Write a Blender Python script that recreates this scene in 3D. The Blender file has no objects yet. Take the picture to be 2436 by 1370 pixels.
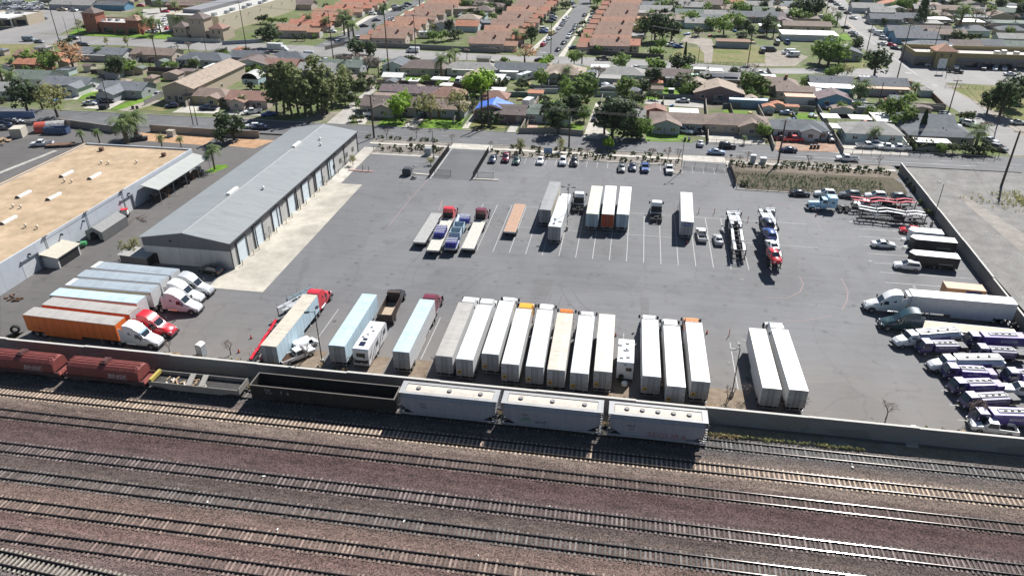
import bpy,math,random
from math import sin,cos,pi,radians as R
from mathutils import Vector,Matrix
random.seed(11)
SC=bpy.context.scene
COL=SC.collection

# ---------------------------------------------------------------- camera, sky, sun, exposure
CAM_H,FPX,PITCH,YAW=66.137,1753.12,R(29.196),R(9.16)
cd=bpy.data.cameras.new("camera");cam=bpy.data.objects.new("camera",cd);COL.objects.link(cam)
cam.location=(0,0,CAM_H);cam.rotation_euler=(pi/2-PITCH,0,YAW)
cd.sensor_width=36;cd.lens=FPX*36/2436;cd.clip_start=1;cd.clip_end=3000
SC.camera=cam
SUN_AZ,SUN_EL=R(66.7),R(45.5)          # azimuth counter-clockwise from +X
W=bpy.data.worlds.new("World");SC.world=W;W.use_nodes=True
nt=W.node_tree;bg=nt.nodes["Background"]
sky=nt.nodes.new("ShaderNodeTexSky");sky.sky_type='NISHITA';sky.sun_disc=False
sky.sun_elevation=SUN_EL;sky.sun_rotation=pi/2-SUN_AZ
sky.altitude=300;sky.air_density=0.9;sky.dust_density=0.3;sky.ozone_density=1.6
nt.links.new(sky.outputs[0],bg.inputs[0]);bg.inputs[1].default_value=0.05
sl=bpy.data.lights.new("sun",'SUN');sl.energy=5.0;sl.angle=R(0.53);sl.color=(1.0,0.98,0.95)
so=bpy.data.objects.new("sun",sl);COL.objects.link(so)
so.rotation_euler=(pi/2-SUN_EL,0,SUN_AZ+pi/2);so.location=(40,100,150)
SC.view_settings.view_transform='Standard';SC.view_settings.look='None'
SC.view_settings.exposure=0.68;SC.view_settings.gamma=1.0
SC.render.engine='CYCLES'
SC.cycles.max_bounces=5;SC.cycles.diffuse_bounces=2;SC.cycles.glossy_bounces=2
SC.cycles.transparent_max_bounces=4;SC.cycles.transmission_bounces=2;SC.cycles.caustics_reflective=False
SC.cycles.caustics_refractive=False;SC.cycles.volume_bounces=0

# ---------------------------------------------------------------- survey: photo pixel -> ground point at height z
def P(px,py,z=0.0):
 x=(px-1218)/FPX;y=-(py-685)/FPX
 cp,sp=cos(PITCH),sin(PITCH)
 d=Vector((x,cp+y*sp,-sp+y*cp))
 d=Matrix.Rotation(YAW,3,'Z') @ d
 t=(z-CAM_H)/d.z
 return Vector((d.x*t,d.y*t,z))
def proj(p):
 q=Matrix.Rotation(-YAW,3,'Z') @ (Vector(p)-Vector((0,0,CAM_H)))
 cp,sp=cos(PITCH),sin(PITCH)
 fw=q.y*cp-q.z*sp;up=q.y*sp+q.z*cp
 return 1218+FPX*q.x/fw,685-FPX*up/fw
SH={'A':(0,0,3.9145),'B':(600,0,3.9145),'C':(1200,0,3.9145),'D':(1816,0,3.9145),
  'E':(0,250,3.9145),'F':(600,250,3.9145),'G':(1200,250,3.9145),'H':(1816,250,3.9145),
  'I':(0,580,3.9145),'J':(600,600,3.9145),'K':(1200,700,3.9145),'L':(1816,650,3.426),
  'M':(0,900,2.9146),'N':(800,900,2.9146),'O':(1616,900,2.9146),'Z':(0,0,1.0)}
def Q(s,x,y,z=0.0):                      # same, from a survey sheet (enlargement) of the photo
 a=SH[s];return P(a[0]+x/a[2],a[1]+y/a[2],z)

# ---------------------------------------------------------------- materials
MATS={}
def lin(c):
 return tuple(((v/12.92) if v <= .04045 else ((v+.055)/1.055)**2.4) for v in c)
def newmat(name):
 m=bpy.data.materials.new(name);m.use_nodes=True
 return m,m.node_tree,m.node_tree.nodes["Principled BSDF"]
def N(nt,t,**kw):
 n=nt.nodes.new(t)
 for k,v in kw.items():setattr(n,k,v)
 return n
def noise(nt,scale,detail=3,rough=.6,coord=None,dist=0.0):
 n=N(nt,"ShaderNodeTexNoise");n.inputs["Scale"].default_value=scale;n.inputs["Detail"].default_value=detail
 n.inputs["Roughness"].default_value=rough;n.inputs["Distortion"].default_value=dist
 if coord is not None:nt.links.new(coord,n.inputs["Vector"])
 return n
def ramp(nt,src,stops,interp='LINEAR'):
 r=N(nt,"ShaderNodeValToRGB");r.color_ramp.interpolation=interp
 e=r.color_ramp.elements
 while len(e)<len(stops):e.new(.5)
 for el,(p,c) in zip(e,stops):el.position=p;el.color=(*c,1) if len(c)==3 else c
 nt.links.new(src,r.inputs[0]);return r
def mixc(nt,fac,a,b,mode='MIX'):
 m=N(nt,"ShaderNodeMix",data_type='RGBA',blend_type=mode)
 for sock,v in ((m.inputs[0],fac),(m.inputs[6],a),(m.inputs[7],b)):
  if isinstance(v,(int,float)):sock.default_value=v
  elif isinstance(v,tuple):sock.default_value=(*v,1)
  else:nt.links.new(v,sock)
 return m.outputs[2]
def bump(nt,bs,h,strength=.3,dist=.05):
 b=N(nt,"ShaderNodeBump");b.inputs["Strength"].default_value=strength;b.inputs["Distance"].default_value=dist
 nt.links.new(h,b.inputs["Height"]);nt.links.new(b.outputs[0],bs.inputs["Normal"])
def flat(name,col,rough=.6,metal=0.0,var=.12,scale=1.5,coat=0.0,spec=.5):
 """simple surface: base colour with soft uneven wear"""
 if name in MATS:return MATS[name]
 m,nt,bs=newmat(name)
 geo=N(nt,"ShaderNodeTexCoord");n=noise(nt,scale,4,.65,geo.outputs["Object"])
 a=tuple(c*(1-var) for c in col);b=tuple(min(1,c*(1+var*.6)) for c in col)
 r=ramp(nt,n.outputs[0],[(.3,a),(.7,b)])
 nt.links.new(r.outputs[0],bs.inputs["Base Color"])
 bs.inputs["Roughness"].default_value=rough;bs.inputs["Metallic"].default_value=metal
 bs.inputs["Specular IOR Level"].default_value=spec
 if coat:bs.inputs["Coat Weight"].default_value=coat;bs.inputs["Coat Roughness"].default_value=.08
 MATS[name]=m;return m
def paint(name,col):
 return flat("paint "+name,col,.38,0,.06,.8,.6)

# ---------------------------------------------------------------- mesh building
PROTO=[False]
KIDS={}
def link(o):
 if not PROTO[0]:COL.objects.link(o)
 return o
def setpar(o,parent):
 if parent is not None:
  o.parent=parent;KIDS.setdefault(parent.name,[]).append(o)
class MB:
 def __init__(s):s.v=[];s.f=[];s.m=[]
 def add(s,vs,fs,mi=0):
  b=len(s.v);s.v += [tuple(v) for v in vs];s.f += [tuple(b+i for i in f) for f in fs];s.m += [mi]*len(fs);return s
 def box(s,x0,x1,y0,y1,z0,z1,mi=0):
  return s.add([(x0,y0,z0),(x1,y0,z0),(x1,y1,z0),(x0,y1,z0),(x0,y0,z1),(x1,y0,z1),(x1,y1,z1),(x0,y1,z1)],
      [(0,3,2,1),(4,5,6,7),(0,1,5,4),(1,2,6,5),(2,3,7,6),(3,0,4,7)],mi)
 def obox(s,c,sx,sy,sz,rz=0,mi=0,rx=0,ry=0):
  M=Matrix.Translation(Vector(c)) @ Matrix.Rotation(rz,4,'Z') @ Matrix.Rotation(ry,4,'Y') @ Matrix.Rotation(rx,4,'X')
  vs=[M @ Vector((a*sx/2,b*sy/2,d*sz/2)) for d in (-1,1) for a,b in ((-1,-1),(1,-1),(1,1),(-1,1))]
  return s.add(vs,[(0,3,2,1),(4,5,6,7),(0,1,5,4),(1,2,6,5),(2,3,7,6),(3,0,4,7)],mi)
 def quad(s,a,b,c,d,mi=0):return s.add([a,b,c,d],[(0,1,2,3)],mi)
 def poly(s,pts,mi=0):return s.add(pts,[tuple(range(len(pts)))],mi)
 def tube(s,p0,p1,r0,r1=None,n=8,mi=0,caps=True):
  r1=r0 if r1 is None else r1
  p0=Vector(p0);p1=Vector(p1);d=(p1-p0).normalized()
  a=d.orthogonal().normalized();b=d.cross(a)
  vs=[p+(a*cos(2*pi*i/n)+b*sin(2*pi*i/n))*r for p,r in ((p0,r0),(p1,r1)) for i in range(n)]
  fs=[(i,(i+1) % n,n+(i+1) % n,n+i) for i in range(n)]
  if caps:fs += [tuple(range(n-1,-1,-1)),tuple(range(n,2*n))]
  return s.add(vs,fs,mi)
 def path(s,pts,r,n=5,mi=0):
  for a,b in zip(pts,pts[1:]):s.tube(a,b,r,r,n,mi)
  return s
 def loft(s,rings,mi=0,caps=True,closed=True):
  n=len(rings[0]);vs=[v for r in rings for v in r];fs=[]
  for k in range(len(rings)-1):
   for i in range(n if closed else n-1):
    j=(i+1) % n
    fs.append((k*n+i,k*n+j,(k+1)*n+j,(k+1)*n+i))
  if caps:fs += [tuple(range(n-1,-1,-1)),tuple((len(rings)-1)*n+i for i in range(n))]
  return s.add(vs,fs,mi)
 def prism(s,prof,y0,y1,mi=0):       # profile in XZ, extruded along Y
  n=len(prof);vs=[(x,y0,z) for x,z in prof]+[(x,y1,z) for x,z in prof]
  fs=[(i,(i+1) % n,n+(i+1) % n,n+i) for i in range(n)]+[tuple(range(n-1,-1,-1)),tuple(range(n,2*n))]
  return s.add(vs,fs,mi)
 def prismx(s,prof,x0,x1,mi=0):      # profile in YZ, extruded along X
  n=len(prof);vs=[(x0,y,z) for y,z in prof]+[(x1,y,z) for y,z in prof]
  fs=[(i,(i+1) % n,n+(i+1) % n,n+i) for i in range(n)]+[tuple(range(n-1,-1,-1)),tuple(range(n,2*n))]
  return s.add(vs,fs,mi)
 def extrude(s,pts,z0,z1,mi=0):      # outline in XY raised from z0 to z1
  n=len(pts);vs=[(p[0],p[1],z0) for p in pts]+[(p[0],p[1],z1) for p in pts]
  return s.add(vs,[(i,(i+1) % n,n+(i+1) % n,n+i) for i in range(n)]+[tuple(range(n-1,-1,-1)),tuple(range(n,2*n))],mi)
 def ball(s,c,rx,ry=None,rz=None,mi=0,seg=10,rings=6):
  ry=rx if ry is None else ry;rz=rx if rz is None else rz
  rr=[]
  for k in range(1,rings):
   th=pi*k/rings
   rr.append([(c[0]+rx*sin(th)*cos(2*pi*i/seg),c[1]+ry*sin(th)*sin(2*pi*i/seg),c[2]+rz*cos(th)) for i in range(seg)])
  return s.loft(rr[::-1],mi)
 def build(s,name,mats,parent=None,smooth=False,loc=None,fix=False):
  me=bpy.data.meshes.new(name);me.from_pydata(s.v,[],s.f);me.update()
  mats=mats if isinstance(mats,(list,tuple)) else [mats]
  for m in mats:me.materials.append(m)
  me.polygons.foreach_set("material_index",s.m)
  if smooth:
   me.polygons.foreach_set("use_smooth",[True]*len(s.f))
  if fix:
   import bmesh
   bm=bmesh.new();bm.from_mesh(me);bmesh.ops.recalc_face_normals(bm,faces=bm.faces);bm.to_mesh(me);bm.free()
  o=bpy.data.objects.new(name,me);link(o);setpar(o,parent)
  if loc is not None:o.location=loc
  return o
def bevel(o,w,seg=2):
 b=o.modifiers.new("bevel",'BEVEL');b.width=w;b.segments=seg;b.limit_method='ANGLE';b.angle_limit=R(35);return o
REG=[]
def tag(o,label,cat,group=None,kind=None):
 o["label"]=label;o["category"]=cat
 if group:o["group"]=group
 if kind:o["kind"]=kind
 REG.append(o);return o
def root(name,loc=(0,0,0),rz=0.0,label=None,cat=None,group=None,kind=None):
 o=bpy.data.objects.new(name,None);o.empty_display_size=.2;link(o)
 o.location=loc;o.rotation_euler=(0,0,rz)
 if label:tag(o,label,cat,group,kind)
 return o
def setting(o):o["kind"]="structure";return o
def clone(o,parent=None,swap=None):
 c=o.copy();COL.objects.link(c)
 if parent is not None:c.parent=parent;KIDS.setdefault(parent.name,[]).append(c)
 if swap and o.data:
  for i,sl_ in enumerate(o.material_slots):
   if sl_.material and sl_.material.name in swap:
    c.material_slots[i].link='OBJECT';c.material_slots[i].material=swap[sl_.material.name]
 for k in KIDS.get(o.name,[]):clone(k,c,swap)
 return c
def spawn(proto,loc,rz,label,cat,group=None,swap=None,scale=None):
 c=clone(proto,None,swap);c.location=loc;c.rotation_euler=(0,0,rz)
 if scale:c.scale=scale if isinstance(scale,(tuple,Vector)) else (scale,)*3
 return tag(c,label,cat,group)
class proto:
 def __enter__(s):s.o=PROTO[0];PROTO[0]=True
 def __exit__(s,*a):PROTO[0]=s.o
TXT={}
def text_mesh(word,size,depth=.006):
 k=(word,size)
 if k not in TXT:
  c=bpy.data.curves.new("lettering",'FONT');c.body=word;c.size=size;c.extrude=depth
  c.align_x='CENTER';c.align_y='CENTER';c.resolution_u=2;c.offset=size*.012
  t=bpy.data.objects.new("lettering",c);COL.objects.link(t)
  TXT[k]=bpy.data.meshes.new_from_object(t.evaluated_get(bpy.context.evaluated_depsgraph_get()))
  COL.objects.unlink(t);bpy.data.objects.remove(t)
 return TXT[k]
def lettering(word,size,material,parent,loc,rot,name="lettering",sx=1.0):
 me=text_mesh(word,size).copy();me.materials.clear();me.materials.append(material)
 o=bpy.data.objects.new(name,me);link(o);setpar(o,parent);o.location=loc;o.rotation_euler=rot;o.scale=(sx,1,1)
 return o
# ---------------------------------------------------------------- surface materials
def surf(name,a,b,big=.02,mid=.35,fine=6.0,rough=.9,bumpd=.0,c=None,speck=.25):
 """ground surface: two tones by large patches, mid mottling and fine grain"""
 if name in MATS:return MATS[name]
 m,nt,bs=newmat(name);g=N(nt,"ShaderNodeNewGeometry").outputs["Position"]
 n1=noise(nt,big,5,.6,g,.6);n2=noise(nt,mid,4,.7,g);n3=noise(nt,fine,2,.6,g)
 r1=ramp(nt,n1.outputs[0],[(.38,a),(.62,b)] if c is None else [(.3,a),(.5,b),(.68,c)])
 r2=ramp(nt,n2.outputs[0],[(.3,(.72,)*3),(.7,(1.15,)*3)])
 r3=ramp(nt,n3.outputs[0],[(.3,(1-speck,)*3),(.7,(1+speck,)*3)])
 o=mixc(nt,1.0,r1.outputs[0],r2.outputs[0],'MULTIPLY');o=mixc(nt,1.0,o,r3.outputs[0],'MULTIPLY')
 nt.links.new(o,bs.inputs["Base Color"]);bs.inputs["Roughness"].default_value=rough
 bs.inputs["Specular IOR Level"].default_value=.25
 if bumpd:bump(nt,bs,n3.outputs[0],.6,bumpd)
 MATS[name]=m;return m
def asphalt(name,base,stain=.5,lot=False):
 if name in MATS:return MATS[name]
 m,nt,bs=newmat(name);g=N(nt,"ShaderNodeNewGeometry").outputs["Position"]
 a=tuple(v*.86 for v in base);b=tuple(v*1.1 for v in base)
 mp=N(nt,"ShaderNodeMapping");mp.inputs["Scale"].default_value=(1,.45,1);nt.links.new(g,mp.inputs[0])
 n1=noise(nt,.045,6,.62,mp.outputs[0],1.2);r1=ramp(nt,n1.outputs[0],[(.36,a),(.64,b)])
 n2=noise(nt,9,2,.7,g);r2=ramp(nt,n2.outputs[0],[(.3,(.9,)*3),(.7,(1.1,)*3)])
 o=mixc(nt,1,r1.outputs[0],r2.outputs[0],'MULTIPLY')
 n3=noise(nt,.22,5,.75,g,.4);r3=ramp(nt,n3.outputs[0],[(.56,(1,)*3),(.74,(1-stain*.42,)*3)])
 o=mixc(nt,1,o,r3.outputs[0],'MULTIPLY')
 # tyre wear and drag streaks running along the aisles, oil spots
 mp2=N(nt,"ShaderNodeMapping");mp2.inputs["Scale"].default_value=(.035,.9,1);nt.links.new(g,mp2.inputs[0])
 n4=noise(nt,1.0,4,.6,mp2.outputs[0],.3);r4=ramp(nt,n4.outputs[0],[(.35,(.93,)*3),(.68,(1.06,)*3)])
 o=mixc(nt,1,o,r4.outputs[0],'MULTIPLY')
 v=N(nt,"ShaderNodeTexVoronoi");v.inputs["Scale"].default_value=.28;nt.links.new(g,v.inputs["Vector"])
 r5=ramp(nt,v.outputs["Distance"],[(.04,(.42,)*3),(.17,(1,)*3)]);o=mixc(nt,stain*.8,o,mixc(nt,1,o,r5.outputs[0],'MULTIPLY'))
 if lot:      # dust carried in from the bark strip, tar sealed cracks, a few lighter patches
  sx=N(nt,"ShaderNodeSeparateXYZ");nt.links.new(g,sx.inputs[0]);nd=noise(nt,.12,5,.7,g,.8)
  md=N(nt,"ShaderNodeMath",operation='MULTIPLY_ADD');md.inputs[1].default_value=34;nt.links.new(nd.outputs[0],md.inputs[0]);nt.links.new(sx.outputs[1],md.inputs[2])
  mr=N(nt,"ShaderNodeMapRange");mr.inputs[1].default_value=106;mr.inputs[2].default_value=126;mr.inputs[3].default_value=.5;mr.inputs[4].default_value=0;nt.links.new(md.outputs[0],mr.inputs[0])
  o=mixc(nt,mr.outputs[0],o,(.185,.16,.135))
  wv=noise(nt,.3,3,.6,g);ax=N(nt,"ShaderNodeVectorMath",operation='MULTIPLY_ADD');nt.links.new(wv.outputs["Color"],ax.inputs[0]);ax.inputs[1].default_value=(4,4,0);nt.links.new(g,ax.inputs[2])
  vc=N(nt,"ShaderNodeTexVoronoi",feature='DISTANCE_TO_EDGE');vc.inputs["Scale"].default_value=.055;nt.links.new(ax.outputs[0],vc.inputs["Vector"])
  rc=ramp(nt,vc.outputs["Distance"],[(.0,(.88,)*3),(.004,(.90,)*3),(.007,(1,)*3)]);o=mixc(nt,1,o,rc.outputs[0],'MULTIPLY')
  v2=N(nt,"ShaderNodeTexVoronoi");v2.inputs["Scale"].default_value=.05;nt.links.new(g,v2.inputs["Vector"]);b2=N(nt,"ShaderNodeRGBToBW");nt.links.new(v2.outputs["Color"],b2.inputs[0])
  rp=ramp(nt,b2.outputs[0],[(.3,(.96,)*3),(.7,(1.05,)*3)]);o=mixc(nt,1,o,rp.outputs[0],'MULTIPLY')
 nt.links.new(o,bs.inputs["Base Color"]);bs.inputs["Roughness"].default_value=.82;bs.inputs["Specular IOR Level"].default_value=.35
 bump(nt,bs,n2.outputs[0],.25,.01)
 MATS[name]=m;return m
M_LOT=asphalt("lot asphalt",(.150,.150,.154),.7,True)
M_LOT2=asphalt("old yard asphalt",(.115,.108,.103),.8)
M_ROAD=asphalt("street asphalt",(.122,.122,.126),.3)
M_ROAD2=asphalt("sun bleached asphalt",(.235,.225,.215),.25)
M_DRIVE=asphalt("driveway asphalt",(.105,.108,.112),.3)
M_CONC=surf("concrete",(.44,.41,.36),(.53,.50,.44),.05,.5,8,.85)
M_CONC2=surf("grey concrete",(.36,.34,.31),(.43,.41,.37),.05,.5,8,.85)
M_APRON=surf("loading apron concrete",(.40,.37,.315),(.50,.46,.39),.06,.25,8,.85,0,None,.1)
M_DIRT=surf("bare dirt",(.27,.235,.195),(.335,.30,.255),.03,.3,5,.95,.03)
M_MULCH=surf("brown mulch",(.19,.145,.105),(.25,.20,.15),.2,1.2,6,.95,.05)
M_BASIN=surf("basin soil",(.115,.094,.07),(.10,.085,.058),.1,.8,5,.95,.05,(.085,.075,.045))
M_FIELD=surf("field dirt",(.245,.235,.22),(.21,.20,.188),.03,.25,4,.95,.03)
M_ROCK=surf("rock mulch",(.20,.175,.15),(.29,.265,.235),.3,2.2,5,.95,.08,None,.5)
M_GRASS=surf("green lawn",(.085,.185,.014),(.155,.25,.028),.12,.6,7,.95,.04,None,.4)
M_GRASS2=surf("dry lawn",(.13,.155,.04),(.215,.19,.09),.12,.6,7,.95,.04,None,.4)
M_YARD=surf("yard ground",(.17,.145,.11),(.105,.14,.04),.06,.3,4,.95,.03,(.235,.205,.165),.3)
M_ORANGE=surf("orange gravel pad",(.41,.245,.14),(.45,.285,.175),.1,.6,6,.95,.03)
M_WHITE=flat("white road paint",(.40,.395,.385),.7,0,.3,3)
M_REDL=flat("faded red paint",(.29,.20,.19),.8,0,.18,3)
M_YEL=flat("yellow road paint",(.62,.40,.05),.7,0,.2,3)
LIFT=[0];NOGO=[]
def inside(x,y,pts):
 c=False;j=len(pts)-1
 for i in range(len(pts)):
  (xi,yi),(xj,yj)=(pts[i][0],pts[i][1]),(pts[j][0],pts[j][1])
  if (yi>y) != (yj>y) and x<(xj-xi)*(y-yi)/(yj-yi)+xi:c=not c
  j=i
 return c
def clear(x,y,m=3.5):
 return not any(inside(x+a,y+b,p) for p in NOGO for a,b in ((0,0),(m,0),(-m,0),(0,m),(0,-m)))
def fix_mesh2(o):
 if o.data.polygons[0].normal.z<0:o.data.flip_normals()
 return o
def sheet(name,pts,z,m,kind=True):
 if name in ('lawn','driveway','forecourt','dirt_lot'):LIFT[0] += 1;z += (LIFT[0] % 23)*.0023
 if name in ('street','forecourt','alley','driveway'):NOGO.append(pts)
 b=MB();b.poly([(p[0],p[1],z) for p in pts]);o=b.build(name,m)
 if o.data.polygons[0].normal.z<0:o.data.flip_normals()
 return setting(o) if kind else o
def rect(name,x0,x1,y0,y1,z,m):return sheet(name,[(x0,y0),(x1,y0),(x1,y1),(x0,y1)],z,m)
def sh(s,*xy):return [Q(s,xy[i],xy[i+1]) for i in range(0,len(xy),2)]

sheet("ground",[(-900,-60),(900,-60),(900,1400),(-900,1400)],-.70,M_YARD)
rect("yard_ground",-460,320,209,900,-.02,M_YARD)
# railway ballast: coloured bands along the tracks, gravel grain, low mounds
def ballast_mat():
 m,nt,bs=newmat("railway ballast");g=N(nt,"ShaderNodeNewGeometry").outputs["Position"]
 sx=N(nt,"ShaderNodeSeparateXYZ");nt.links.new(g,sx.inputs[0])
 mp=N(nt,"ShaderNodeMapping");mp.inputs["Scale"].default_value=(.05,.5,1);nt.links.new(g,mp.inputs[0])
 nb=noise(nt,1.0,5,.6,mp.outputs[0],.5)
 ma=N(nt,"ShaderNodeMath",operation='MULTIPLY_ADD');nt.links.new(nb.outputs[0],ma.inputs[0]);ma.inputs[1].default_value=5.0
 nt.links.new(sx.outputs[1],ma.inputs[2])
 mr=N(nt,"ShaderNodeMapRange");mr.inputs[1].default_value=42+2.5;mr.inputs[2].default_value=84+2.5;nt.links.new(ma.outputs[0],mr.inputs[0])
 def y(v):return (v-42)/42
 r=ramp(nt,mr.outputs[0],[(y(43),(.14,.148,.15)),(y(48),(.15,.12,.112)),(y(53),(.152,.108,.098)),(y(57),(.162,.125,.108)),
  (y(61),(.10,.086,.078)),(y(64.5),(.10,.077,.075)),(y(68),(.092,.063,.062)),(y(71),(.12,.097,.086)),
  (y(72.5),(.19,.162,.138)),(y(76),(.165,.143,.125)),(y(77.6),(.11,.105,.102)),(y(82.5),(.135,.13,.124))])
 mp3=N(nt,"ShaderNodeMapping");mp3.inputs["Scale"].default_value=(.22,1.1,1);nt.links.new(g,mp3.inputs[0]);n2=noise(nt,1.0,6,.72,mp3.outputs[0],.6);r2=ramp(nt,n2.outputs[0],[(.3,(.6,)*3),(.5,(1,)*3),(.72,(1.3,)*3)])
 n3=N(nt,"ShaderNodeTexVoronoi");n3.inputs["Scale"].default_value=7.5;nt.links.new(g,n3.inputs["Vector"])
 bw=N(nt,"ShaderNodeRGBToBW");nt.links.new(n3.outputs["Color"],bw.inputs[0])
 r3=ramp(nt,bw.outputs[0],[(.15,(.42,)*3),(.85,(1.6,)*3)])
 o=mixc(nt,1,r.outputs[0],r2.outputs[0],'MULTIPLY');o=mixc(nt,1,o,r3.outputs[0],'MULTIPLY');o=mixc(nt,1,o,(.84,.76,.735),'MULTIPLY')
 nt.links.new(o,bs.inputs["Base Color"]);bs.inputs["Roughness"].default_value=.95;bs.inputs["Specular IOR Level"].default_value=.2
 bump(nt,bs,n3.outputs["Distance"],.8,.06)
 return m
M_BALLAST=ballast_mat()
TRK=[("grey",79.92,78.42),("tan",75.05,73.55),("brown",70.55,69.0),("plum",64.2,62.7),("dark",59.75,58.25),("sandy",55.25,53.75),("ruddy",51.0,49.5)]
def ballast():
 x0,x1,y0,y1,nx,ny=-140,120,20,82.6,260,190
 rr=random.Random(3);vs=[];fs=[]
 for j in range(ny+1):
  Y=y0+(y1-y0)*j/ny
  d=min(abs(Y-(a+b)/2) for _,a,b in TRK)
  h=-.14-.13*max(0,min(1,(d-1.5)/1.3)) if d>1.5 else-.14
  for i in range(nx+1):
   X=x0+(x1-x0)*i/nx
   w=.05*sin(X*.31+Y*1.7)*sin(Y*2.1+X*.07)+rr.uniform(-.025,.025)
   vs.append((X,Y,h+(w if d>1.5 else w*.35)))
 for j in range(ny):
  for i in range(nx):
   a=j*(nx+1)+i;fs.append((a,a+1,a+nx+2,a+nx+1))
 b=MB();b.add(vs,fs);setting(b.build("ballast",M_BALLAST,smooth=True))
ballast()

# ---------------------------------------------------------------- railway tracks
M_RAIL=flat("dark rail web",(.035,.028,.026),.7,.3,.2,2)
M_RTOP=flat("worn rail head",(.105,.095,.09),.17,.85,.15,2)
TIES={"tan":(.44,.34,.25),"grey":(.15,.15,.145),"brown":(.12,.09,.078),"plum":(.175,.145,.133),"dark":(.145,.132,.122),"sandy":(.235,.183,.148),"ruddy":(.205,.15,.128),"pale":(.33,.30,.25)}
def track(kind,yc,x0,x1,rz,label,ox=0.0,seed=0):
 rr=random.Random(seed+5)
 t=root("railway_track",(ox,yc,0),rz,label,"railway track","parallel tracks of the rail yard")
 for s in (-1,1):
  b=MB();Y=s*.755
  b.prismx([(Y-.15,-.12),(Y+.15,-.12),(Y+.14,-.08),(Y+.05,-.065),(Y+.03,.0),(Y+.055,.015),(Y+.055,.06),(Y-.055,.06),(Y-.055,.015),(Y-.03,0),(Y-.05,-.065),(Y-.14,-.08)],x0,x1)  # foot over-wide and dark: tie plates plus the rail's shade built in
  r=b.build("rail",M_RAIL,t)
  h=MB();h.box(x0,x1,Y-.036,Y+.036,.0605,.065);h.build("rail_head",M_RTOP,r)
 col=TIES[kind];sp=.61 if kind in ("tan","pale") else .56
 ms=[flat("%s tie %d" % (kind,k),tuple(c*f for c in col),.9,0,.3,3) for k,f in enumerate((1.0,.72,1.35,.58))]
 n=int((x1-x0)/sp);near=sorted(range(n),key=lambda i:abs(x0+i*sp+ox))
 wide=1.28
 meshes=[]
 for k,m in enumerate(ms):
  with proto():
   b=MB()
   if kind in ("tan","pale"):b.prism([(-.14,-.22),(.14,-.22),(.11,-.105),(-.11,-.105)],-wide,wide)
   else:b.box(-.125,.125,-wide,wide,-.25,-.085)
   meshes.append(b.build("sleeper",m))
 keep=set(near[:100]);rest=MB()
 wt=(8,1,2,0) if kind in ("tan","pale") else (5,4,3,3)
 for i in range(n):
  X=x0+i*sp+rr.uniform(-.04,.04);k=rr.choices(range(4),wt)[0]
  dz=0 if kind in ("tan","pale") else rr.choice((.01,.02,.03,0,-.02))
  if i in keep:
   o=meshes[k].copy();COL.objects.link(o);o.parent=t;o.location=(X,rr.uniform(-.04,.04),dz);o.rotation_euler=(0,0,rr.uniform(-.02,.02))
  elif abs(X+ox)<125:
   c=rr.uniform(-.04,.04)
   rest.box(X-.115,X+.115,-wide+c,wide+c,-.25,-.085+dz,k)
 ro=rest.build("sleepers",ms,t);ro["kind"]="stuff"
 return t
LBL={"grey":"grey-ballasted railway track under the line of parked freight cars","tan":"railway track with bright tan concrete sleepers beside the freight cars",
 "brown":"railway track of dark brown wooden sleepers below the tan-sleeper track","plum":"railway track with patchy pale and dark sleepers in purplish gravel",
 "dark":"railway track with dark grey-brown sleepers half sunk in gravel","sandy":"railway track with sandy brown sleepers on tan gravel","ruddy":"railway track on reddish gravel nearest the bottom edge"}
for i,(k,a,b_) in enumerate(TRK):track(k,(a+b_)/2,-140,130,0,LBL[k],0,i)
p0,p1=Q('M',0,1190),Q('M',830,1368);q0=Q('M',0,1285)
az=math.atan2(p1.y-p0.y,p1.x-p0.x)
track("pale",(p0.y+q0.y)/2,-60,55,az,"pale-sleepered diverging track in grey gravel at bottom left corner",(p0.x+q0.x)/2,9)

# ---------------------------------------------------------------- yard surfaces
WX0,WX1=69.3,66.3            # right wall line at Y=193 / Y=83.5
def wallx(y):return WX1+(WX0-WX1)*(y-83.5)/109.5
rect("truck_yard",-96.5,69.2,83,197.2,0.0,M_LOT)
sheet("side_yard",sh('I',0,450,370,240)+sh('E',1250,985)+sh('E',1860,730,2400,500)+sh('E',1310,1200)+[P(395,600),(-90.5,113),(-90,96),P(0,805)],.004,M_LOT2)
rect("concrete_apron",-74.2,-63.4,108.1,162.2,.008,M_APRON)
rect("walkway",-72.4,-68.9,162.3,190,.012,M_CONC)
# planting strip of bark along the rail wall
for a_,c_ in ((('J',480,920),('J',700,925)),(('J',1085,980),('J',1285,985)),(('J',1455,1000),('J',1680,1010)),(('K',965,835),('K',1165,835)),(('K',1870,860),('K',2225,885))):rect("bark_strip",Q(*a_).x,Q(*c_).x,83.4,91.7,.004,M_MULCH)
rect("bark_strip",-62,38,83.4,85.4,.006,M_MULCH)
rect("verge",-96,66.8,80.9,83.0,-.10,surf("verge dirt",(.29,.27,.235),(.24,.205,.13),.15,.7,5,.95,.04))
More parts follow.
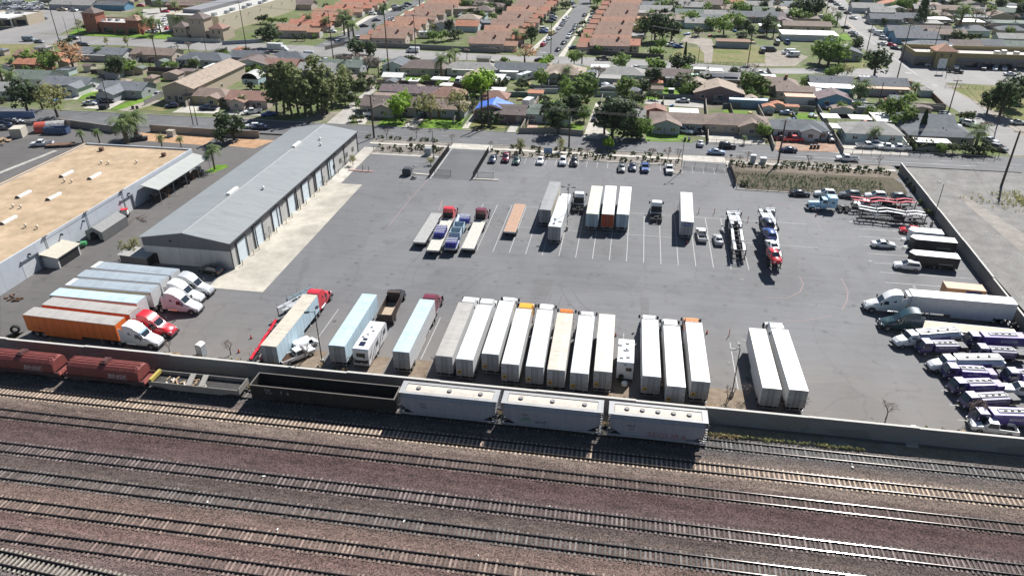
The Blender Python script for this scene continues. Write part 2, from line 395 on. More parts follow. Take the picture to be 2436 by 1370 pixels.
# parking lines
def line(a,b,w=.12,m=None,z=.012):
 a,b=Vector(a),Vector(b);d=(b-a).normalized();n=Vector((-d.y,d.x,0))*w/2
 return sheet("painted_line",[a-n,b-n,b+n,a+n],z,m or M_WHITE)
def curve_line(pts,w,m):
 for a,b in zip(pts,pts[1:]):line(a,b,w,m)
gx0=Q('G',50,1360).x;gsp=(Q('G',1765,1360).x-gx0)/11
for i in range(-3,15):
 x=gx0+gsp*i;line((x,131.0,0),(x,155.2,0),.13)
line((-24,143.8,0),(40,143.4,0),.12);line((-26,155.2,0),(40,155.2,0),.12)
for x in (-47.6,-43.5,-38.6,-33.6,-29.3,-24.7,-19.5,-15.2,-10.9,-6.7,-2.4,1.9,6.1,10.3,14.5,19.0,23.1,27.3):line((x,91.9,0),(x,104.6,0),.13)
for i in range(17):
 y=158.5-4.06*i
 line((49.5,y,0),(wallx(y)-1.5,y,0),.13)
for i in range(9):line((48.5,110-3.4*i,0),(wallx(100)-4,110-3.4*i,0),.12)
for i in range(24):
 x=-34.5+2.72*i
 if x<28:line((x,183.3,0),(x,188.2,0),.1)
for k in range(6):line(Q('F',1500-30*k,525+37*k),Q('F',1640-14*k,527+37*k),.1)
curve_line([Q('H',0,900),Q('H',180,930),Q('H',370,1000),Q('H',480,1070),Q('H',540,1150)],.14,M_REDL)
curve_line([Q('L',295,25),Q('L',325,90),Q('L',300,150),Q('L',200,200),Q('L',0,200)],.14,M_REDL)
curve_line([Q('L',635,40),Q('L',690,150),Q('L',680,230),Q('L',640,295)],.14,M_REDL)
curve_line([Q('L',170,385),Q('L',330,385),Q('L',560,345)],.14,M_REDL)
curve_line([Q('F',1640,690),Q('F',1450,900),Q('F',1270,1130)],.14,M_REDL)
curve_line([Q('F',1770,890),Q('F',1740,980)],.25,M_REDL)
# streets
rect("street",-460,320,197.3,209.6,.0,M_ROAD)
sheet("street",sh('A',-400,330,0,415,560,415,1100,425,2427,500)+sh('B',1000,545,2427,570)+sh('C',900,625,2427,690)+sh('D',500,690,1450,760,2800,830)+sh('D',2900,650,1800,680,1250,640,0,640)+sh('C',1600,575,900,540,500,530)+sh('B',2427,520,1150,455,0,405)+sh('A',2050,395,640,335,0,290,-400,240),.004,M_ROAD2)
sheet("street",sh('B',560,440,880,300,1080,180,1330,90,1500,10,1560,-60)+sh('B',1640,-60,1590,20,1430,100,1200,230,1090,300,960,440),.008,M_ROAD)
sheet("street",sh('C',270,520,450,330,560,200,680,40,720,-60)+sh('C',830,-60,790,90,700,240,590,400,490,530),.008,M_ROAD)
sheet("street",sh('D',500,-40,760,290,960,480,1180,650,1340,740,1500,800,1660,950,1880,1080,2200,1340,2300,1450)+sh('D',2700,1450,2427,1230,2000,960,1700,780,1600,640,1290,470,1080,290,850,100,720,-40),.006,M_ROAD2)
sheet("forecourt",sh('D',1310,520,1700,480,2500,560,2500,690,1620,690),.010,M_ROAD2)
sheet("forecourt",sh('A',-40,230,160,180,920,110,1350,60,1350,20,980,90,700,90,0,30,-40,60)+sh('A',-40,150),.010,M_ROAD2)
sheet("forecourt",sh('A',560,320,930,130,860,110,500,130,0,260,0,300),.012,M_ROAD2)
sheet("forecourt",sh('A',1380,340,1650,350,1750,250,1750,60,1330,90,1330,300),.010,M_CONC2)
sheet("alley",sh('B',690,1150,900,1160,1000,1000,1190,800,1130,800,930,950),.004,M_CONC2)
for k in range(60):
 x=-300+k*8.5
 line((x,203.4,0),(x+3,203.4,0),.12,M_WHITE,.006)
for k in range(36):line((-150+k*8.5,200.5,0),(-147+k*8.5,200.5,0),.10,M_WHITE,.006)
line((45,200.8,0),(90,200.2,0),.15,M_WHITE,.006)
for k in range(50):
 a=Q('A',-200,385) if k==0 else None
for s,a in (('A',(0,375,2427,455)),('B',(0,455,2427,545)),('C',(0,545,2427,665)),('D',(0,668,1200,690))):
 u,v=Q(s,a[0],a[1]),Q(s,a[2],a[3])
 line(u,v,.22,M_WHITE,.010)
u,v=Q('D',870,290),Q('D',1430,700);line(u,v,.25,M_WHITE,.010)
line(Q('D',560,20),Q('D',870,290),.2,M_YEL,.010)
for s,a in (('D',(1320,680,1380,685)),('D',(1570,795,1620,800)),('B',(660,410,720,412)),('C',(330,490,390,492))):
 line(Q(s,a[0],a[1]),Q(s,a[2],a[3]),.9,M_WHITE,.012)
# kerbs and sidewalks of the front street
def kerb(x0,x1,y0,y1,m=None,z=.13):
 b=MB();b.box(x0,x1,y0,y1,-.05,z);return setting(b.build("kerb",m or M_CONC))
def sidewalk(x0,x1,y0,y1):
 b=MB();b.box(x0,x1,y0,y1,-.05,.12);return setting(b.build("sidewalk",M_CONC))
sidewalk(-72,-48.6,192.7,194.2);sidewalk(-37.2,15,192.9,194.5);sidewalk(26.2,68.6,192.4,193.9)
rect("driveway_apron",-48.6,-37.2,192.6,197.2,.016,M_CONC);rect("driveway_apron",15,26.2,192.6,197.2,.016,M_CONC)
rect("driveway",-47.8,-37.9,169.2,192.6,.008,M_DRIVE)
for a,b_ in ((-72.5,-48.6),(-37.2,15),(26.2,70)):kerb(a,b_,197.2,197.4)
for a,b_ in ((-400,-97.5),(-84,-62),(-58,-45),(-41,-9),(-5,30),(36,50),(54,93)):kerb(a,b_,209.5,209.7)
rect("planting_bed",-72,-48.8,194.3,197.2,.01,M_ROCK);rect("planting_bed",-37,14.8,194.6,197.2,.01,M_ROCK);rect("planting_bed",26.4,68.6,194,197.2,.01,M_ROCK)
rect("rock_garden",-68.8,-49.2,186.5,192.6,.014,M_ROCK);rect("rock_garden",-36.6,14.8,188.4,192.8,.014,M_ROCK)
kerb(-68.5,-49.4,186.1,186.4);kerb(-37,14.5,188.1,188.35)
rect("walkway",-68.8,-50,184.6,186.0,.014,M_CONC)
line((-48.0,169.2,0),(-47.9,192.6,0),.35,M_WHITE,.014);line((-37.7,169.2,0),(-37.6,192.6,0),.35,M_WHITE,.014)
# retention basin: a sunken bed with sloped sides
def basin():
 o=[(27.2,187.6),(66.5,187.6),(67.6,184),(66.8,175.2),(30,173.9),(27.4,176.5)]
 i=[(31.5,185),(58,184.8),(62.5,183),(61.2,177.8),(36,177.2),(32.5,178.6)]
 b=MB()
 b.add([(x,y,.06) for x,y in o]+[(x,y,.02) for x,y in i],[(k,(k+1) % 6,6+(k+1) % 6,6+k) for k in range(6)]+[tuple(range(6,12))])
 setting(b.build("retention_basin",M_BASIN,fix=True))
basin()
rect("basin_bank",26.6,68.5,187.6,192.4,.014,surf("bank soil",(.16,.13,.10),(.20,.165,.125),.2,1.0,5,.95,.04))
kerb(26.2,26.6,176.6,192.4);kerb(27,66.5,173.5,173.8)
def island(cx,cy,w,l,name="kerbed_island"):
 b=MB();ring=[];rin=[]
 n=14
 for k in range(n+1):
  a=pi+pi*k/n
  ring.append((cx+w/2*cos(a),cy+w/2*sin(a)));rin.append((cx+(w/2-.22)*cos(a),cy+(w/2-.22)*sin(a)))
 ring += [(cx+w/2,cy+l),(cx-w/2,cy+l)];rin += [(cx+w/2-.22,cy+l),(cx-w/2+.22,cy+l)]
 m=len(ring)
 b.add([(x,y,.14) for x,y in ring]+[(x,y,.14) for x,y in rin],[(k,(k+1) % m,m+(k+1) % m,m+k) for k in range(m)])
 b.add([(x,y,0) for x,y in ring]+[(x,y,.14) for x,y in ring],[(k,(k+1) % m,m+(k+1) % m,m+k) for k in range(m)])
 b.poly([(x,y,.10) for x,y in rin],1)
 setting(b.build(name,[M_CONC,M_ROCK],fix=True))
island(-13.6,184.8,2.7,3.4);island(13.2,183.2,2.6,4.9)
rect("field",70.6,200,60,196.8,-.02,M_FIELD)
sheet("field_track",[(84,60),(90,60),(92,120),(84,160),(80,178),(78,178),(80,150),(86,118)],.0,surf("wheel worn dirt",(.30,.275,.245),(.27,.245,.215),.05,.4,4,.95))
rect("side_street",100,125,196.8,197.3,.0,M_ROAD)
# yard next door
rect("service_yard",-260,-139.4,60,197,.002,M_LOT2);rect("service_yard",-139.4,-96.5,166,196,.002,M_LOT2);rect("service_yard",-109.7,-91,100,166,.003,M_LOT2)
line(Q('E',-100,670),Q('E',520,425),1.3,M_CONC2,.006)
sheet("gravel_pad",sh('E',1300,260,1480,262,2020,290,1900,375,1340,335),.006,M_ORANGE)
sheet("gravel_pad",sh('E',2120,380,2230,310,2560,330,2370,405),.006,M_ORANGE)
# lawns, lots and paths of the houses along the front street
for c in ((1170,1160,1250,1080,1440,1080,1400,1190),(1540,1190,1640,1095,2010,1085,1960,1210),(1980,1180,2060,1110,2360,1130,2350,1200),(1420,760,1450,705,1720,705,1700,765),(1800,755,1820,705,1960,720,1960,760)):
 sheet("lawn",sh('B',*c),.012,M_GRASS if c[0] != 1980 else M_GRASS2)
for c in ((280,1235,330,1160,480,1180,440,1240),(560,1250,620,1150,740,1160,720,1245),(1310,1315,1330,1140,1420,1140,1420,1180,1650,1230,1760,1330),(1310,930,1320,810,1740,830,1740,940),(1010,850,1040,765,1220,770,1220,850),(2030,1080,2040,1030,2300,1040,2290,1080),(310,1010,330,940,480,940,470,1000),(1800,520,1850,440,1950,420,2427,440,2427,590,1930,590),(1540,570,1580,480,1700,440,1850,450,1870,580),(1240,760,1250,670,1300,680,1290,770)):
 sheet("lawn",sh('C',*c),.012,M_GRASS2 if c[0] in (1800,1540,280) else M_GRASS)
for c in ((250,1150,280,1060,470,1050,540,1150),(560,400,580,320,780,320,820,380),(1280,490,1300,430,1420,430,1430,490),(760,630,800,560,960,550,960,640)):
 sheet("lawn",sh('D',*c),.012,M_GRASS if c[0]<700 else M_GRASS2)
sheet("lawn",sh('D',1760,830,1900,790,2800,830,2800,1250,2500,1150,2280,1100),.012,M_GRASS2)
sheet("dirt_lot",sh('D',1700,800,2000,980,2427,1280,2800,1500,2800,1380,2427,1100,1800,790),.008,M_DIRT)
for c,m in (((0,415,560,415,430,470,350,520,0,600),M_GRASS2),((720,930,800,860,980,850,970,900),M_GRASS),((1030,1010,1440,870,1500,900,1200,1030),M_GRASS),((1280,1020,1540,940,1750,880,1600,1000,1520,1040),M_GRASS2),((1330,705,1620,715,1580,760,1380,740),M_GRASS),((640,320,700,275,900,270,2060,330,2070,390,640,325),M_GRASS),((950,100,1020,60,1300,30,1330,60,1000,110),M_GRASS2),((1680,600,1700,540,1900,590,1880,640),M_GRASS)):
 sheet("lawn",sh('A',*c),.012,m)
for s,c,m in (('B',(1395,1185,1520,1190,1660,1045,1600,1040),M_CONC),('B',(990,1160,1050,1160,1110,1060,1180,1060,1000,1050,960,1080),M_CONC),('B',(1950,1200,2010,1200,2120,1020,2090,1020),M_CONC),
 ('C',(190,1215,290,1220,330,1140,240,1130),surf("pink paving",(.48,.33,.25),(.44,.31,.25),.2,.6,6)),('C',(20,1230,100,1240,190,1060,130,1050),M_CONC2),('C',(735,1280,880,1300,1000,1260,870,1150,920,960,850,960),M_CONC),('C',(1790,1270,1870,1280,1850,1150,1780,1150),M_CONC2),
 ('C',(1900,1330,2427,1350,2427,1230,1900,1230),M_CONC),('C',(1300,970,1860,1010,1860,940,1320,930),M_CONC2),('C',(1640,390,1790,420,1860,500,1860,590,1930,590,1950,430,1930,370,1700,330),M_DIRT),
 ('D',(110,1400,700,1420,640,1290,120,1280),surf("brick red dirt",(.33,.20,.14),(.38,.26,.19),.2,.6,6)),('D',(520,1410,730,1430,660,1270,520,1280),M_CONC),('D',(740,1430,1350,1450,1300,1310,700,1280),M_CONC),('D',(-160,620,290,620,420,530,260,480,90,470,-160,470),M_DIRT),
 ('A',(600,930,720,930,960,830,880,800,590,850),M_CONC),('A',(770,1010,1020,1020,1170,940,940,950),M_CONC),('A',(1100,1030,1240,1040,1520,940,1400,930),M_DIRT),('A',(1600,1050,2030,1060,2060,980,1740,980),M_CONC),('A',(2050,1070,2427,1080,2427,980,2280,990),M_CONC2)):
 sheet("driveway",sh(s,*c),.016,m)
# tract-side pavements along the two residential streets
for s,c in (('B',(880,300,1090,180,1330,85,1320,70,1060,160,830,300)),('B',(1240,225,1440,110,1600,20,1620,20,1460,115,1260,230)),('C',(270,490,430,330,540,200,650,60,630,60,500,200,390,330,210,490)),('C',(500,530,600,400,720,235,800,100,820,100,740,240,630,400,560,530))):
 sheet("sidewalk",sh(s,*c),.014,M_CONC)

# drips, patches and turning marks on the lot
rr=random.Random(44);M_OIL=flat("oil drip",(.07,.069,.07),.6,0,.3,4);M_MARK=flat("tyre mark",(.122,.121,.123),.8,0,.25,1);M_PATCH=asphalt("patched asphalt",(.134,.133,.135),.4)
for i in range(80):
 k=i % 4
 x,y=((rr.uniform(-50,24),rr.uniform(93,106)),(rr.uniform(-32,38),rr.uniform(131,156)),(rr.uniform(46,64),rr.uniform(88,170)),(rr.uniform(-60,60),rr.uniform(107,180)))[k]
 r=rr.uniform(.12,.55);sx=rr.uniform(.6,1.8);sheet("oil_stain",[(x+r*rr.uniform(.6,1.1)*cos(a*.7),y+sx*r*rr.uniform(.6,1.1)*sin(a*.7)) for a in range(9)],.0085+.0002*(i % 9),M_OIL)
for i in range(7):x,y,w,l=rr.uniform(-55,55),rr.uniform(108,176),rr.uniform(1.2,4),rr.uniform(1.5,7);rect("asphalt_patch",x,x+w,y,y+l,.005+.0003*i,M_PATCH)
for i in range(16):
 cx,cy,R0,a0=rr.uniform(-45,50),rr.uniform(108,128) if i % 2 else rr.uniform(158,176),rr.uniform(9,22),rr.uniform(0,6.28)
 for o_ in (0,1.9):
  n=14;sp=rr.uniform(.5,1.2);q=MB();P_=[[(cx+(R0+o_+e)*cos(a0+sp*j/n),cy+(R0+o_+e)*sin(a0+sp*j/n),.0105+.0002*i+o_*.0001) for e in (0,.2)] for j in range(n+1)]
  q.loft(P_,0,False,False);o=fix_mesh2(q.build("tyre_mark",M_MARK));setting(o)
# ---------------------------------------------------------------- building materials
def ribbed(name,col,period=.35,axis=1,depth=.5,rough=.5,contrast=.16,tint=None):
 """profiled sheet metal: evenly spaced ribs in object space along one axis"""
 if name in MATS:return MATS[name]
 m,nt,bs=newmat(name);g=N(nt,"ShaderNodeTexCoord").outputs["Object"]
 s=N(nt,"ShaderNodeSeparateXYZ");nt.links.new(g,s.inputs[0])
 a=N(nt,"ShaderNodeMath",operation='MULTIPLY');a.inputs[1].default_value=1/period;nt.links.new(s.outputs[axis],a.inputs[0])
 f=N(nt,"ShaderNodeMath",operation='FRACT');nt.links.new(a.outputs[0],f.inputs[0])
 r=ramp(nt,f.outputs[0],[(0,(1-contrast,)*3),(.12,(1.05,)*3),(.2,(1,)*3),(.9,(1,)*3),(1,(1-contrast,)*3)])
 mp=N(nt,"ShaderNodeMapping");mp.inputs["Scale"].default_value=tuple(1.4 if k==axis else .22 for k in range(3));nt.links.new(g,mp.inputs[0]);n=noise(nt,1.0,5,.65,mp.outputs[0],.3);r2=ramp(nt,n.outputs[0],[(.3,tuple(c*.84 for c in col)),(.55,col),(.75,tuple(c*1.07 for c in col))])
 nt.links.new(mixc(nt,1,r2.outputs[0],r.outputs[0],'MULTIPLY'),bs.inputs["Base Color"])
 bs.inputs["Roughness"].default_value=rough;bs.inputs["Specular IOR Level"].default_value=.4
 MATS[name]=m;return m
def tiled(name,col,row=.45,var=.22,rough=.85):
 """shingle or tile roof: courses stepping down the slope, blotchy colour"""
 if name in MATS:return MATS[name]
 m,nt,bs=newmat(name);g=N(nt,"ShaderNodeTexCoord").outputs["Object"]
 s=N(nt,"ShaderNodeSeparateXYZ");nt.links.new(g,s.inputs[0])
 a=N(nt,"ShaderNodeMath",operation='MULTIPLY');a.inputs[1].default_value=1/(row*.33);nt.links.new(s.outputs[2],a.inputs[0])
 f=N(nt,"ShaderNodeMath",operation='FRACT');nt.links.new(a.outputs[0],f.inputs[0])
 r=ramp(nt,f.outputs[0],[(0,(.78,)*3),(.25,(1.04,)*3),(1,(.98,)*3)])
 n=noise(nt,.7,5,.7,g);r2=ramp(nt,n.outputs[0],[(.3,tuple(c*(1-var) for c in col)),(.7,tuple(c*(1+var) for c in col))])
 o=mixc(nt,.6,r2.outputs[0],mixc(nt,1,r2.outputs[0],r.outputs[0],'MULTIPLY'))
 n2=noise(nt,6,2,.6,g);r3=ramp(nt,n2.outputs[0],[(.3,(.86,)*3),(.7,(1.12,)*3)])
 nt.links.new(mixc(nt,1,o,r3.outputs[0],'MULTIPLY'),bs.inputs["Base Color"]);bs.inputs["Roughness"].default_value=rough
 bs.inputs["Specular IOR Level"].default_value=.3
 MATS[name]=m;return m
def blockwall(name,a,b):
 if name in MATS:return MATS[name]
 m,nt,bs=newmat(name);g=N(nt,"ShaderNodeNewGeometry").outputs["Position"]
 br=N(nt,"ShaderNodeTexBrick");br.inputs["Scale"].default_value=1;br.inputs["Brick Width"].default_value=.8;br.inputs["Row Height"].default_value=.4
 br.inputs["Color1"].default_value=(*a,1);br.inputs["Color2"].default_value=(*tuple(c*.9 for c in a),1);br.inputs["Mortar"].default_value=(*tuple(c*.8 for c in a),1)
 br.inputs["Mortar Size"].default_value=.02
 s=N(nt,"ShaderNodeSeparateXYZ");nt.links.new(g,s.inputs[0]);c=N(nt,"ShaderNodeCombineXYZ")
 ad=N(nt,"ShaderNodeMath",operation='ADD');nt.links.new(s.outputs[0],ad.inputs[0]);nt.links.new(s.outputs[1],ad.inputs[1])
 nt.links.new(ad.outputs[0],c.inputs[0]);nt.links.new(s.outputs[2],c.inputs[1]);nt.links.new(c.outputs[0],br.inputs["Vector"])
 mp=N(nt,"ShaderNodeMapping");mp.inputs["Scale"].default_value=(.16,.16,.3);nt.links.new(g,mp.inputs[0])
 n=N(nt,"ShaderNodeTexVoronoi");n.inputs["Scale"].default_value=1.0;nt.links.new(mp.outputs[0],n.inputs["Vector"])
 bw=N(nt,"ShaderNodeRGBToBW");nt.links.new(n.outputs["Color"],bw.inputs[0])
 r=ramp(nt,bw.outputs[0],[(.3,(.8,)*3),(.32,(1,)*3),(.7,(1,)*3),(.72,b)],'LINEAR')
 nt.links.new(mixc(nt,1,br.outputs[0],r.outputs[0],'MULTIPLY'),bs.inputs["Base Color"]);bs.inputs["Roughness"].default_value=.9
 MATS[name]=m;return m
def glassm(name="window glass",col=(.02,.025,.03),rough=.08):
 if name in MATS:return MATS[name]
 m,nt,bs=newmat(name);bs.inputs["Base Color"].default_value=(*col,1);bs.inputs["Roughness"].default_value=rough
 bs.inputs["Specular IOR Level"].default_value=.8;MATS[name]=m;return m
GLASS=glassm();DARK=flat("dark opening",(.012,.012,.013),.8);BLACK=flat("black steel",(.02,.02,.022),.45,.2)
GALV=flat("galvanised steel",(.42,.43,.44),.45,.6);WHITEP=flat("white trim",(.72,.71,.68),.6);RUST=flat("rusty scrap",(.16,.09,.055),.9,.1,.35)
WOODP=flat("weathered pole wood",(.075,.058,.047),.9,0,.3,2);CONCB=flat("cast concrete",(.42,.39,.34),.85)
M_PLY=flat("raw plywood",(.40,.28,.17),.85,0,.3)
def fix_mesh(o):
 import bmesh
 bm=bmesh.new();bm.from_mesh(o.data);bmesh.ops.recalc_face_normals(bm,faces=bm.faces);bm.to_mesh(o.data);bm.free();return o

# ---------------------------------------------------------------- the long metal warehouse
def warehouse():
 x0,x1,y0,y1,ze,zr=-91.0,-72.9,115.6,186.0,5.5,7.0
 xm=(x0+x1)/2;t=root("warehouse",(xm,(y0+y1)/2,0),0,"long grey metal warehouse with low gable roof and a row of pale roller doors","warehouse")
 w,l=(x1-x0)/2,(y1-y0)/2
 light=ribbed("warehouse light siding",(.50,.49,.47),.3,1,contrast=.35);dark=ribbed("warehouse dark siding",(.125,.125,.135),.3,1,contrast=.25)
 lf=ribbed("warehouse front light siding",(.50,.49,.47),.3,0,contrast=.12);df=ribbed("warehouse front dark siding",(.125,.125,.135),.3,0,contrast=.15)
 zb=3.75
 b=MB();b.box(-w,w,-l,l,0,zb);o=b.build("wall",[light,lf],t)
 for f in o.data.polygons:
  if abs(f.normal.y)>.9:f.material_index=1
 u=MB();u.prism([(-w,zb),(w,zb),(w,ze),(0,zr),(-w,ze)],-l,l);o=u.build("upper_wall",[dark,df],t)
 for f in o.data.polygons:
  if abs(f.normal.y)>.9:f.material_index=1
 fix_mesh(o)
 r=MB();e=.35
 s=(zr-ze)/w
 r.prism([(-w-e,ze-e*s+.02),(0,zr+.02),(w+e,ze-e*s+.02),(w+e,ze-e*s+.16),(0,zr+.16),(-w-e,ze-e*s+.16)],-l-e,l+e)
 ro=fix_mesh(r.build("roof",ribbed("standing seam roof",(.27,.285,.285),.62,1,contrast=.12,rough=.42),t))
 g=MB();g.box(w+e,w+e+.14,-l-e,l+e,ze-e*s-.06,ze-e*s+.12);g.build("gutter",flat("dark gutter",(.05,.05,.055),.5),ro)
 rc=MB();rc.prism([(-.3,zr+.13),(0,zr+.21),(.3,zr+.13)],-l-e,l+e);rc.build("ridge_cap",flat("ridge flashing",(.29,.30,.30),.5,.1),ro)
 for k in range(8):
  y=-l+.02+(2*l)*k/7
  c=MB();c.box(w+.002,w+.16,y-.08,y+.08,0,ze-.1);c.build("downpipe",flat("dark gutter",(.05,.05,.055),.5),t)
 dm=ribbed("roller door",(.66,.74,.78),.5,2,contrast=.1)
 bots=[P(565,632),P(595,603)],[Q('F',45,1345),Q('F',130,1250)],[Q('F',215,1180),Q('F',290,1105)],[Q('F',360,1045),Q('F',435,975)],[Q('F',500,920),Q('F',570,855)],[Q('F',630,800),Q('F',690,745)],[Q('F',745,690),Q('F',800,640)]
 for a,c in bots:
  ya,yb=a.y-(y0+y1)/2,c.y-(y0+y1)/2
  m=(ya+yb)/2;ya,yb=m-1.85,m+1.85
  d=MB();d.box(w+.004,w+.05,ya,yb,0,4.35);do=d.build("roller_door",dm,t)
  fr=MB();fr.box(w+.004,w+.22,yb,yb+.16,0,4.5);fr.box(w+.004,w+.22,ya-.16,ya,0,4.5);fr.box(w+.004,w+.22,ya-.16,yb+.16,4.352,4.52);fr.build("door_frame",flat("door frame",(.07,.07,.075),.5),do)
  for yy in (ya-.5,yb+.5):
   q=MB();q.tube((w+.9,yy,0),(w+.9,yy,1.1),.09,.09,8);q.ball((w+.9,yy,1.1),.09,seg=8,rings=4)
   p=q.build("bollard",flat("pale bollard",(.55,.47,.25),.6));p.location=t.location
   tag(p,"yellow-white bollard guarding a warehouse roller door","bollard","bollards along the warehouse doors")
 for k in range(4):
  y=-l+9+k*15
  q=MB();q.box(w+.17,w+.55,y-.2,y+.2,4.75,4.95);q.tube((w+.0,y,4.9),(w+.3,y,4.9),.05,.05,6);q.build("wall_lamp",BLACK,t)
  h=MB();yy=y+6
  for zz in (.0,2.3):h.tube((w+.45,yy,zz),(w+.45,yy,zz+.01),.02)
  h.path([(w+.45,yy-.35,0),(w+.45,yy-.35,2.2),(w+.45,yy+.35,2.2),(w+.45,yy+.35,0)],.05,6);h.build("pipe_guard",BLACK,t)
 win=[(880,520),(920,485),(960,445),(1000,405)]
 for k in range(4):
  y=l-17.5+k*4.6
  for z in (1.3,4.05):
   if z>4 and k==1:continue
   q=MB();q.box(w+.004,w+.07,y-.75,y+.75,z,z+1.15);fo=q.build("window",flat("door frame",(.07,.07,.075),.5),t)
   p=MB();p.box(w+.072,w+.076,y-.68,y+.68,z+.07,z+1.08);p.build("pane",GLASS,fo)
 for px,py in ((475,350),):
  pass
 for s_,a,c in (('F',(380,430),(455,378)),('E',(2125,870),(2220,805))):
  u1,u2=Q(s_,*a,6.3),Q(s_,*c,6.3)
  q=MB();yy=(u1.y+u2.y)/2-t.location.y;xx=(u1.x+u2.x)/2-t.location.x;zz=zr-abs(xx)*s+.15
  q.prism([(xx-.45,zz),(xx+.45,zz),(xx+.35,zz+.42),(xx-.35,zz+.42)],yy-2.0,yy+2.0);q.build("ridge_vent",WHITEP,ro)
 for s_,x,y in (('F',630,330),('F',637,372),('F',103,783)):
  v=Q(s_,x,y,6.5);xx=v.x-t.location.x;yy=v.y-t.location.y;zz=zr-abs(xx)*s+.1
  q=MB();q.tube((xx,yy,zz),(xx,yy,zz+.6),.22,.22,10);q.tube((xx,yy,zz+.6),(xx,yy,zz+.8),.34,.12,10);q.build("vent_pipe",WHITEP,ro)
 d=MB();d.box(-w+1.5,-w+2.6,-l-.04,-l-.004,0,2.3);d.build("door",DARK,t)
 p=MB();p.box(-3.2,-2.8,-l-.25,-l,5.0,5.2);p.build("flood_lamp",BLACK,t)
warehouse()

# ---------------------------------------------------------------- pale building with tan roof, next door
def neighbour():
 x0,x1,y0,y1,zt=-139.5,-109.6,87.0,166.2,5.35
 t=root("commercial_building",((x0+x1)/2,(y0+y1)/2,0),0,"flat tan-roofed industrial building with pale bluish walls, left of the warehouse","building")
 w,l=(x1-x0)/2,(y1-y0)/2;zr=zt-.45
 wallm=flat("pale blue stucco",(.50,.53,.57),.8,0,.08,.6)
 b=MB();b.box(-w,w,-l,l,0,zr);b.build("wall",wallm,t)
 r=MB();r.box(-w+.3,w-.3,-l+.3,l-.3,zr+.002,zr+.06);ro=r.build("roof",surf("tan roof coating",(.40,.295,.19),(.47,.355,.235),.06,.35,5,.9,0,None,.06),t)
 p=MB();p.box(-w,w,l-.3,l,zr,zt);p.box(-w,w,-l,-l+.3,zr,zt);p.box(-w,-w+.3,-l+.3,l-.3,zr,zt-.1);p.box(w-.3,w,-l+.3,l-.3,zr,zt-.003);p.build("parapet",wallm,t)
 cap=MB();cap.box(-w-.05,-w+.35,-l,l,zt-.098,zt);cap.build("coping",flat("tan coping",(.58,.44,.30),.8),t)
 sk=flat("skylight glazing",(.56,.52,.46),.45)
 for x,y in ((640,640),(900,660),(240,830),(520,850),(100,1070)):
  v=Q('E',x-15,y+10,zr)-t.location
  q=MB();n=7;prof=[(.62*cos(pi*i/n),zr+.05+.55*sin(pi*i/n)) for i in range(n+1)]
  q.prism([(v.x+a,z) for a,z in prof],v.y-1.9,v.y+1.9);so_=fix_mesh(q.build("skylight",sk,ro))
  e=MB();e.prism([(v.x+a*1.04,z+.01) for a,z in prof],v.y-1.96,v.y-1.9);e.prism([(v.x+a*1.04,z+.01) for a,z in prof],v.y+1.9,v.y+1.96);e.build("end_panel",flat("dark end panel",(.16,.13,.11),.7),so_)
 for x,y in ((600,705),(668,710),(120,942),(192,948),(237,1125),(345,1137),(943,535),(1008,540),(1272,530)):
  v=Q('E',x,y,zr+.4)-t.location
  q=MB();q.tube((v.x,v.y,zr),(v.x,v.y,zr+.55),.16,.16,8);q.ball((v.x,v.y,zr+.62),.3,.3,.22,seg=10,rings=6);q.build("roof_vent",flat("vent metal",(.62,.55,.47),.5,.3),ro)
 for x,y in ((945,415),(1525,465)):
  v=Q('E',x,y,zr+.4)-t.location
  q=MB();q.obox((v.x,v.y,zr+.45),.9,.9,.8,.2);q.obox((v.x,v.y,zr+.9),1.0,1.0,.06,.2);q.build("cooling_unit",flat("rusty unit",(.15,.085,.06),.8),ro)
 dm=flat("pale shutter",(.60,.61,.62),.6);fd=flat("shutter reveal",(.20,.21,.23),.7)
 for a,c in ((Q('E',1150,1030),Q('E',1285,965)),(Q('I',190,320),Q('I',355,245))):
  ya,yb=a.y-t.location.y,c.y-t.location.y
  ya,yb=ya,ya+4.0
  q=MB();q.box(w+.003,w+.03,ya,yb,0,3.4);do=q.build("shutter",dm,t)
  fr=MB();fr.box(w+.003,w+.3,yb,yb+.25,0,3.6);fr.box(w+.003,w+.3,ya-.1,yb,3.402,3.6);fr.build("reveal",fd,do)
 for s_,x,y in (('E',1140,820),('E',780,1020),('E',360,1245)):
  v=Q(s_,x,y,4.9)-t.location
  q=MB();q.tube((w+.12,v.y,0),(w+.12,v.y,5.6),.06,.06,6);q.box(w+.0,w+.35,v.y-.6,v.y+.6,5.45,5.55);q.build("service_mast",flat("grey mast",(.16,.16,.17),.6),t)
 for s_,x,y in (('E',1182,825),('E',742,1080),('I',218,95),('E',700,1217)):
  v=Q(s_,x,y,4)-t.location
  q=MB();q.box(w+.0,w+.5,v.y-.12,v.y+.12,3.9,4.2);q.build("wall_lamp",BLACK,t)
 pw=MB()
 for k in range(9):
  y=-l+5+k*9.0;pw.box(w+.002,w+.006,y,y+.06,0,zt)
 pw.build("panel_joint",flat("joint shadow grey",(.40,.41,.43),.8),t)["kind"]="stuff"  # thin grey strips marking the wall panel joints
 # wire along the masts
 c=MB();ys=[Q(s_,x,y,4.9).y-t.location.y for s_,x,y in (('E',360,1245),('E',780,1020),('E',1140,820))]
 for a,d in zip(ys,ys[1:]):c.tube((w+.3,a,5.5),(w+.3,d,5.5),.025,.025,4)
 c.build("service_cable",BLACK,t)
 # lean-to canopy along the wall
 k=root("lean_to_canopy",(-109.2,143.0,0),0,"long pale metal lean-to roof on posts against the bluish wall","canopy")
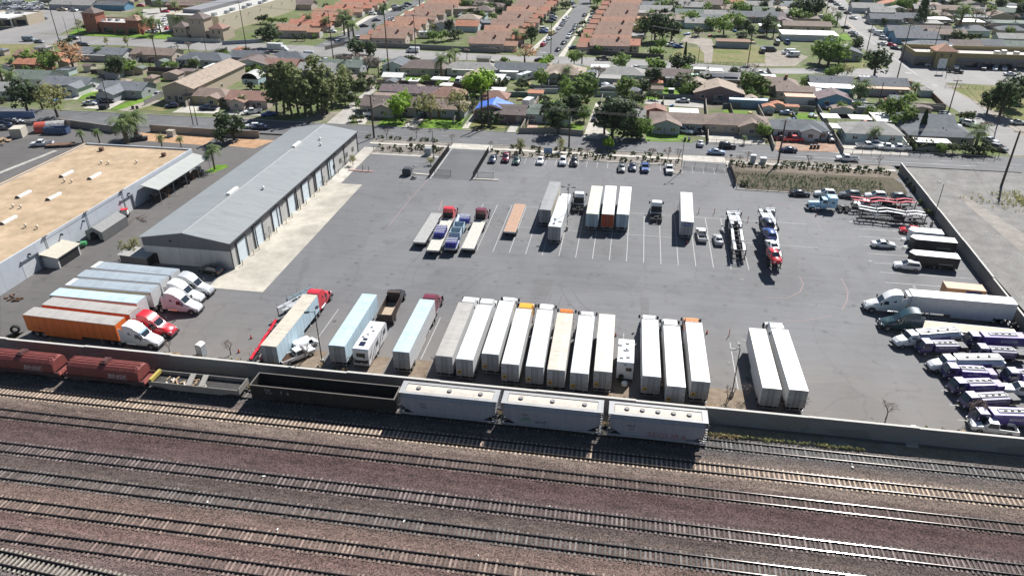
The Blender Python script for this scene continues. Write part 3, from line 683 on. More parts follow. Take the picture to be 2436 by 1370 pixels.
 q=MB();q.prism([(0,4.35),(4.4,3.45),(4.4,3.55),(0,4.45)],0,22.6);fix_mesh(q.build("roof",ribbed("pale sheet roof",(.40,.41,.385),.9,1,contrast=.14,rough=.5),k))
 for i in range(5):
  q=MB();q.tube((4.2,.4+i*5.45,0),(4.2,.4+i*5.45,3.5),.07,.07,8);q.box(3.95,4.45,.15+i*5.45,.65+i*5.45,0,.06);q.build("post",GALV,k)
 q=MB();q.box(4.1,4.3,0,22.6,3.3,3.47);q.build("beam",GALV,k)
 for i,(yy,lab,m) in enumerate(((2,"dark parts rack under the near end of the lean-to",BLACK),(6,"dark machinery heap under the lean-to canopy",RUST),(11.5,"stacked drums and crates under middle of lean-to",BLACK),(17,"dark storage rack under the far half of lean-to",RUST),(20,"grey cabinet at the far end of lean-to",GALV))):
  q=MB();rr=random.Random(i)
  for j in range(9):
   q.obox((rr.uniform(.6,3.3),rr.uniform(-1.6,1.6),rr.uniform(.3,1.5)),rr.uniform(.3,1.2),rr.uniform(.3,1.4),rr.uniform(.3,.9),rr.uniform(0,3))
  tag(q.build("storage_rack",m,None,False,(-109.2,143+yy,0)),lab,"storage")
neighbour()
def shed(name,s,c,w,d,h0,h1,rz,roofm,wallm,label,cat="shed",opens=True):
 v=Q(s,*c);t=root(name,v,rz,label,cat)
 b=MB();b.box(-w/2,-w/2+.08,-d/2,d/2,0,h1);b.box(w/2-.08,w/2,-d/2,d/2,0,h0);b.box(-w/2+.08,w/2-.08,-d/2,-d/2+.08,0,h0);b.box(-w/2+.08,w/2-.08,d/2-.08,d/2,0,h0);b.build("wall",wallm,t)
 r=MB();r.prism([(-w/2-.3,h1),(w/2+.3,h0),(w/2+.3,h0+.08),(-w/2-.3,h1+.08)],-d/2-.3,d/2+.3);fix_mesh(r.build("roof",roofm,t))
 if opens:
  o=MB();o.box(w/2+.003,w/2+.02,-d/2+.4,d/2-.4,.1,h0-.35);o.build("opening",DARK,t)
 return t
shed("storage_shed",'I',(590,160),3.4,6.2,2.3,2.9,0,flat("beige shed roof",(.47,.43,.35),.8),flat("pale shed wall",(.55,.54,.52),.8),"beige lean-to shed against the pale wall near the railway")
def tent():
 v=Q('E',1010,1190);t=root("canopy_tent",(-107.2,v.y,0),0,"grey fabric carport tent with arched end beside the pale wall","tent")
 m=flat("grey tent fabric",(.13,.13,.13),.8,0,.15);m2=flat("pale tent top",(.23,.23,.222),.8)
 r=MB();r.prism([(-1.9,2.1),(0,3.1),(1.9,2.1),(1.9,2.16),(0,3.17),(-1.9,2.16)],-4.2,4.2);fix_mesh(r.build("roof",m2,t))
 s=MB();s.box(1.86,1.9,-4.2,4.2,.1,2.12);s.box(-1.9,-1.86,-4.2,4.2,.1,2.12);s.box(-1.86,1.86,4.16,4.2,.1,2.1);s.build("side_curtain",m,t)
 e=MB();e.poly([(-1.9,-4.2,.2),(-1.9,-4.2,2.1),(0,-4.2,3.1),(1.9,-4.2,2.1),(1.9,-4.2,.4),(1.2,-4.2,.5),(.9,-4.2,1.7),(0,-4.2,2.2),(-.9,-4.2,1.7),(-1.1,-4.2,.3)]);e.build("end_flap",m2,t)
tent()
# low shed and wall by the warehouse near corner
shed("lean_to_shed",'I',(1310,180),5.5,3.4,2.2,2.5,0,ribbed("shed sheet roof",(.36,.35,.33),.3,1,contrast=.15),flat("dark shed wall",(.12,.11,.11),.8),"low grey sheet-roofed shed beside the warehouse near corner")

# ---------------------------------------------------------------- walls and fences
M_BLOCK=blockwall("grey block wall",(.245,.235,.222),(1.0,.96,.90));M_BLOCK2=blockwall("tan block wall",(.36,.315,.26),(.95,.95,.95))
M_CAP=flat("pale wall cap",(.52,.50,.46),.85)
def wall_run(name,pts,h,thick,m,label,cat="wall",cap=M_CAP,steps=None):
 """a masonry wall following ground points; its top may step"""
 t=root(name,(pts[0][0],pts[0][1],0),0,label,cat);o=Vector((pts[0][0],pts[0][1],0))
 b=MB();c=MB()
 for i,(p,q) in enumerate(zip(pts,pts[1:])):
  p=Vector((p[0],p[1],0))-o;q=Vector((q[0],q[1],0))-o
  d=(q-p);L=d.length;az=math.atan2(d.y,d.x);hh=h+(steps[i % len(steps)] if steps else 0)
  mid=(p+q)/2
  b.obox((mid.x,mid.y,hh/2),L,thick,hh,az)
  if cap:c.obox((mid.x,mid.y,hh+.042),L,thick+.08,.08,az)
 b.build("wall_body",m,t)
 if cap:c.build("wall_cap",cap,t)
 return t
ys_=83.5
xs_=[-150,-110,-94,-80.5,-66,-52,-38,-24,-10,4,13.5,27,41,55,66.4]
wall_run("perimeter_wall",[(x,ys_) for x in xs_],2.5,.3,M_BLOCK,"long grey block wall with stepped top between railway and truck lot","wall",M_CAP,[.1,.1,.0,.1,0,-.06,.08,0,.06,-.04,.06,.1,.0,.12,.05])
n=14
wall_run("perimeter_wall",[(WX0+.1+(WX1-WX0)*k/n,193+(83.4-193)*k/n) for k in range(n+1)],2.3,.25,M_BLOCK,"pale block wall along right side of lot beside the dirt field","wall",M_CAP,[0,.05,.1,.05,.12,.1,.18,.15])
wall_run("street_wall",[Q('E',560,185),Q('E',1085,260)],2.0,.25,M_BLOCK2,"grey block wall by the street left of the gap with palms","wall",None)
wall_run("street_wall",[Q('E',1405,245),Q('E',2035,290),Q('E',2420,305)],2.0,.25,M_BLOCK2,"tan block wall along street behind the orange gravel pads","wall",None)
wall_run("street_wall",[Q('E',-300,120),Q('E',330,120)],2.0,.25,flat("blue painted wall",(.16,.22,.36),.8),"blue painted wall by the street at far left","wall",None)
wall_run("block_wall",[Q('A',2070,420),Q('B',0,405),Q('B',120,395)],1.6,.25,flat("blue grey wall",(.30,.32,.37),.85),"low grey-blue wall in front of the big store","wall",None)
wall_run("block_wall",[Q('B',1080,440),Q('B',1400,450),Q('B',2290,498)],2.0,.25,M_BLOCK,"long grey block wall on far side of street behind tiled houses","wall",None)
wall_run("block_wall",[Q('C',790,500),Q('C',1020,520),Q('C',1480,555)],1.8,.25,flat("dark hedge wall",(.10,.09,.085),.9),"dark wall along the street behind red tiled row","wall",None)
for s_,pts,m,lab in (('C',[(1870,960),(1885,1120),(1895,1340)],M_BLOCK2,"brown wall dividing driveway from the tan hip-roofed house"),('D',[(500,1020),(600,1190),(735,1430)],M_BLOCK,"grey wall between small grey house and white carports"),
 ('D',[(1200,1000),(1680,1040)],M_BLOCK,"grey wall closing off yard beside the side street"),('D',[(1690,1030),(1560,900)],flat("brown slat fence",(.16,.09,.065),.9),"brown fence along side street corner yard"),('D',[(1225,1250),(1340,1400)],WHITEP,"white wall beside the parked white pickups"),
 ('C',[(1790,925),(2110,935)],M_BLOCK2,"beige wall in front of plum gabled house"),('C',[(2030,1010),(2440,1000)],flat("grey fence",(.14,.16,.17),.8),"grey-green fence beside the blue container"),('C',[(0,900),(270,905)],flat("teal fence",(.10,.17,.17),.8),"teal fence behind white box truck"),
 ('C',[(275,870),(500,870)],flat("pale fence",(.45,.47,.49),.8),"pale grey fence below the bright round tree"),('C',[(840,900),(1270,910)],flat("pale green fence",(.33,.38,.38),.8),"pale green fence behind the water tank yard"),('B',[(1250,790),(1780,800),(1980,830)],flat("dark brown fence",(.075,.05,.055),.9),"dark brown fence below green back lawn"),
 ('C',[(355,870),(245,1060),(150,1240)],M_BLOCK2,"beige wall beside the driveway with white box truck"),('C',[(130,1240),(450,1240),(735,1265)],M_BLOCK2,"low beige front wall with posts under dark trees"),('A',[(850,690),(1330,660),(1800,680)],flat("dark brown fence",(.075,.05,.055),.9),"dark fence behind the grey-roofed houses at left"),
 ('B',[(1880,165),(2110,160)],M_BLOCK2,"beige garden wall between the tiled rows, farther one"),('B',[(2000,235),(2270,240)],M_BLOCK2,"beige garden wall between tiled rows, middle one"),('B',[(2000,275),(2230,280)],flat("dark brown fence",(.075,.05,.055),.9),"dark garden fence between tiled rows"),('B',[(680,470),(860,425)],M_BLOCK2,"low corner wall at mouth of residential street"),
 ('A',[(1560,380),(2060,400)],flat("pale kerb wall",(.5,.5,.42),.9),"low pale edging before tan towered restaurant"),('D',[(0,1000),(480,1040)],M_BLOCK,"grey wall behind blue-grey sedan and lawn"),('D',[(-60,1010),(20,1170),(95,1400)],M_BLOCK2,"tan wall left of the small grey hip-roofed house")):
 wall_run("garden_wall",[Q(s_,*p) for p in pts],1.6,.2,m,lab,"wall",None)
def fence(name,a,b,h,label,cat="fence",m=BLACK,sp=.16,bar=.022,posts=2.4,link=False):
 a,b=Vector((a[0],a[1],0)),Vector((b[0],b[1],0));d=b-a;L=d.length;az=math.atan2(d.y,d.x)
 t=root(name,a,az,label,cat)
 q=MB();n=int(L/sp)
 for i in range(n):
  x=(i+.5)*sp;q.box(x-bar/2,x+bar/2,-bar/2,bar/2,.08,h)
 for z in (.15,h-.12):q.box(0,L,-.02,.02,z,z+.04)
 q.build("panel",m,t)
 k=max(1,int(L/posts))
 for i in range(k+1):
  p=MB();x=L*i/k;p.box(x-.04,x+.04,-.04,.04,0,h+.12);p.build("post",m,t)
 return t
fence("iron_fence",(-48.3,169.6),(-48.3,190.5),1.8,"black iron fence along left edge of the entry driveway",sp=.12,bar=.035)
fence("iron_fence",(-37.3,170.2),(-37.2,190.5),1.8,"black iron fence along right edge of the entry driveway",sp=.12,bar=.035)
fence("iron_gate",Q('F',1700,655),Q('F',1850,668),1.7,"open black mesh gate leaf left of the entry driveway mouth","gate")
fence("iron_gate",Q('F',2100,680),Q('F',2245,690),1.7,"open black mesh gate leaf right of entry driveway mouth","gate")
fence("iron_gate",(15.0,187.0),(26.0,186.0),1.7,"long closed sliding gate across the second driveway","gate")
fence("iron_fence",(26.9,175.6),(26.6,189.5),1.8,"dark screened fence beside the basin and second driveway",sp=.05,bar=.04)
fence("iron_fence",(-68.6,186.7),(-50,186.9),1.5,"thin iron fence before the rock garden by warehouse",sp=.2)
fence("iron_fence",(27,174.2),(62,174.0),1.3,"thin iron fence along kerb in front of the basin",sp=.22)
fence("wire_fence",Q('C',1890,1335),Q('C',2300,1350),1.2,"low iron front fence of the tan hip-roofed house",sp=.25)
fence("wire_fence",Q('D',740,1430),Q('D',1360,1455),1.3,"iron front fence before the white pickups",sp=.25)
fence("wire_fence",Q('D',1360,1455),Q('D',2150,1500),1.3,"dark iron fence with pale balusters around corner house garden",sp=.3)
fence("wire_fence",Q('C',1480,580),Q('C',2427,625),1.2,"thin wire fence along the grassy lots",sp=.4)
fence("wire_fence",Q('B',1500,1150),Q('B',1660,1030),1.4,"chain-link fence beside long driveway and lawn",m=GALV,sp=.25)
fence("wire_fence",Q('B',1960,1180),Q('B',2130,930),1.4,"chain-link fence beside front lawn near the paired poles",m=GALV,sp=.25)
fence("wire_fence",Q('D',1690,820),Q('D',2700,880),1.2,"wire fence round the grassy corner field",sp=.5)
# posts by the driveway (short dark row)
for i,(x,y) in enumerate(((2365,1225),(2380,1190),(2395,1155),(2410,1120),(2430,1090),(2445,1060))):
 v=Q('B',x,y);q=MB();q.box(-.1,.1,-.1,.1,0,1.1);q.box(-.14,.14,-.14,.14,1.1,1.18)
 tag(q.build("gate_post",flat("dark brick post",(.07,.05,.045),.9),None,False,v),"short dark brick post in the row along red-car driveway","post","brick posts beside the driveway")
# ---------------------------------------------------------------- houses
ROOF={k:tiled(k+" roof",c) for k,c in dict(grey=(.18,.19,.205),slate=(.13,.14,.155),ltgrey=(.29,.28,.265),brown=(.245,.185,.155),dkbrown=(.165,.13,.12),tan=(.33,.265,.21),redbrown=(.28,.165,.13),
 terra=(.40,.175,.105),plum=(.185,.14,.145),green=(.15,.18,.155),clay=(.40,.225,.155),claydk=(.32,.205,.155),clayred=(.45,.195,.13)).items()}
WHITER=flat("white flat roof",(.74,.73,.68),.6,0,.1);SHEET=ribbed("white sheet roof",(.70,.70,.68),.4,0,contrast=.12)
WALLC={k:flat(k+" stucco",c,.85,0,.08) for k,c in dict(white=(.62,.62,.60),grey=(.36,.37,.39),tan=(.46,.38,.29),pink=(.52,.42,.37),cream=(.56,.51,.41),blue=(.14,.30,.44),plum=(.22,.15,.15),cyan=(.50,.58,.57),yellow=(.44,.37,.20),beige=(.42,.37,.32),brick=(.30,.12,.085),green=(.30,.34,.30)).items()}
DOORC=[flat("door %d" % i,c,.6) for i,c in enumerate(((.20,.12,.08),(.09,.07,.06),(.35,.32,.28)))]
GARAGE=ribbed("garage door panels",(.55,.54,.52),.5,2,contrast=.15)
def roof_faces(b,kind,w,d,ze,rise,ov,x=0,y=0):
 w2,d2=w/2+ov,d/2+ov;z0=ze-ov*rise/(min(w,d)/2)*.5
 zr=ze+rise;T=.14
 def slab(pts):
  n=len(pts);b.add([(x+p[0],y+p[1],p[2]) for p in pts]+[(x+p[0],y+p[1],p[2]+T) for p in pts],[(i,(i+1) % n,n+(i+1) % n,n+i) for i in range(n)]+[tuple(range(n-1,-1,-1)),tuple(range(n,2*n))])
 if kind=='gx':
  slab([(-w2,-d2,z0),(w2,-d2,z0),(w2,0,zr),(-w2,0,zr)]);slab([(w2,d2,z0),(-w2,d2,z0),(-w2,0,zr),(w2,0,zr)])
 elif kind=='gy':
  slab([(-w2,d2,z0),(-w2,-d2,z0),(0,-d2,zr),(0,d2,zr)]);slab([(w2,-d2,z0),(w2,d2,z0),(0,d2,zr),(0,-d2,zr)])
 elif kind=='hip':
  if w >= d:
   r=w2-d2*.9
   slab([(-w2,-d2,z0),(w2,-d2,z0),(r,0,zr),(-r,0,zr)]);slab([(w2,d2,z0),(-w2,d2,z0),(-r,0,zr),(r,0,zr)])
   slab([(w2,-d2,z0),(w2,d2,z0),(r,0,zr)]);slab([(-w2,d2,z0),(-w2,-d2,z0),(-r,0,zr)])
  else:
   r=d2-w2*.9
   slab([(-w2,d2,z0),(-w2,-d2,z0),(0,-r,zr),(0,r,zr)]);slab([(w2,-d2,z0),(w2,d2,z0),(0,r,zr),(0,-r,zr)])
   slab([(-w2,-d2,z0),(w2,-d2,z0),(0,-r,zr)]);slab([(w2,d2,z0),(-w2,d2,z0),(0,r,zr)])
 else:
  slab([(-w2,-d2,ze),(w2,-d2,ze),(w2,d2,ze),(-w2,d2,ze)])
def wall_mass(b,kind,w,d,ze,rise,x=0,y=0):
 if kind=='gx':b.prismx([(y-d/2,0),(y+d/2,0),(y+d/2,ze),(y,ze+rise-.06),(y-d/2,ze)],x-w/2,x+w/2)
 elif kind=='gy':b.prism([(x-w/2,0),(x+w/2,0),(x+w/2,ze),(x,ze+rise-.06),(x-w/2,ze)],y-d/2,y+d/2)
 else:b.box(x-w/2,x+w/2,y-d/2,y+d/2,0,ze)
HS=[]
def house(cx,cy,w,d,kind,roof,wall,label,rz=0.0,ze=2.7,rise=None,wing=None,chimney=False,vents=2,parts=True,cat="house",group=None,name="house",garage=False,ov=.5,seed=None):
 rr=random.Random(seed if seed is not None else int(cx*13+cy*7))
 rise=rise if rise is not None else .2*min(w,d)
 t=root(name,(cx,cy,0),rz,label,cat,group);HS.append((cx,cy,max(w,d)/2))
 rm=ROOF[roof] if isinstance(roof,str) else roof;wm=WALLC.get(wall,WALLC["grey"]) if isinstance(wall,str) else wall
 b=MB();wall_mass(b,kind,w,d,ze,rise)
 if wing:
  wx,ww,wd=wing;wk='gy';wr=.2*ww
  wall_mass(b,wk,ww-.02,wd+1,ze-.05,wr,wx,-d/2-wd/2+.5)
 fix_mesh(b.build("wall",wm,t))
 r=MB();roof_faces(r,kind,w,d,ze,rise,ov)
 if wing:roof_faces(r,'gy',ww,wd+d*.5,ze+.013,wr,ov,wx,-d/2-wd/2+d*.25)
 ro=fix_mesh(r.build("roof",rm,t))
 if parts:
  y=-d/2
  spans=[(-w/2,w/2,y)]
  if wing:spans=[s for s in ((-w/2,wx-ww/2,y),(wx+ww/2,w/2,y),(wx-ww/2,wx+ww/2,y-wd)) if s[1]-s[0]>1.6]
  done=False
  for k,(a,c,yy) in enumerate(spans):
   L=c-a
   if (garage and yy<y-.1) or (garage and not wing and k==0):
    g=MB();gx=(a+c)/2 if wing else a+2.7;g.box(gx-2.2,gx+2.2,yy-.05,yy-.004,0,2.15);g.build("garage_door",GARAGE,t);
    if wing:continue
    a=gx+2.6;L=c-a
   n=max(1,min(3,int(L/3.6)))
   for i in range(n):
    xx=a+L*(i+.5)/n
    if not done and i==n//2 and L>3:
     q=MB();q.box(xx-1.6,xx-.65,yy-.05,yy-.004,0,2.1);q.build("door",rr.choice(DOORC),t);done=True;xx += .5
    f=MB();f.box(xx-.75,xx+.75,yy-.07,yy-.004,.95,2.15);fo=f.build("window",WHITEP,t)
    p=MB();p.box(xx-.67,xx-.03,yy-.075,yy-.072,1.03,2.07);p.box(xx+.03,xx+.67,yy-.075,yy-.072,1.03,2.07);p.build("pane",GLASS,fo)
  for sx in (1,-1):
   f=MB();f.box(sx*(w/2+.004),sx*(w/2+.06),-.7,.7,1.0,2.1);fo=f.build("window",WHITEP,t)
   p=MB();p.box(sx*(w/2+.062),sx*(w/2+.066),-.6,.6,1.1,2.0);p.build("pane",GLASS,fo)
  if kind in ('gx','gy','hip'):
   for i in range(vents):
    xx=rr.uniform(-w*.35,w*.35);yy=rr.uniform(.08,.3)*d*rr.choice((-1,1))
    if kind=='gy':zz=ze+rise*(1-abs(xx)/(w/2))
    else:zz=ze+rise*(1-abs(yy)/(d/2))
    v=MB();v.tube((xx,yy,zz-.1),(xx,yy,zz+.42),.13,.13,7);v.tube((xx,yy,zz+.42),(xx,yy,zz+.52),.2,.08,7);v.build("vent",GALV,ro)
  if chimney:
   c=MB();c.box(w*.2,w*.2+.9,-.5,.4,ze,ze+rise+.9);c.box(w*.2-.06,w*.2+.96,-.56,.46,ze+rise+.9,ze+rise+1.0);c.build("chimney",WALLC["brick"],ro)
 return t
def H(s,x,y,w,d,kind,roof,wall,label,z=3.4,**k):
 v=Q(s,x,y,z);return house(v.x,v.y,w,d,kind,roof,wall,label,**k)
# --- between the two streets, left to right
H('A',660,745,17,9,'gx','grey','white',"grey-roofed white house with side gable wing and wide driveway",wing=(5.5,6,4),garage=False)
H('A',1180,790,16,9,'gx','grey','grey',"grey-roofed house whose garage wing faces the street, beside the long tan block",wing=(-1.5,6.5,6),garage=True)
H('A',330,690,14,10,'gx','green','white',"green-grey roofed house behind the dark street trees, far left")
H('A',90,800,13,9,'gx','ltgrey','white',"pale grey house behind two palms at left edge",garage=True)
v=Q('A',1720,780,5.5);v2=Q('A',2080,600,5.5)
house((v.x+v2.x)/2,(v.y+v2.y)/2,11,36,'gy','tan','tan',"long two-storey tan apartment block with brown roof running back from street",ze=4.8,rise=2.0,cat="apartment block",name="apartment_block",vents=4)
H('A',1960,850,15,8,'hip','brown','yellow',"brown hip-roofed yellow house right of long tan block",wing=(3.5,4.5,2.5))
H('B',0,880,14,9,'gx','redbrown','pink',"reddish-roofed pink house beside the eucalyptus grove",wing=(-2,5,3))
q_=Q('A',2370,770,2.5);t_=root("barrel_shed",q_,0,"pale teal shed with round barrel roof beside brown houses","shed")
b_=MB();b_.prism([(-3,0),(3,0),(3,2.0),(2.3,3.0),(1.2,3.6),(0,3.8),(-1.2,3.6),(-2.3,3.0),(-3,2.0)],-3,3);fix_mesh(b_.build("wall",flat("teal siding",(.38,.50,.52),.7),t_))
b_=MB();b_.prism([(3.15,1.9),(2.4,3.1),(1.25,3.72),(0,3.93),(-1.25,3.72),(-2.4,3.1),(-3.15,1.9),(-3.1,2.0),(-2.34,3.05),(-1.2,3.65),(0,3.85),(1.2,3.65),(2.34,3.05),(3.1,2.0)],-3.2,3.2);fix_mesh(b_.build("roof",flat("grey barrel roofing",(.42,.42,.40),.7),t_))
H('A',320,490,13,8,'gx','redbrown','brick',"rear red-brown roofed house beside the open green field")
H('A',310,565,12,7,'gx','terra','brick',"front terracotta-roofed house beside orange-tinged tree")
H('A',990,470,20,9,'gx','grey','white',"blue-grey roofed house with white gable end near far street")
H('A',900,500,10,5,'flat',SHEET,'grey',"low white sheet-roofed patio cover before blue-grey house",z=2.6,ze=2.4,parts=False,name="patio_cover",cat="patio cover")
H('A',1460,475,18,9,'gx','brown','pink',"brown-roofed house behind the tall fan palm")
H('A',1910,520,20,10,'hip','slate','white',"dark slate hip-roofed white house with front gable",wing=(-2,5,3))
H('A',2320,500,13,9,'gx','slate','grey',"dark slate gabled house beside the far street at grove's left")
H('A',2370,560,14,9,'gy','dkbrown','cyan',"dark gabled house with pale awning behind long tan block")
H('A',2060,620,10,7,'flat',WHITER,'grey',"white flat carport roof attached behind long tan block",z=2.6,ze=2.6,parts=False,name="carport",cat="carport")
H('B',60,535,14,9,'hip','dkbrown','grey',"dark brown hip-roofed house below the box truck")
H('B',350,510,15,9,'hip','slate','beige',"dark hip-roofed house with solar panels under the dark roadside tree")
H('B',290,565,13,7,'gx','redbrown','brick',"low red-brown roofed house before the dark hip roof")
H('B',625,615,14,9,'gx','ltgrey','grey',"pale grey roofed house behind the eucalyptus tops")
H('B',860,585,15,9,'gx','green','grey',"long faded green roof house behind leafless tree")
H('B',1350,580,9,10,'gy','slate','cyan',"slate gabled house with pale front behind thin tall palm")
H('B',1610,595,17,10,'hip','dkbrown','beige',"dark brown hip-roofed house with big rear porch and white lawn chairs",wing=None)
H('B',1320,695,7,5,'gx',WHITER,'white',"small white-roofed garden shed by the dark fence",z=2.6,ze=2.2,parts=False,name="garden_shed",cat="shed")
H('B',960,735,13,7,'gx','tan','cream',"low tan-roofed outbuilding half hidden by bare trees",z=2.8,parts=False)
H('B',2060,605,19,8,'hip','ltgrey','white',"light grey hip-roofed house with white awning and solar strip")
v=Q('B',2060,645,2.6);b_=MB();b_.box(-8,8,-2,2,2.5,2.62);a_=b_.build("patio_awning",WHITEP,None,False,(v.x,v.y,0));tag(a_,"long white awning with dark solar strip behind the light grey house","awning")
b_=MB();b_.box(-5.5,5.5,-.9,.9,2.66,2.72);b_.build("solar_panel",flat("solar panel",(.02,.025,.05),.2),a_)
for k in range(6):b_=MB();b_.box(-7.9+k*3.15,-7.8+k*3.15,-1.9,-1.8,0,2.5);b_.build("post",WHITEP,a_)
H('B',2080,700,8,8,'gy','tan','white',"small tan-roofed white garage on green back lawn",z=3.2,garage=True,name="garage",cat="garage")
H('C',160,615,19,9,'gx','slate','cyan',"long dark slate roofed house with white front carport")
H('C',50,655,6,5,'flat',WHITER,'white',"white flat carport before the dark slate house",z=2.6,ze=2.5,parts=False,name="carport",cat="carport")
v=Q('B',2270,720,2.6);b_=MB();b_.box(-3,3,-5,5,2.5,2.6);a_=b_.build("patio_cover",ribbed("striped patio roof",(.62,.63,.60),.9,1,contrast=.4),None,False,(v.x,v.y,0));tag(a_,"striped white patio cover beside the camper trailers","patio cover")
for k in range(4):b_=MB();b_.box((-2.9,2.8)[k % 2],(-2.8,2.9)[k % 2],(-4.9,4.8)[k//2],(-4.8,4.9)[k//2],0,2.5);b_.build("post",WHITEP,a_)
H('B',1365,810,11,7,'gx','plum','blue',"plum-roofed house with blue wall behind large brown house")
H('B',1310,935,18,10,'gx','dkbrown','beige',"large dark brown roofed house with front gable and carport beside the alley",wing=(-1,6.5,3))
H('B',1280,885,10,4,'flat','brown','beige',"flat brown rear extension behind large brown house",z=2.9,ze=2.8,parts=False,name="extension",cat="extension")
H('B',1605,840,9,7,'gx','plum','grey',"small grey-brown outbuilding behind the lollipop trees",z=3)
H('B',1830,855,11,9,'hip','redbrown','tan',"red-brown hip-roofed rear house behind the olive trees",rise=2.2)
H('B',1800,960,14,9,'hip','brown','grey',"brown hip-roofed grey house behind two young olive trees")
H('B',2270,875,8,7,'hip','redbrown','tan',"small red-brown hip-roofed hut behind the tarp-covered roof",rise=1.8)
hh=H('B',2255,985,11,9,'gy','dkbrown','plum',"dark house under a crumpled blue roof tarpaulin near paired poles",rise=2.0)
H('B',2420,1010,9,9,'gx','dkbrown','plum',"dark brown roofed house joined to right of the tarp-covered house")
v=Q('B',2265,970,4.5);rr_=random.Random(4);b_=MB();g_=[]
for sgn in (-1,1):
 n_=9;vs_=[]
 for j in range(n_+1):
  for i in range(n_+1):
   u=i/n_;w_=j/n_;X=sgn*u*5.4;Y=-4.3+w_*8.6
   vs_.append((X,Y,2.7+2.0*(1-abs(X)/6)+.24+rr_.uniform(-.03,.12)))
 b_.add(vs_,[(j*(n_+1)+i,j*(n_+1)+i+1,(j+1)*(n_+1)+i+1,(j+1)*(n_+1)+i) for j in range(n_) for i in range(n_)])
o_=b_.build("roof_tarp",flat("blue tarpaulin",(.10,.22,.75),.35,0,.45,.9),None,True,(hh.location.x,hh.location.y,0));tag(o_,"bright blue crumpled tarpaulin spread over a dark gabled roof","tarpaulin")
H('C',560,645,15,12,'hip','tan','grey',"tan-brown roofed house with gable beside motor homes",wing=(-3,5,2))
H('C',1100,655,16,9,'hip','ltgrey','cyan',"light grey hip-roofed pale cyan house beyond leafless tree")
H('C',970,715,8,6,'flat','ltgrey','grey',"low grey flat lean-to left of the pale cyan house",z=2.6,ze=2.6,parts=False,name="extension",cat="extension")
H('C',1530,670,15,9,'gx','dkbrown','brick',"dark brown roofed house behind the dark round trees and cypress")
H('C',1640,715,10,6,'flat','grey','grey',"grey flat patio roof before the dark brown house",z=2.7,ze=2.6,parts=False,name="patio_cover",cat="patio cover")
H('C',1840,708,7,6,'flat',flat("mint sheet roof",(.48,.74,.66),.5),'green',"mint green flat carport roof",z=2.8,ze=2.6,parts=False,name="carport",cat="carport")
H('C',2040,700,16,8,'gx','ltgrey','beige',"light grey roof with two solar arrays near far street")
for x in (1975,2110):
 v=Q('C',x,695,4.0);b_=MB();b_.obox((0,0,0),5,2.2,.08,0,0,.35);tag(b_.build("solar_array",flat("solar panel",(.02,.025,.05),.2),None,False,(v.x,v.y-1,3.95)),"left solar array on light grey roof" if x<2000 else "right solar array on light grey roof","solar array")
H('C',1990,815,16,11,'gy','tan','plum',"wide tan gabled house with plum-coloured front wall",rise=2.4,wing=None)
H('C',1800,770,9,8,'gy','tan','plum',"small tan gabled wing left of the plum-fronted house",rise=1.6)
H('C',2400,740,12,9,'hip','brown','beige',"brown hip-roofed house with bushy tree in front")
H('C',420,1010,14,9,'hip','green','cyan',"grey-green roofed house hidden behind dark front trees")
H('C',1120,1040,12,8,'gx','ltgrey','beige',"beige house behind the very large dark tree")
H('C',1600,1085,15,9,'gx','brown','grey',"brown-roofed grey house with large white-framed window and front gable",wing=(-3,8,3))
H('C',1410,1000,6,5,'gy','redbrown','brick',"small brown shed behind the grey gabled house",z=2.8,ze=2.3,parts=False,name="garden_shed",cat="shed")
H('C',1670,1030,8,4,'flat',WHITER,'grey',"flat white roofed shed behind the grey gabled house",z=2.6,ze=2.5,parts=False,name="garden_shed",cat="shed")
H('C',2160,1105,18,9,'hip','brown','tan',"brown hip-roofed tan house with dark-framed windows and concrete yard",rise=2.1,chimney=False,wing=(4,7,1.5))
H('D',330,1150,15,9,'hip','slate','white',"small slate hip-roofed pale house behind red pickup",wing=(2.5,5,1.5))
H('D',1000,1180,15,10,'hip','ltgrey','cyan',"light grey hip-roofed pale house with white side carports")
for x,y,w_,d_,lab in ((670,1082,8,5,"white flat carport roof, left one behind pale house"),(850,1090,9,5,"white flat carport roof, middle one behind pale house"),(1100,1090,5,10,"long white flat carport roof right behind the pale house"),(725,1175,6,5,"white carport roof at front left of the pale house")):
 v=Q('D',x,y,2.6);b_=MB();b_.box(-w_/2,w_/2,-d_/2,d_/2,2.5,2.62);a_=b_.build("carport",WHITER,None,False,(v.x,v.y,0));tag(a_,lab,"carport")
 for k in range(4):b_=MB();sx,sy=(-1,1)[k % 2],(-1,1)[k//2];b_.box(sx*(w_/2-.1)-.05,sx*(w_/2-.1)+.05,sy*(d_/2-.1)-.05,sy*(d_/2-.1)+.05,0,2.5);b_.build("post",WHITEP,a_)
H('D',1490,1110,15,11,'gx','slate','grey',"rear slate-roofed half of corner house with rooftop units")
H('D',1620,1200,17,10,'hip','slate','beige',"slate hip-roofed corner house with solar panels behind the garden")
H('D',1570,1310,8,3,'flat',WHITER,'beige',"small white-roofed porch at front of corner house",z=2.5,ze=2.4,parts=False,name="porch",cat="porch")
H('D',110,755,15,10,'hip','brown','beige',"large brown hip-roofed house with chimney pipes near far street",chimney=True)
H('D',290,830,12,6,'gx','brown','beige',"low brown roofed wing before large brown house",z=2.9)
H('D',620,735,14,8,'gx','slate','white',"dark gabled house with flat white front roof")
H('D',640,800,14,6,'flat',WHITER,'blue',"flat white patio roof before dark gabled house",z=2.7,ze=2.6,parts=False,name="patio_cover",cat="patio cover")
H('D',650,880,10,8,'gy','plum','blue',"small bright blue gabled house with grey roof",rise=1.8)
H('D',1110,755,15,9,'gx','slate','grey',"slate-roofed house with tan awning at the street crossing")
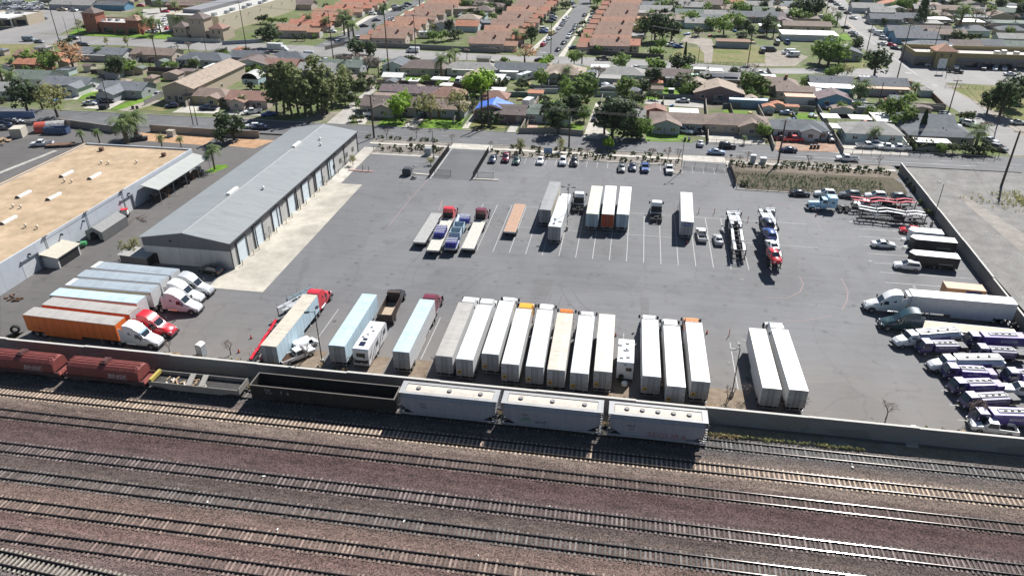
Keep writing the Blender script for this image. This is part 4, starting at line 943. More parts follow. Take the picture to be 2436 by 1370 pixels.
H('D',1130,815,15,4,'flat',flat("tan awning",(.42,.27,.17),.7),'grey',"tan flat awning before slate-roofed house at crossing",z=2.6,ze=2.5,parts=False,name="awning",cat="awning")
H('D',345,890,9,3.5,'flat',flat("orange white awning",(.58,.33,.22),.7,0,.3),'white',"orange and white stained awning beside white container",z=2.6,ze=2.5,parts=False,name="awning",cat="awning")
# --- beyond the far street
TILE=['clay','claydk','clay','clayred','claydk']
def tract(name_row,pts,n,w,d,side,seed,kinds=('gx','gx'),roofs=None):
 rr=random.Random(seed)
 for i in range(n):
  f=i/(n-1);k=f*(len(pts)-1);j=min(int(k),len(pts)-2);a,b=pts[j],pts[j+1];v=a+(b-a)*(k-j)
  roof=(roofs or TILE)[i % len(roofs or TILE)]
  t=house(v.x,v.y,w,d,'gx',roof,rr.choice(('pink','cream','beige')),"%s-tiled tract house in the %s" % ({'clay':'clay','claydk':'brown','clayred':'red'}.get(roof,roof),name_row),rz=R(4),ze=2.9 if i % 3 else 3.3,rise=2.1,chimney=i % 2==0,parts=i<n*.55,group="tiled tract houses",vents=2,wing=None)
  # lower front garage block towards the residential street
  q=MB();gx=side*(w/2+2.6);q.prism([(gx-3,0),(gx+3,0),(gx+3,2.5),(gx,2.6),(gx-3,2.5)],-d*.42,d*.18);
  fix_mesh(q.build("garage_wing",WALLC['pink'],t))
  q=MB();roof_faces(q,'gx',6,d*.6,2.5,1.3,.4,gx,-d*.12);fix_mesh(q.build("garage_roof",ROOF['clayred' if i % 2 else 'clay'],t))
  if i<n*.6:
   q=MB();q.box(gx+side*3.02,gx+side*3.06,-d*.36,d*.12,0,2.1);q.build("garage_door",GARAGE,t)
tract("row left of the curving street",[Q('B',390,255,4),Q('B',680,125,4),Q('B',940,30,4),Q('B',1050,-20,4)],9,15,9.5,1,1,roofs=['clay','clayred','clayred','clay','clayred'])
tract("row right of the curving street",[Q('B',1290,325,4),Q('B',1490,195,4),Q('B',1740,65,4),Q('B',1900,-20,4)],10,15,9,-1,2,roofs=['claydk','claydk','clay','clay','claydk'])
tract("row left of straight street",[Q('B',2190,375,4),Q('B',2400,195,4),Q('C',190,70,4),Q('C',300,-20,4)],11,15,9,1,3,roofs=['claydk','claydk','clay','claydk'])
tract("row right of straight street",[Q('C',980,395,4),Q('C',1020,260,4),Q('C',1090,110,4),Q('C',1150,-25,4)],11,16,8.5,-1,4,roofs=['claydk','clay','claydk','claydk'])
for i,(s,x,y,w,d,k,rf,wl,lab) in enumerate((
 ('A',700,20,26,10,'gx','ltgrey','grey',"long grey-roofed house beyond the corner car park"),('A',860,10,14,9,'gy','terra','tan',"tan gabled house beside bright blue truck"),('A',1060,25,18,9,'gx','slate','blue',"blue-walled building behind the red brick restaurant"),
 ('A',1790,25,26,10,'gx','brown','brick',"low brown-roofed building behind car park palms"),('A',2300,15,16,9,'gx','brown','pink',"brown-roofed house left behind the big store"),('B',480,20,12,9,'gx','dkbrown','pink',"dark-roofed house at right end of big store"),('B',230,40,14,9,'gx','grey','grey',"grey-roofed house beyond big store roof"),
 ('C',1270,95,12,8,'flat','ltgrey','cream',"pale flat patio roof behind right tiled row"),('C',1250,150,14,7,'flat','clay','pink',"pinkish flat roof behind right tiled row"),('C',1230,210,12,8,'flat','ltgrey','cream',"beige flat roof behind right tiled row"),('C',1190,305,10,7,'flat','ltgrey','cream',"pale patio roof nearest the big dark trees"),('C',1160,385,9,9,'gx','clayred','cream',"small red-tiled lean-to at near end of right tiled row"),
 ('C',1420,70,18,9,'gx','ltgrey','grey',"grey house with pale roof beyond dark trees"),('C',1500,110,16,8,'flat','dkbrown','grey',"low dark shed beyond the dark trees"),('C',1720,105,14,9,'gx','green','green',"green-roofed house beyond far lawn"),('C',1880,145,16,7,'gx','grey','blue',"blue-grey long trailer home beyond the far lawn"),('C',1960,110,14,8,'gx','ltgrey','white',"white-walled cottage beside the far hedge"),('C',2090,110,12,8,'hip','grey','white',"white hip-roofed cottage by far hedge"),
 ('C',2340,130,22,10,'gx','slate','grey',"long slate roofed house far right of the hedge"),('C',1700,40,18,10,'gx','ltgrey','grey',"large grey-roofed house near top edge"),('C',2150,60,14,9,'hip','tan','cream',"cream hip-roofed house near top edge"),('C',1900,20,15,9,'gx','dkbrown','beige',"dark-roofed beige house near top edge"),('C',2360,30,15,9,'gx','ltgrey','white',"pale roofed house near the top beside main road"),('C',2130,360,14,6,'flat',flat("rusty sheet",(.22,.13,.09),.9),'slate' if False else 'grey',"rusty flat-roofed shed on the grassy lots"),
 ('D',90,130,18,9,'hip','plum','beige',"plum hip-roofed house left of main road"),('D',180,180,10,7,'gy','plum','beige',"small plum gabled house beside the white flat building"),('D',60,220,9,6,'flat',WHITER,'grey',"pale flat patio roof left of white flat building"),('D',400,215,22,8,'gx','brown','tan',"long brown roof behind white flat building"),('D',420,290,24,11,'flat',WHITER,'white',"white flat-roofed building with roof clutter near main road"),
 ('D',750,460,13,10,'gy','slate','grey',"dark slate gabled house beside bright round tree"),('D',810,415,8,8,'flat','ltgrey','white',"pale flat garage near main road bend"),('D',960,50,16,10,'gx','ltgrey','white',"pale house right of main road near top"),('D',1100,90,12,9,'gx','ltgrey','grey',"grey cottage among parked vans right of main road"),('D',1130,150,15,9,'gx','slate','grey',"slate roofed grey house right of main road"),('D',1350,140,13,9,'gx','slate','grey',"slate roofed house left of the tall dark conifer"),
 ('D',1520,60,14,9,'gx','ltgrey','beige',"pale roofed house right of the tall conifer near top"),('D',1800,70,22,9,'gx','brown','beige',"brown roofed house near top right"),('D',1960,85,14,8,'gx','ltgrey','white',"white roofed house at top right"),('D',2270,90,18,9,'gx','green','grey',"green roofed house at top right corner"),('D',1300,260,14,9,'gx','slate','blue',"upper blue-grey house behind parked white boat"),('D',1410,320,18,11,'gx','slate','blue',"large blue-grey gabled house right of main road"),('D',1560,260,16,9,'gx','dkbrown','brick',"dark brown roofed house beside large blue-grey house"),('D',1700,290,16,8,'gx','brown','beige',"brown low building behind hedge right of blue-grey house"),
 ('D',1570,410,20,11,'hip','grey','grey',"grey hip-roofed house left of the yellow strip mall"),('D',2110,390,18,9,'hip','slate','grey',"slate hip-roofed house behind the strip mall"),('D',2380,400,12,8,'gx','green','green',"green roofed house behind the strip mall right end"),('D',1870,390,12,8,'gx','dkbrown','grey',"dark roofed house just behind strip mall tower"),('D',2300,190,20,9,'flat','green','grey',"greenish flat roof beyond the far side car park"),('D',2350,330,16,8,'gx','ltgrey','white',"pale roofed house among bare trees at right edge"))):
 H(s,x,y,w,d,k,rf,wl,lab,parts=y>80 and k != 'flat',vents=2,z=3.6)
# flat-roofed shops and restaurants
def shop(s,x,y,w,d,h,wallm,roofm,label,rz=0,band=None,units=3,towers=(),front=True,cat="shop",name="shop_building",z=None,par=.5):
 v=Q(s,x,y,h if z is None else z);t=root(name,(v.x,v.y,0),rz,label,cat)
 b=MB();b.box(-w/2,w/2,-d/2,d/2,0,h-par);b.build("wall",wallm,t)
 p=MB();
 for a in ((-w/2,w/2,-d/2,-d/2+.3),(-w/2,w/2,d/2-.3,d/2),(-w/2,-w/2+.3,-d/2+.3,d/2-.3),(w/2-.3,w/2,-d/2+.3,d/2-.3)):p.box(*a,h-par,h)
 p.build("parapet",band or wallm,t)
 r=MB();r.box(-w/2+.3,w/2-.3,-d/2+.3,d/2-.3,h-par+.002,h-par+.05);ro=r.build("roof",roofm,t)
 rr=random.Random(int(x+y))
 for i in range(units):
  xx,yy=rr.uniform(-w*.35,w*.35),rr.uniform(-d*.3,d*.3)
  q=MB();q.box(xx-.9,xx+.9,yy-.7,yy+.7,h-par,h+.5);q.build("rooftop_unit",GALV,ro)
 if front:
  n=max(2,int(w/6))
  for i in range(n):
   xx=-w/2+w*(i+.5)/n
   q=MB();q.box(xx-w/n*.38,xx+w/n*.38,-d/2-.06,-d/2-.004,.2,2.6);f=q.build("shopfront",flat("shopfront frame",(.10,.10,.11),.5),t)
   q=MB();q.box(xx-w/n*.35,xx+w/n*.35,-d/2-.07,-d/2-.062,.3,2.5);q.build("pane",GLASS,f)
 for tx,ty,tw,th,wm,rk in towers:
  q=MB();q.box(tx-tw/2,tx+tw/2,ty-tw/2,ty+tw/2,0,th);o=q.build("tower",wm,t)
  q=MB();roof_faces(q,'hip',tw,tw*1.001,th,tw*.3,.5,tx,ty);fix_mesh(q.build("tower_roof",rk,o))
  for sx in (-.22,.22):
   q=MB();q.box(tx+sx*tw-.35,tx+sx*tw+.35,ty-tw/2-.05,ty-tw/2-.004,th-2.2,th-.9);q.build("window",GLASS,o)
 return t
BRICKR=flat("red brick",(.34,.125,.08),.85,0,.15);TANS=flat("tan stucco",(.40,.30,.215),.85);ROOFG=flat("pale gravel roof",(.46,.45,.42),.9,0,.12,.4);CREAMW=flat("cream block",(.60,.53,.40),.85,0,.06);YELW=flat("mustard stucco",(.33,.265,.135),.8)
shop('A',1130,190,26,13,5,BRICKR,ROOFG,"red brick restaurant with two tower roofs beside the lawn corner",units=5,towers=[(-11.5,-4,7,9,BRICKR,ROOF['dkbrown']),(10,-3,6.5,6.2,BRICKR,ROOF['claydk'])],cat="restaurant",name="restaurant",rz=R(-2))
shop('A',1900,265,24,10,4.5,TANS,ROOFG,"tan restaurant with central tower and gabled wings beside the big store",units=2,towers=[(0,-2,7.5,9.5,TANS,ROOF['dkbrown']),(-9,-2.5,6.5,5.5,TANS,ROOF['dkbrown']),(9,-2.5,6.5,5.5,TANS,ROOF['redbrown'])],cat="restaurant",name="restaurant")
a_,c_=Q('A',2060,320),Q('B',415,95)
az_=math.atan2(c_.y-a_.y,c_.x-a_.x)
L_=(c_-a_).length;m_=(a_+c_)/2;nrm=Vector((-sin(az_),cos(az_),0))
t_=root("store_building",m_+nrm*14,az_,"very large cream store with pale roof and rooftop units, top left","store")
b_=MB();b_.box(-L_/2,L_/2,-14,14,0,7.2);b_.build("wall",CREAMW,t_)
b_=MB();b_.box(-L_/2+.4,L_/2-.4,-13.6,13.6,7.202,7.25);ro_=b_.build("roof",ROOFG,t_)
b_=MB();b_.box(-L_/2,L_/2,-14,-13.6,7.2,8);b_.box(-L_/2,-L_/2+.4,-13.6,14,7.2,8);b_.box(L_/2-.4,L_/2,-13.6,14,7.2,8);b_.box(-L_/2+.4,L_/2-.4,13.6,14,7.2,8);b_.build("parapet",CREAMW,t_)
b_=MB();b_.box(-L_/2+10,L_/2-8,2,12,7.26,9.0);b_.build("raised_roof",flat("grey raised roof",(.22,.22,.23),.8),ro_)
for i in range(9):
 b_=MB();x=-L_/2+6+i*(L_-12)/8;b_.box(x-1.1,x+1.1,-9-(i % 2)*2,-7-(i % 2)*2,7.26,8.5);b_.build("rooftop_unit",GALV,ro_)
for i in range(7):
 b_=MB();x=-L_/2+4+i*(L_-8)/6;b_.box(x-.12,x+.12,-14.4,-14.004,5.6,5.9);b_.build("wall_lamp",BLACK,t_)
shop('A',140,120,22,12,5,flat("beige block",(.50,.42,.31),.85),ROOFG,"beige petrol station shop at top left corner",units=4,cat="shop")
shop('D',2130,470,62,16,5.5,flat("grey shop wall",(.20,.19,.19),.8),flat("pale pinkish roof",(.50,.46,.42),.9),"mustard strip mall with small red-tiled tower at right",band=YELW,units=6,towers=[(-20,-6,7.5,6.3,YELW,ROOF['clay'])],cat="strip mall",name="strip_mall",par=1.7)
# fuel-station forecourt canopy
v=Q('A',-10,160,4.8);t_=root("fuel_canopy",(v.x,v.y,0),0,"white fuel station canopy at left edge","canopy");b_=MB();b_.box(-9,9,-5,5,4.6,5.3);b_.build("roof",WHITEP,t_)
for sx in (-6,6):
 b_=MB();b_.box(sx-.25,sx+.25,-.25,.25,0,4.6);b_.build("column",WHITEP,t_)
# ---------------------------------------------------------------- vehicles: prototypes, copied with their parts
TYRE=flat("tyre rubber",(.018,.018,.019),.85);RIM=flat("wheel rim",(.45,.45,.46),.3,.8);CHROME=flat("bright metal",(.62,.62,.63),.18,1.0,.05)
LAMP=flat("clear lamp lens",(.75,.77,.78),.1);TAIL=flat("red lamp lens",(.40,.02,.02),.25);TRIM=flat("black plastic trim",(.03,.03,.032),.6)
CGLASS=glassm("vehicle glass",(.018,.026,.034),.05);FRAME=flat("chassis black",(.025,.025,.027),.7,.2)
PAINT=paint("base",(.7,.7,.7));PAINT.name="paint"
CC={k:paint(k,c) for k,c in dict(white=(.78,.78,.77),silver=(.47,.48,.49),grey=(.17,.175,.18),black=(.017,.017,.019),red=(.60,.014,.028),maroon=(.16,.012,.03),blue=(.035,.10,.33),navy=(.02,.032,.08),ltblue=(.27,.37,.52),green=(.03,.075,.065),tan=(.42,.34,.23),teal=(.17,.215,.235),
 gold=(.44,.35,.14),yellow=(.82,.36,.008),orange=(.74,.20,.008),skyblue=(.36,.62,.78),purple=(.10,.062,.265),dkpurple=(.042,.031,.125),brown=(.12,.07,.05),dgreen=(.015,.05,.06)).items()}
def wheel(parent,x,y,r=.34,w=.22,dual=False,rimc=RIM):
 s=1 if y>0 else-1;W_=w*(2.3 if dual else 1)
 b=MB();b.tube((x,y-s*W_,r),(x,y,r),r,r,14);o=b.build("wheel",TYRE,parent)
 q=MB();q.tube((x,y-s*.01,r),(x,y+s*.012,r),r*.62,r*.55,12);q.build("rim",rimc,o)
def ring(x,hw,zb,zs,zt,tw):
 return [(x,-hw*.9,zb),(x,-hw,(zb+zs)/2),(x,-hw*.97,zs),(x,-tw,zt),(x,tw,zt),(x,hw*.97,zs),(x,hw,(zb+zs)/2),(x,hw*.9,zb)]
def panel(b,quad,inset=.1,off=.012,mi=0,flip=False):
 v=[Vector(p) for p in quad];c=sum(v,Vector())/4
 n=(v[1]-v[0]).cross(v[3]-v[0]).normalized()*(-1 if flip else 1)
 w=[p+(c-p)*inset+n*off for p in v]
 b.add(w if not flip else w[::-1],[(0,1,2,3)],mi)
CARS={
 'sedan':([(-2.37,.76,.35,.60,.64,.70),(-2.27,.86,.25,.88,.97,.76),(-1.55,.90,.2,.92,1.03,.75),(-.75,.91,.2,.93,1.40,.60),(.15,.91,.2,.93,1.43,.60),(1.02,.91,.2,.93,1.02,.75),(2.02,.87,.22,.78,.85,.70),(2.33,.74,.3,.56,.60,.64)],2,1.42),
 'suv':([(-2.37,.80,.42,.7,.78,.72),(-2.30,.92,.3,1.05,1.14,.82),(-1.98,.93,.25,1.08,1.66,.67),(.02,.93,.25,1.08,1.74,.69),(.98,.93,.25,1.06,1.15,.80),(2.08,.90,.28,.96,1.03,.76),(2.37,.78,.35,.66,.70,.70)],1,1.42),
 'hatch':([(-2.05,.76,.38,.65,.72,.68),(-1.98,.86,.26,.95,1.05,.76),(-1.45,.88,.22,.98,1.44,.60),(.1,.88,.22,.98,1.5,.62),(1.0,.88,.22,.96,1.05,.74),(1.8,.84,.25,.84,.90,.70),(2.05,.72,.32,.6,.64,.64)],1,1.28),
 'van':([(-2.85,.95,.4,1.2,2.05,.84),(-2.7,.99,.3,1.25,2.12,.86),(1.2,.99,.3,1.25,2.1,.84),(2.05,.97,.3,1.2,1.32,.84),(2.65,.92,.32,1.02,1.1,.8),(2.85,.82,.4,.75,.8,.74)],None,1.75),
}
def make_car(kind,lod):
 st,rw,wb=CARS[kind];rg=[ring(*s) for s in st]
 t=root("parked_car");b=MB();b.loft(rg)
 mats=[PAINT,CGLASS,TYRE,RIM,TAIL,LAMP]
 ws=next(i for i in range(len(st)-1) if st[i][0]>0 and st[i][4]>1.3 and st[i+1][4]<st[i][4]-.3)
 r0=2 if kind=='van' else 1 if kind != 'sedan' else 2
 front=(rg[ws][3],rg[ws+1][3],rg[ws+1][4],rg[ws][4]);rear=None
 if kind != 'van':
  a,c=(rg[r0],rg[r0+1]);rear=(a[3],c[3],c[4],a[4])
 sides=[]
 for s in (1,-1):
  i3,i2=(4,5) if s>0 else (3,2)
  A0=rg[r0][i2] if kind != 'van' else rg[1][i2];
  a_,c_=Vector(rg[r0+1][i2]),Vector(rg[ws][i2]);at,ct=Vector(rg[r0+1][i3]),Vector(rg[ws][i3])
  f0=Vector(rg[ws+1][i2]);b0=Vector(rg[r0][i2])
  if kind=='van':a_=Vector((1.15,c_.y,c_.z));at=Vector((1.15,ct.y,ct.z));a_.x=at.x=.3;b0=a_
  q=(a_+(b0-a_)*.45,c_+(f0-c_)*.55,ct,at)
  sides.append(q if s>0 else q)
 def sidepanel(bb,q,s,mi=0):
  v=[Vector(p) for p in q];n=Vector((0,s,.35)).normalized();c=sum(v,Vector())/4
  w=[p+(c-p)*.1+n*.014 for p in v];bb.add(w if s>0 else w[::-1],[(3,2,1,0)],mi)
 hw=st[len(st)//2][1];r=.34 if kind != 'van' else .36
 if lod==0:
  bo=b.build("body",PAINT,t,True)
  q=MB();panel(q,front,.07,.014);q.build("windshield",CGLASS,t)
  if rear:q=MB();panel(q,rear,.1,.014);q.build("rear_window",CGLASS,t)
  for q_,s in zip(sides,(1,-1)):q=MB();sidepanel(q,q_,s);q.build("side_window",CGLASS,t)
  for x in (-wb,wb):
   for y in (hw+.01,-hw-.01):wheel(t,x,y,r)
  fx=st[-1][0];rx=st[0][0]
  for s in (-1,1):
   q=MB();q.obox((fx-.16,s*.62,st[-1][3]+.06),.3,.3,.14,s*.25);q.build("headlight",LAMP,t)
   q=MB();q.obox((rx+.07,s*.66,st[1][3]-.1),.12,.3,.2);q.build("taillight",TAIL,t)
   q=MB();q.obox((st[ws+1][0]-.25,s*(hw+.1),st[ws][3]+.05),.12,.2,.14);q.build("mirror",TRIM,t)
  q=MB();q.box(fx-.05,fx+.03,-.55,.55,.36,.54);q.build("grille",TRIM,t)
 else:
  panel(b,front,.07,.02,1)
  if rear:panel(b,rear,.1,.02,1)
  for q_,s in zip(sides,(1,-1)):sidepanel(b,q_,s,1)
  for x in (-wb,wb):
   for s in (1,-1):b.tube((x,s*(hw-.2),r),(x,s*(hw+.012),r),r,r,8,2)
  for s in (-1,1):
   b.obox((st[0][0]+.06,s*.66,st[1][3]-.1),.12,.3,.2,0,4);b.obox((st[-1][0]-.16,s*.6,st[-1][3]+.06),.3,.3,.14,0,5)
  t=b.build("parked_car",mats)
 return t
def make_pickup(lod):
 rg=[ring(*s) for s in [(-.42,.95,.32,1.05,1.1,.86),(-.36,.95,.32,1.08,1.74,.70),(.85,.95,.32,1.08,1.78,.72),(1.55,.95,.32,1.08,1.16,.84),(2.65,.93,.34,1.0,1.06,.80),(2.9,.84,.4,.75,.8,.76)]]
 t=root("pickup_truck");b=MB();b.loft(rg)
 b.box(-2.85,-.42,-.95,-.87,.5,1.08);b.box(-2.85,-.42,.87,.95,.5,1.08);b.box(-2.85,-2.77,-.87,.87,.5,1.08);b.box(-2.77,-.42,-.87,.87,.5,.62)
 G=[((rg[2][3]),rg[3][3],rg[3][4],rg[2][4]),(rg[0][3],rg[1][3],rg[1][4],rg[0][4])]
 def sq(s):
  i3,i2=(4,5) if s>0 else (3,2)
  return [Vector(rg[1][i2]),Vector(rg[2][i2])+Vector((.35,0,0)),Vector(rg[2][i3]),Vector(rg[1][i3])]
 def sp(bb,s,mi=0):
  v=sq(s);n=Vector((0,s,.35)).normalized();c=sum(v,Vector())/4;w=[p+(c-p)*.1+n*.014 for p in v];bb.add(w if s>0 else w[::-1],[(3,2,1,0)],mi)
 if lod==0:
  b.build("body",PAINT,t)
  q=MB();panel(q,G[0],.07,.014);q.build("windshield",CGLASS,t);q=MB();panel(q,G[1],.12,.02);q.build("rear_window",CGLASS,t)
  for s in (1,-1):q=MB();sp(q,s);q.build("side_window",CGLASS,t)
  q=MB();q.box(-2.76,-.43,-.86,.86,.621,.63);q.build("bed_liner",TRIM,t)
  for x in (-1.75,1.85):
   for y in (.97,-.97):wheel(t,x,y,.39,.25)
  for s in (-1,1):
   q=MB();q.obox((2.78,s*.7,.92),.24,.32,.2);q.build("headlight",LAMP,t);q=MB();q.obox((-2.85,s*.9,.85),.06,.1,.34);q.build("taillight",TAIL,t)
   q=MB();q.obox((1.25,s*1.08,1.16),.14,.24,.2);q.build("mirror",TRIM,t)
  q=MB();q.box(-3.0,-2.86,-.85,.85,.5,.66);q.build("bumper",CHROME,t);q=MB();q.box(2.86,2.95,-.6,.6,.55,.85);q.build("grille",TRIM,t)
 else:
  for g in G:panel(b,g,.1,.02,1)
  for s in (1,-1):sp(b,s,1)
  for x in (-1.75,1.85):
   for s in (1,-1):b.tube((x,s*.7,.39),(x,s*.965,.39),.39,.39,8,2)
  b.quad((-2.76,-.86,.625),(-.43,-.86,.625),(-.43,.86,.625),(-2.76,.86,.625),3)
  t=b.build("pickup_truck",[PAINT,CGLASS,TYRE,TRIM])
 return t
with proto():
 CP={(k,l):make_car(k,l) for k in CARS for l in (0,1)}
 for l in (0,1):CP[('pickup',l)]=make_pickup(l)
KN={'sedan':'sedan','suv':'SUV','hatch':'hatchback','van':'van','pickup':'pickup'}
CN={'ltblue':'light blue','navy':'dark blue','dgreen':'dark green'}
def car(s,x,y,kind,col,hdg,where,lod=1,z=0.0,group=None):
 v=Q(s,x,y,.5);v.z=z
 return spawn(CP[(kind,lod)],v,R(hdg),"%s %s %s" % (CN.get(col,col),KN[kind],where),"pickup" if kind=='pickup' else "van" if kind=='van' else "car",group,{"paint":CC[col]})

# ---------------------------------------------------------------- tractors
def wheels_at(t,axles,y,r=.5,dual=True,rimc=RIM):
 for x in axles:
  for s in (1,-1):wheel(t,x,s*y,r,.27,dual,rimc)
def chassis(t,x0,x1):
 b=MB()
 for s in (-1,1):b.box(x0,x1,s*.43-.05,s*.43+.05,.72,1.0)
 for x in (x0+.1,x0+1.2,x0+2.3,-.2):b.box(x-.06,x+.06,-.38,.38,.76,.96)
 b.box(-2.2,-1.2,-.5,.5,1.0,1.12);b.build("chassis",FRAME,t)
 q=MB();q.tube((-1.7,0,1.12),(-1.7,0,1.22),.5,.46,14);q.build("fifth_wheel",flat("greasy plate",(.03,.03,.032),.4,.5),t)
def make_tractor(kind):
 t=root("tractor_unit");chassis(t,-3.1,5.2)
 if kind=='sleeper':st=[(0,1.21,.75,2.7,3.92,1.0),(.9,1.24,.65,2.6,3.98,1.03),(1.8,1.24,.6,2.4,3.72,1.0),(2.35,1.23,.6,2.2,3.32,.97),(2.8,1.22,.6,2.0,2.9,.93),(3.55,1.14,.6,1.82,2.02,.9),(4.6,1.08,.55,1.52,1.74,.76),(5.35,.98,.5,1.22,1.44,.62),(5.62,.84,.5,.98,1.08,.56)];w0=4
 elif kind=='mid':st=[(.3,1.2,.75,2.4,3.5,1.02),(1.2,1.22,.65,2.4,3.55,1.02),(2.0,1.22,.6,2.2,3.42,.98),(2.7,1.2,.6,2.0,2.95,.93),(3.5,1.14,.6,1.82,2.02,.9),(4.6,1.08,.55,1.52,1.74,.76),(5.35,.98,.5,1.22,1.44,.62),(5.62,.84,.5,.98,1.08,.56)];w0=3
 else:st=[(1.35,1.18,.75,2.0,2.88,1.0),(1.5,1.2,.65,2.0,2.98,1.0),(2.35,1.2,.6,2.0,2.96,.97),(2.8,1.2,.6,2.0,2.8,.93),(3.45,1.14,.6,1.82,2.0,.9),(4.5,1.08,.55,1.55,1.76,.78),(5.2,1.0,.5,1.25,1.46,.66),(5.45,.86,.5,1.0,1.1,.6)];w0=3
 rg=[ring(*s) for s in st];b=MB();b.loft(rg);cab=b.build("cab",PAINT,t,True)
 e=cab.modifiers.new("edge",'EDGE_SPLIT');e.split_angle=R(38)
 q=MB();panel(q,(rg[w0][3],rg[w0+1][3],rg[w0+1][4],rg[w0][4]),.07,.02);q.build("windshield",CGLASS,t)
 xb=st[w0][0]
 for s in (1,-1):
  q=MB();y=s*1.245;pts=[(xb-.75,y*.998,1.98),(xb+.1,y*.985,1.95),(xb-.05,y*.9,2.55),(xb-.7,y*.92,2.62)]
  q.add(pts if s<0 else pts[::-1],[(0,1,2,3)]);q.add([(p[0],p[1]+s*.02,p[2]) for p in (pts if s<0 else pts[::-1])],[(0,1,2,3)]);q.build("side_window",CGLASS,t)
  if kind=='sleeper':
   q=MB();pts=[(.9,s*1.255,2.55),(1.5,s*1.255,2.5),(1.0,s*1.2,2.95)];q.add(pts if s<0 else pts[::-1],[(0,1,2)]);q.build("sleeper_window",CGLASS,t)
  q=MB();q.tube((.3,s*.98,.68),(2.0,s*.98,.68),.31,.31,12);q.build("fuel_tank",CHROME,t)
  q=MB();q.obox((xb+.55,s*1.5,2.25),.16,.3,.62);q.tube((xb+.5,s*1.1,2.1),(xb+.55,s*1.45,2.1),.03,.03,5);q.build("mirror",TRIM,t)
  q=MB();q.obox((st[-2][0]-.05,s*.78,1.12),.55,.32,.28,-s*.35);q.build("headlight",LAMP,t)
  q=MB();pts=[(4.45-.62,0),(4.45-.55,.42),(4.45-.25,.66),(4.45+.25,.66),(4.45+.55,.42),(4.45+.62,0)]
  q.prism([(x,.5+z) for x,z in pts],s*1.02,s*1.13);q.build("wheel_arch",TRIM,t)
 fx=st[-1][0]
 q=MB();q.box(fx-.25,fx+.1,-1.12,1.12,.35,.7);q.build("bumper",TRIM if kind != 'day' else CHROME,t)
 q=MB();q.add([(fx+.015,-.5,.95),(fx+.015,.5,.95),(st[-2][0]+.04,.5,1.42),(st[-2][0]+.04,-.5,1.42)],[(0,1,2,3)]);q.build("grille",CHROME,t)
 wheels_at(t,(-2.35,-1.0),1.24);wheels_at(t,(4.45,),1.16,.5,False)
 for s in (1,-1):
  q=MB();q.box(-3.15,-3.1,s*.9-.35,s*.9+.35,.25,1.0);q.build("mudflap",TRIM,t)
 if kind=='mid':
  q=MB();q.box(.28,.32,-1.15,1.15,1.2,2.6);q.build("back_panel",TRIM,t)
 if kind=='day':
  q=MB();q.box(1.3,1.348,-.6,.6,1.9,2.5);q.build("rear_window",CGLASS,t)
  q=MB()
  for zz in (3.15,3.35):q.tube((1.9,-1,zz),(1.9,1,zz),.035,.035,5)
  for yy in (-1,-.35,.35,1):q.tube((1.9,yy,2.9),(1.9,yy,3.4),.03,.03,5)
  q.box(1.55,1.95,-1.0,1.0,3.38,3.42);q.build("roof_rack",PAINT,t)
 else:
  q=MB()
  for s in (-1,1):q.box(-.7,0,s*1.2-.02,s*1.2+.02,.9,3.4 if kind=='sleeper' else 2.4)
  q.build("side_fairing",PAINT,t)
 return t
def make_classic():
 t=root("tractor_unit");chassis(t,-3.1,6.3)
 b=MB();b.loft([ring(*s) for s in [(0,1.2,.9,2.6,3.3,1.12),(1.9,1.2,.9,2.6,3.3,1.12)]]);b.build("sleeper",PAINT,t)
 b=MB();b.loft([ring(*s) for s in [(2.0,1.08,.8,2.0,2.85,.98),(3.1,1.08,.8,2.0,2.82,.98),(3.35,1.06,.8,1.9,2.0,.98)]]);b.build("cab",PAINT,t)
 b=MB();b.loft([ring(*s) for s in [(3.36,.72,.9,1.75,1.98,.6),(5.9,.62,.9,1.62,1.86,.5)]]);b.build("hood",PAINT,t)
 q=MB();q.add([(3.2,-.9,2.1),(3.2,.9,2.1),(3.13,.85,2.7),(3.13,-.85,2.7)],[(0,1,2,3)]);
 q.v=[(x+.17-.0*z,y,z) for x,y,z in q.v];q.build("windshield",CGLASS,t)
 q=MB();q.box(5.9,5.98,-.52,.52,.85,1.82);q.build("grille",CHROME,t);q=MB();q.box(5.95,6.3,-1.2,1.2,.4,.8);q.build("bumper",CHROME,t)
 for s in (-1,1):
  q=MB();q.prism([(3.9,.55),(4.2,1.05),(4.9,1.3),(5.5,1.2),(5.9,.9),(5.9,.75),(5.4,1.0),(4.9,1.1),(4.4,.9),(4.1,.5)],s*.65,s*1.2);fix_mesh(q.build("fender",PAINT,t))
  q=MB();q.tube((1.95,s*1.22,1.0),(1.95,s*1.22,4.0),.09,.09,8);q.build("exhaust_stack",CHROME,t)
  q=MB();q.tube((2.1,s*.95,.68),(3.6,s*.95,.68),.32,.32,12);q.build("fuel_tank",CHROME,t)
  q=MB();q.box(2.3,3.0,s*1.085-.01,s*1.085+.01,2.0,2.6);q.build("side_window",CGLASS,t)
  q=MB();q.box(.6,1.2,s*1.2-.012,s*1.2+.012,2.0,2.4);q.build("sleeper_window",CGLASS,t)
  q=MB();q.obox((3.4,s*1.45,2.2),.12,.25,.6);q.build("mirror",CHROME,t)
  q=MB();q.tube((5.7,s*.85,1.15),(5.9,s*.85,1.15),.16,.16,10);q.build("headlight",LAMP,t)
 wheels_at(t,(-2.35,-1.0),1.24,.5,True,CHROME);wheels_at(t,(4.95,),1.16,.5,False,CHROME)
 return t
T_SIDE=flat("trailer side white",(.60,.60,.595),.5,0,.12);T_ROOF=flat("trailer roof white",(.70,.69,.665),.55,0,.09,.7);T_DOOR=flat("trailer door grey",(.335,.335,.335),.55,0,.16,1.2)
T_SIDE.name,T_ROOF.name,T_DOOR.name="tside","troof","tdoor"
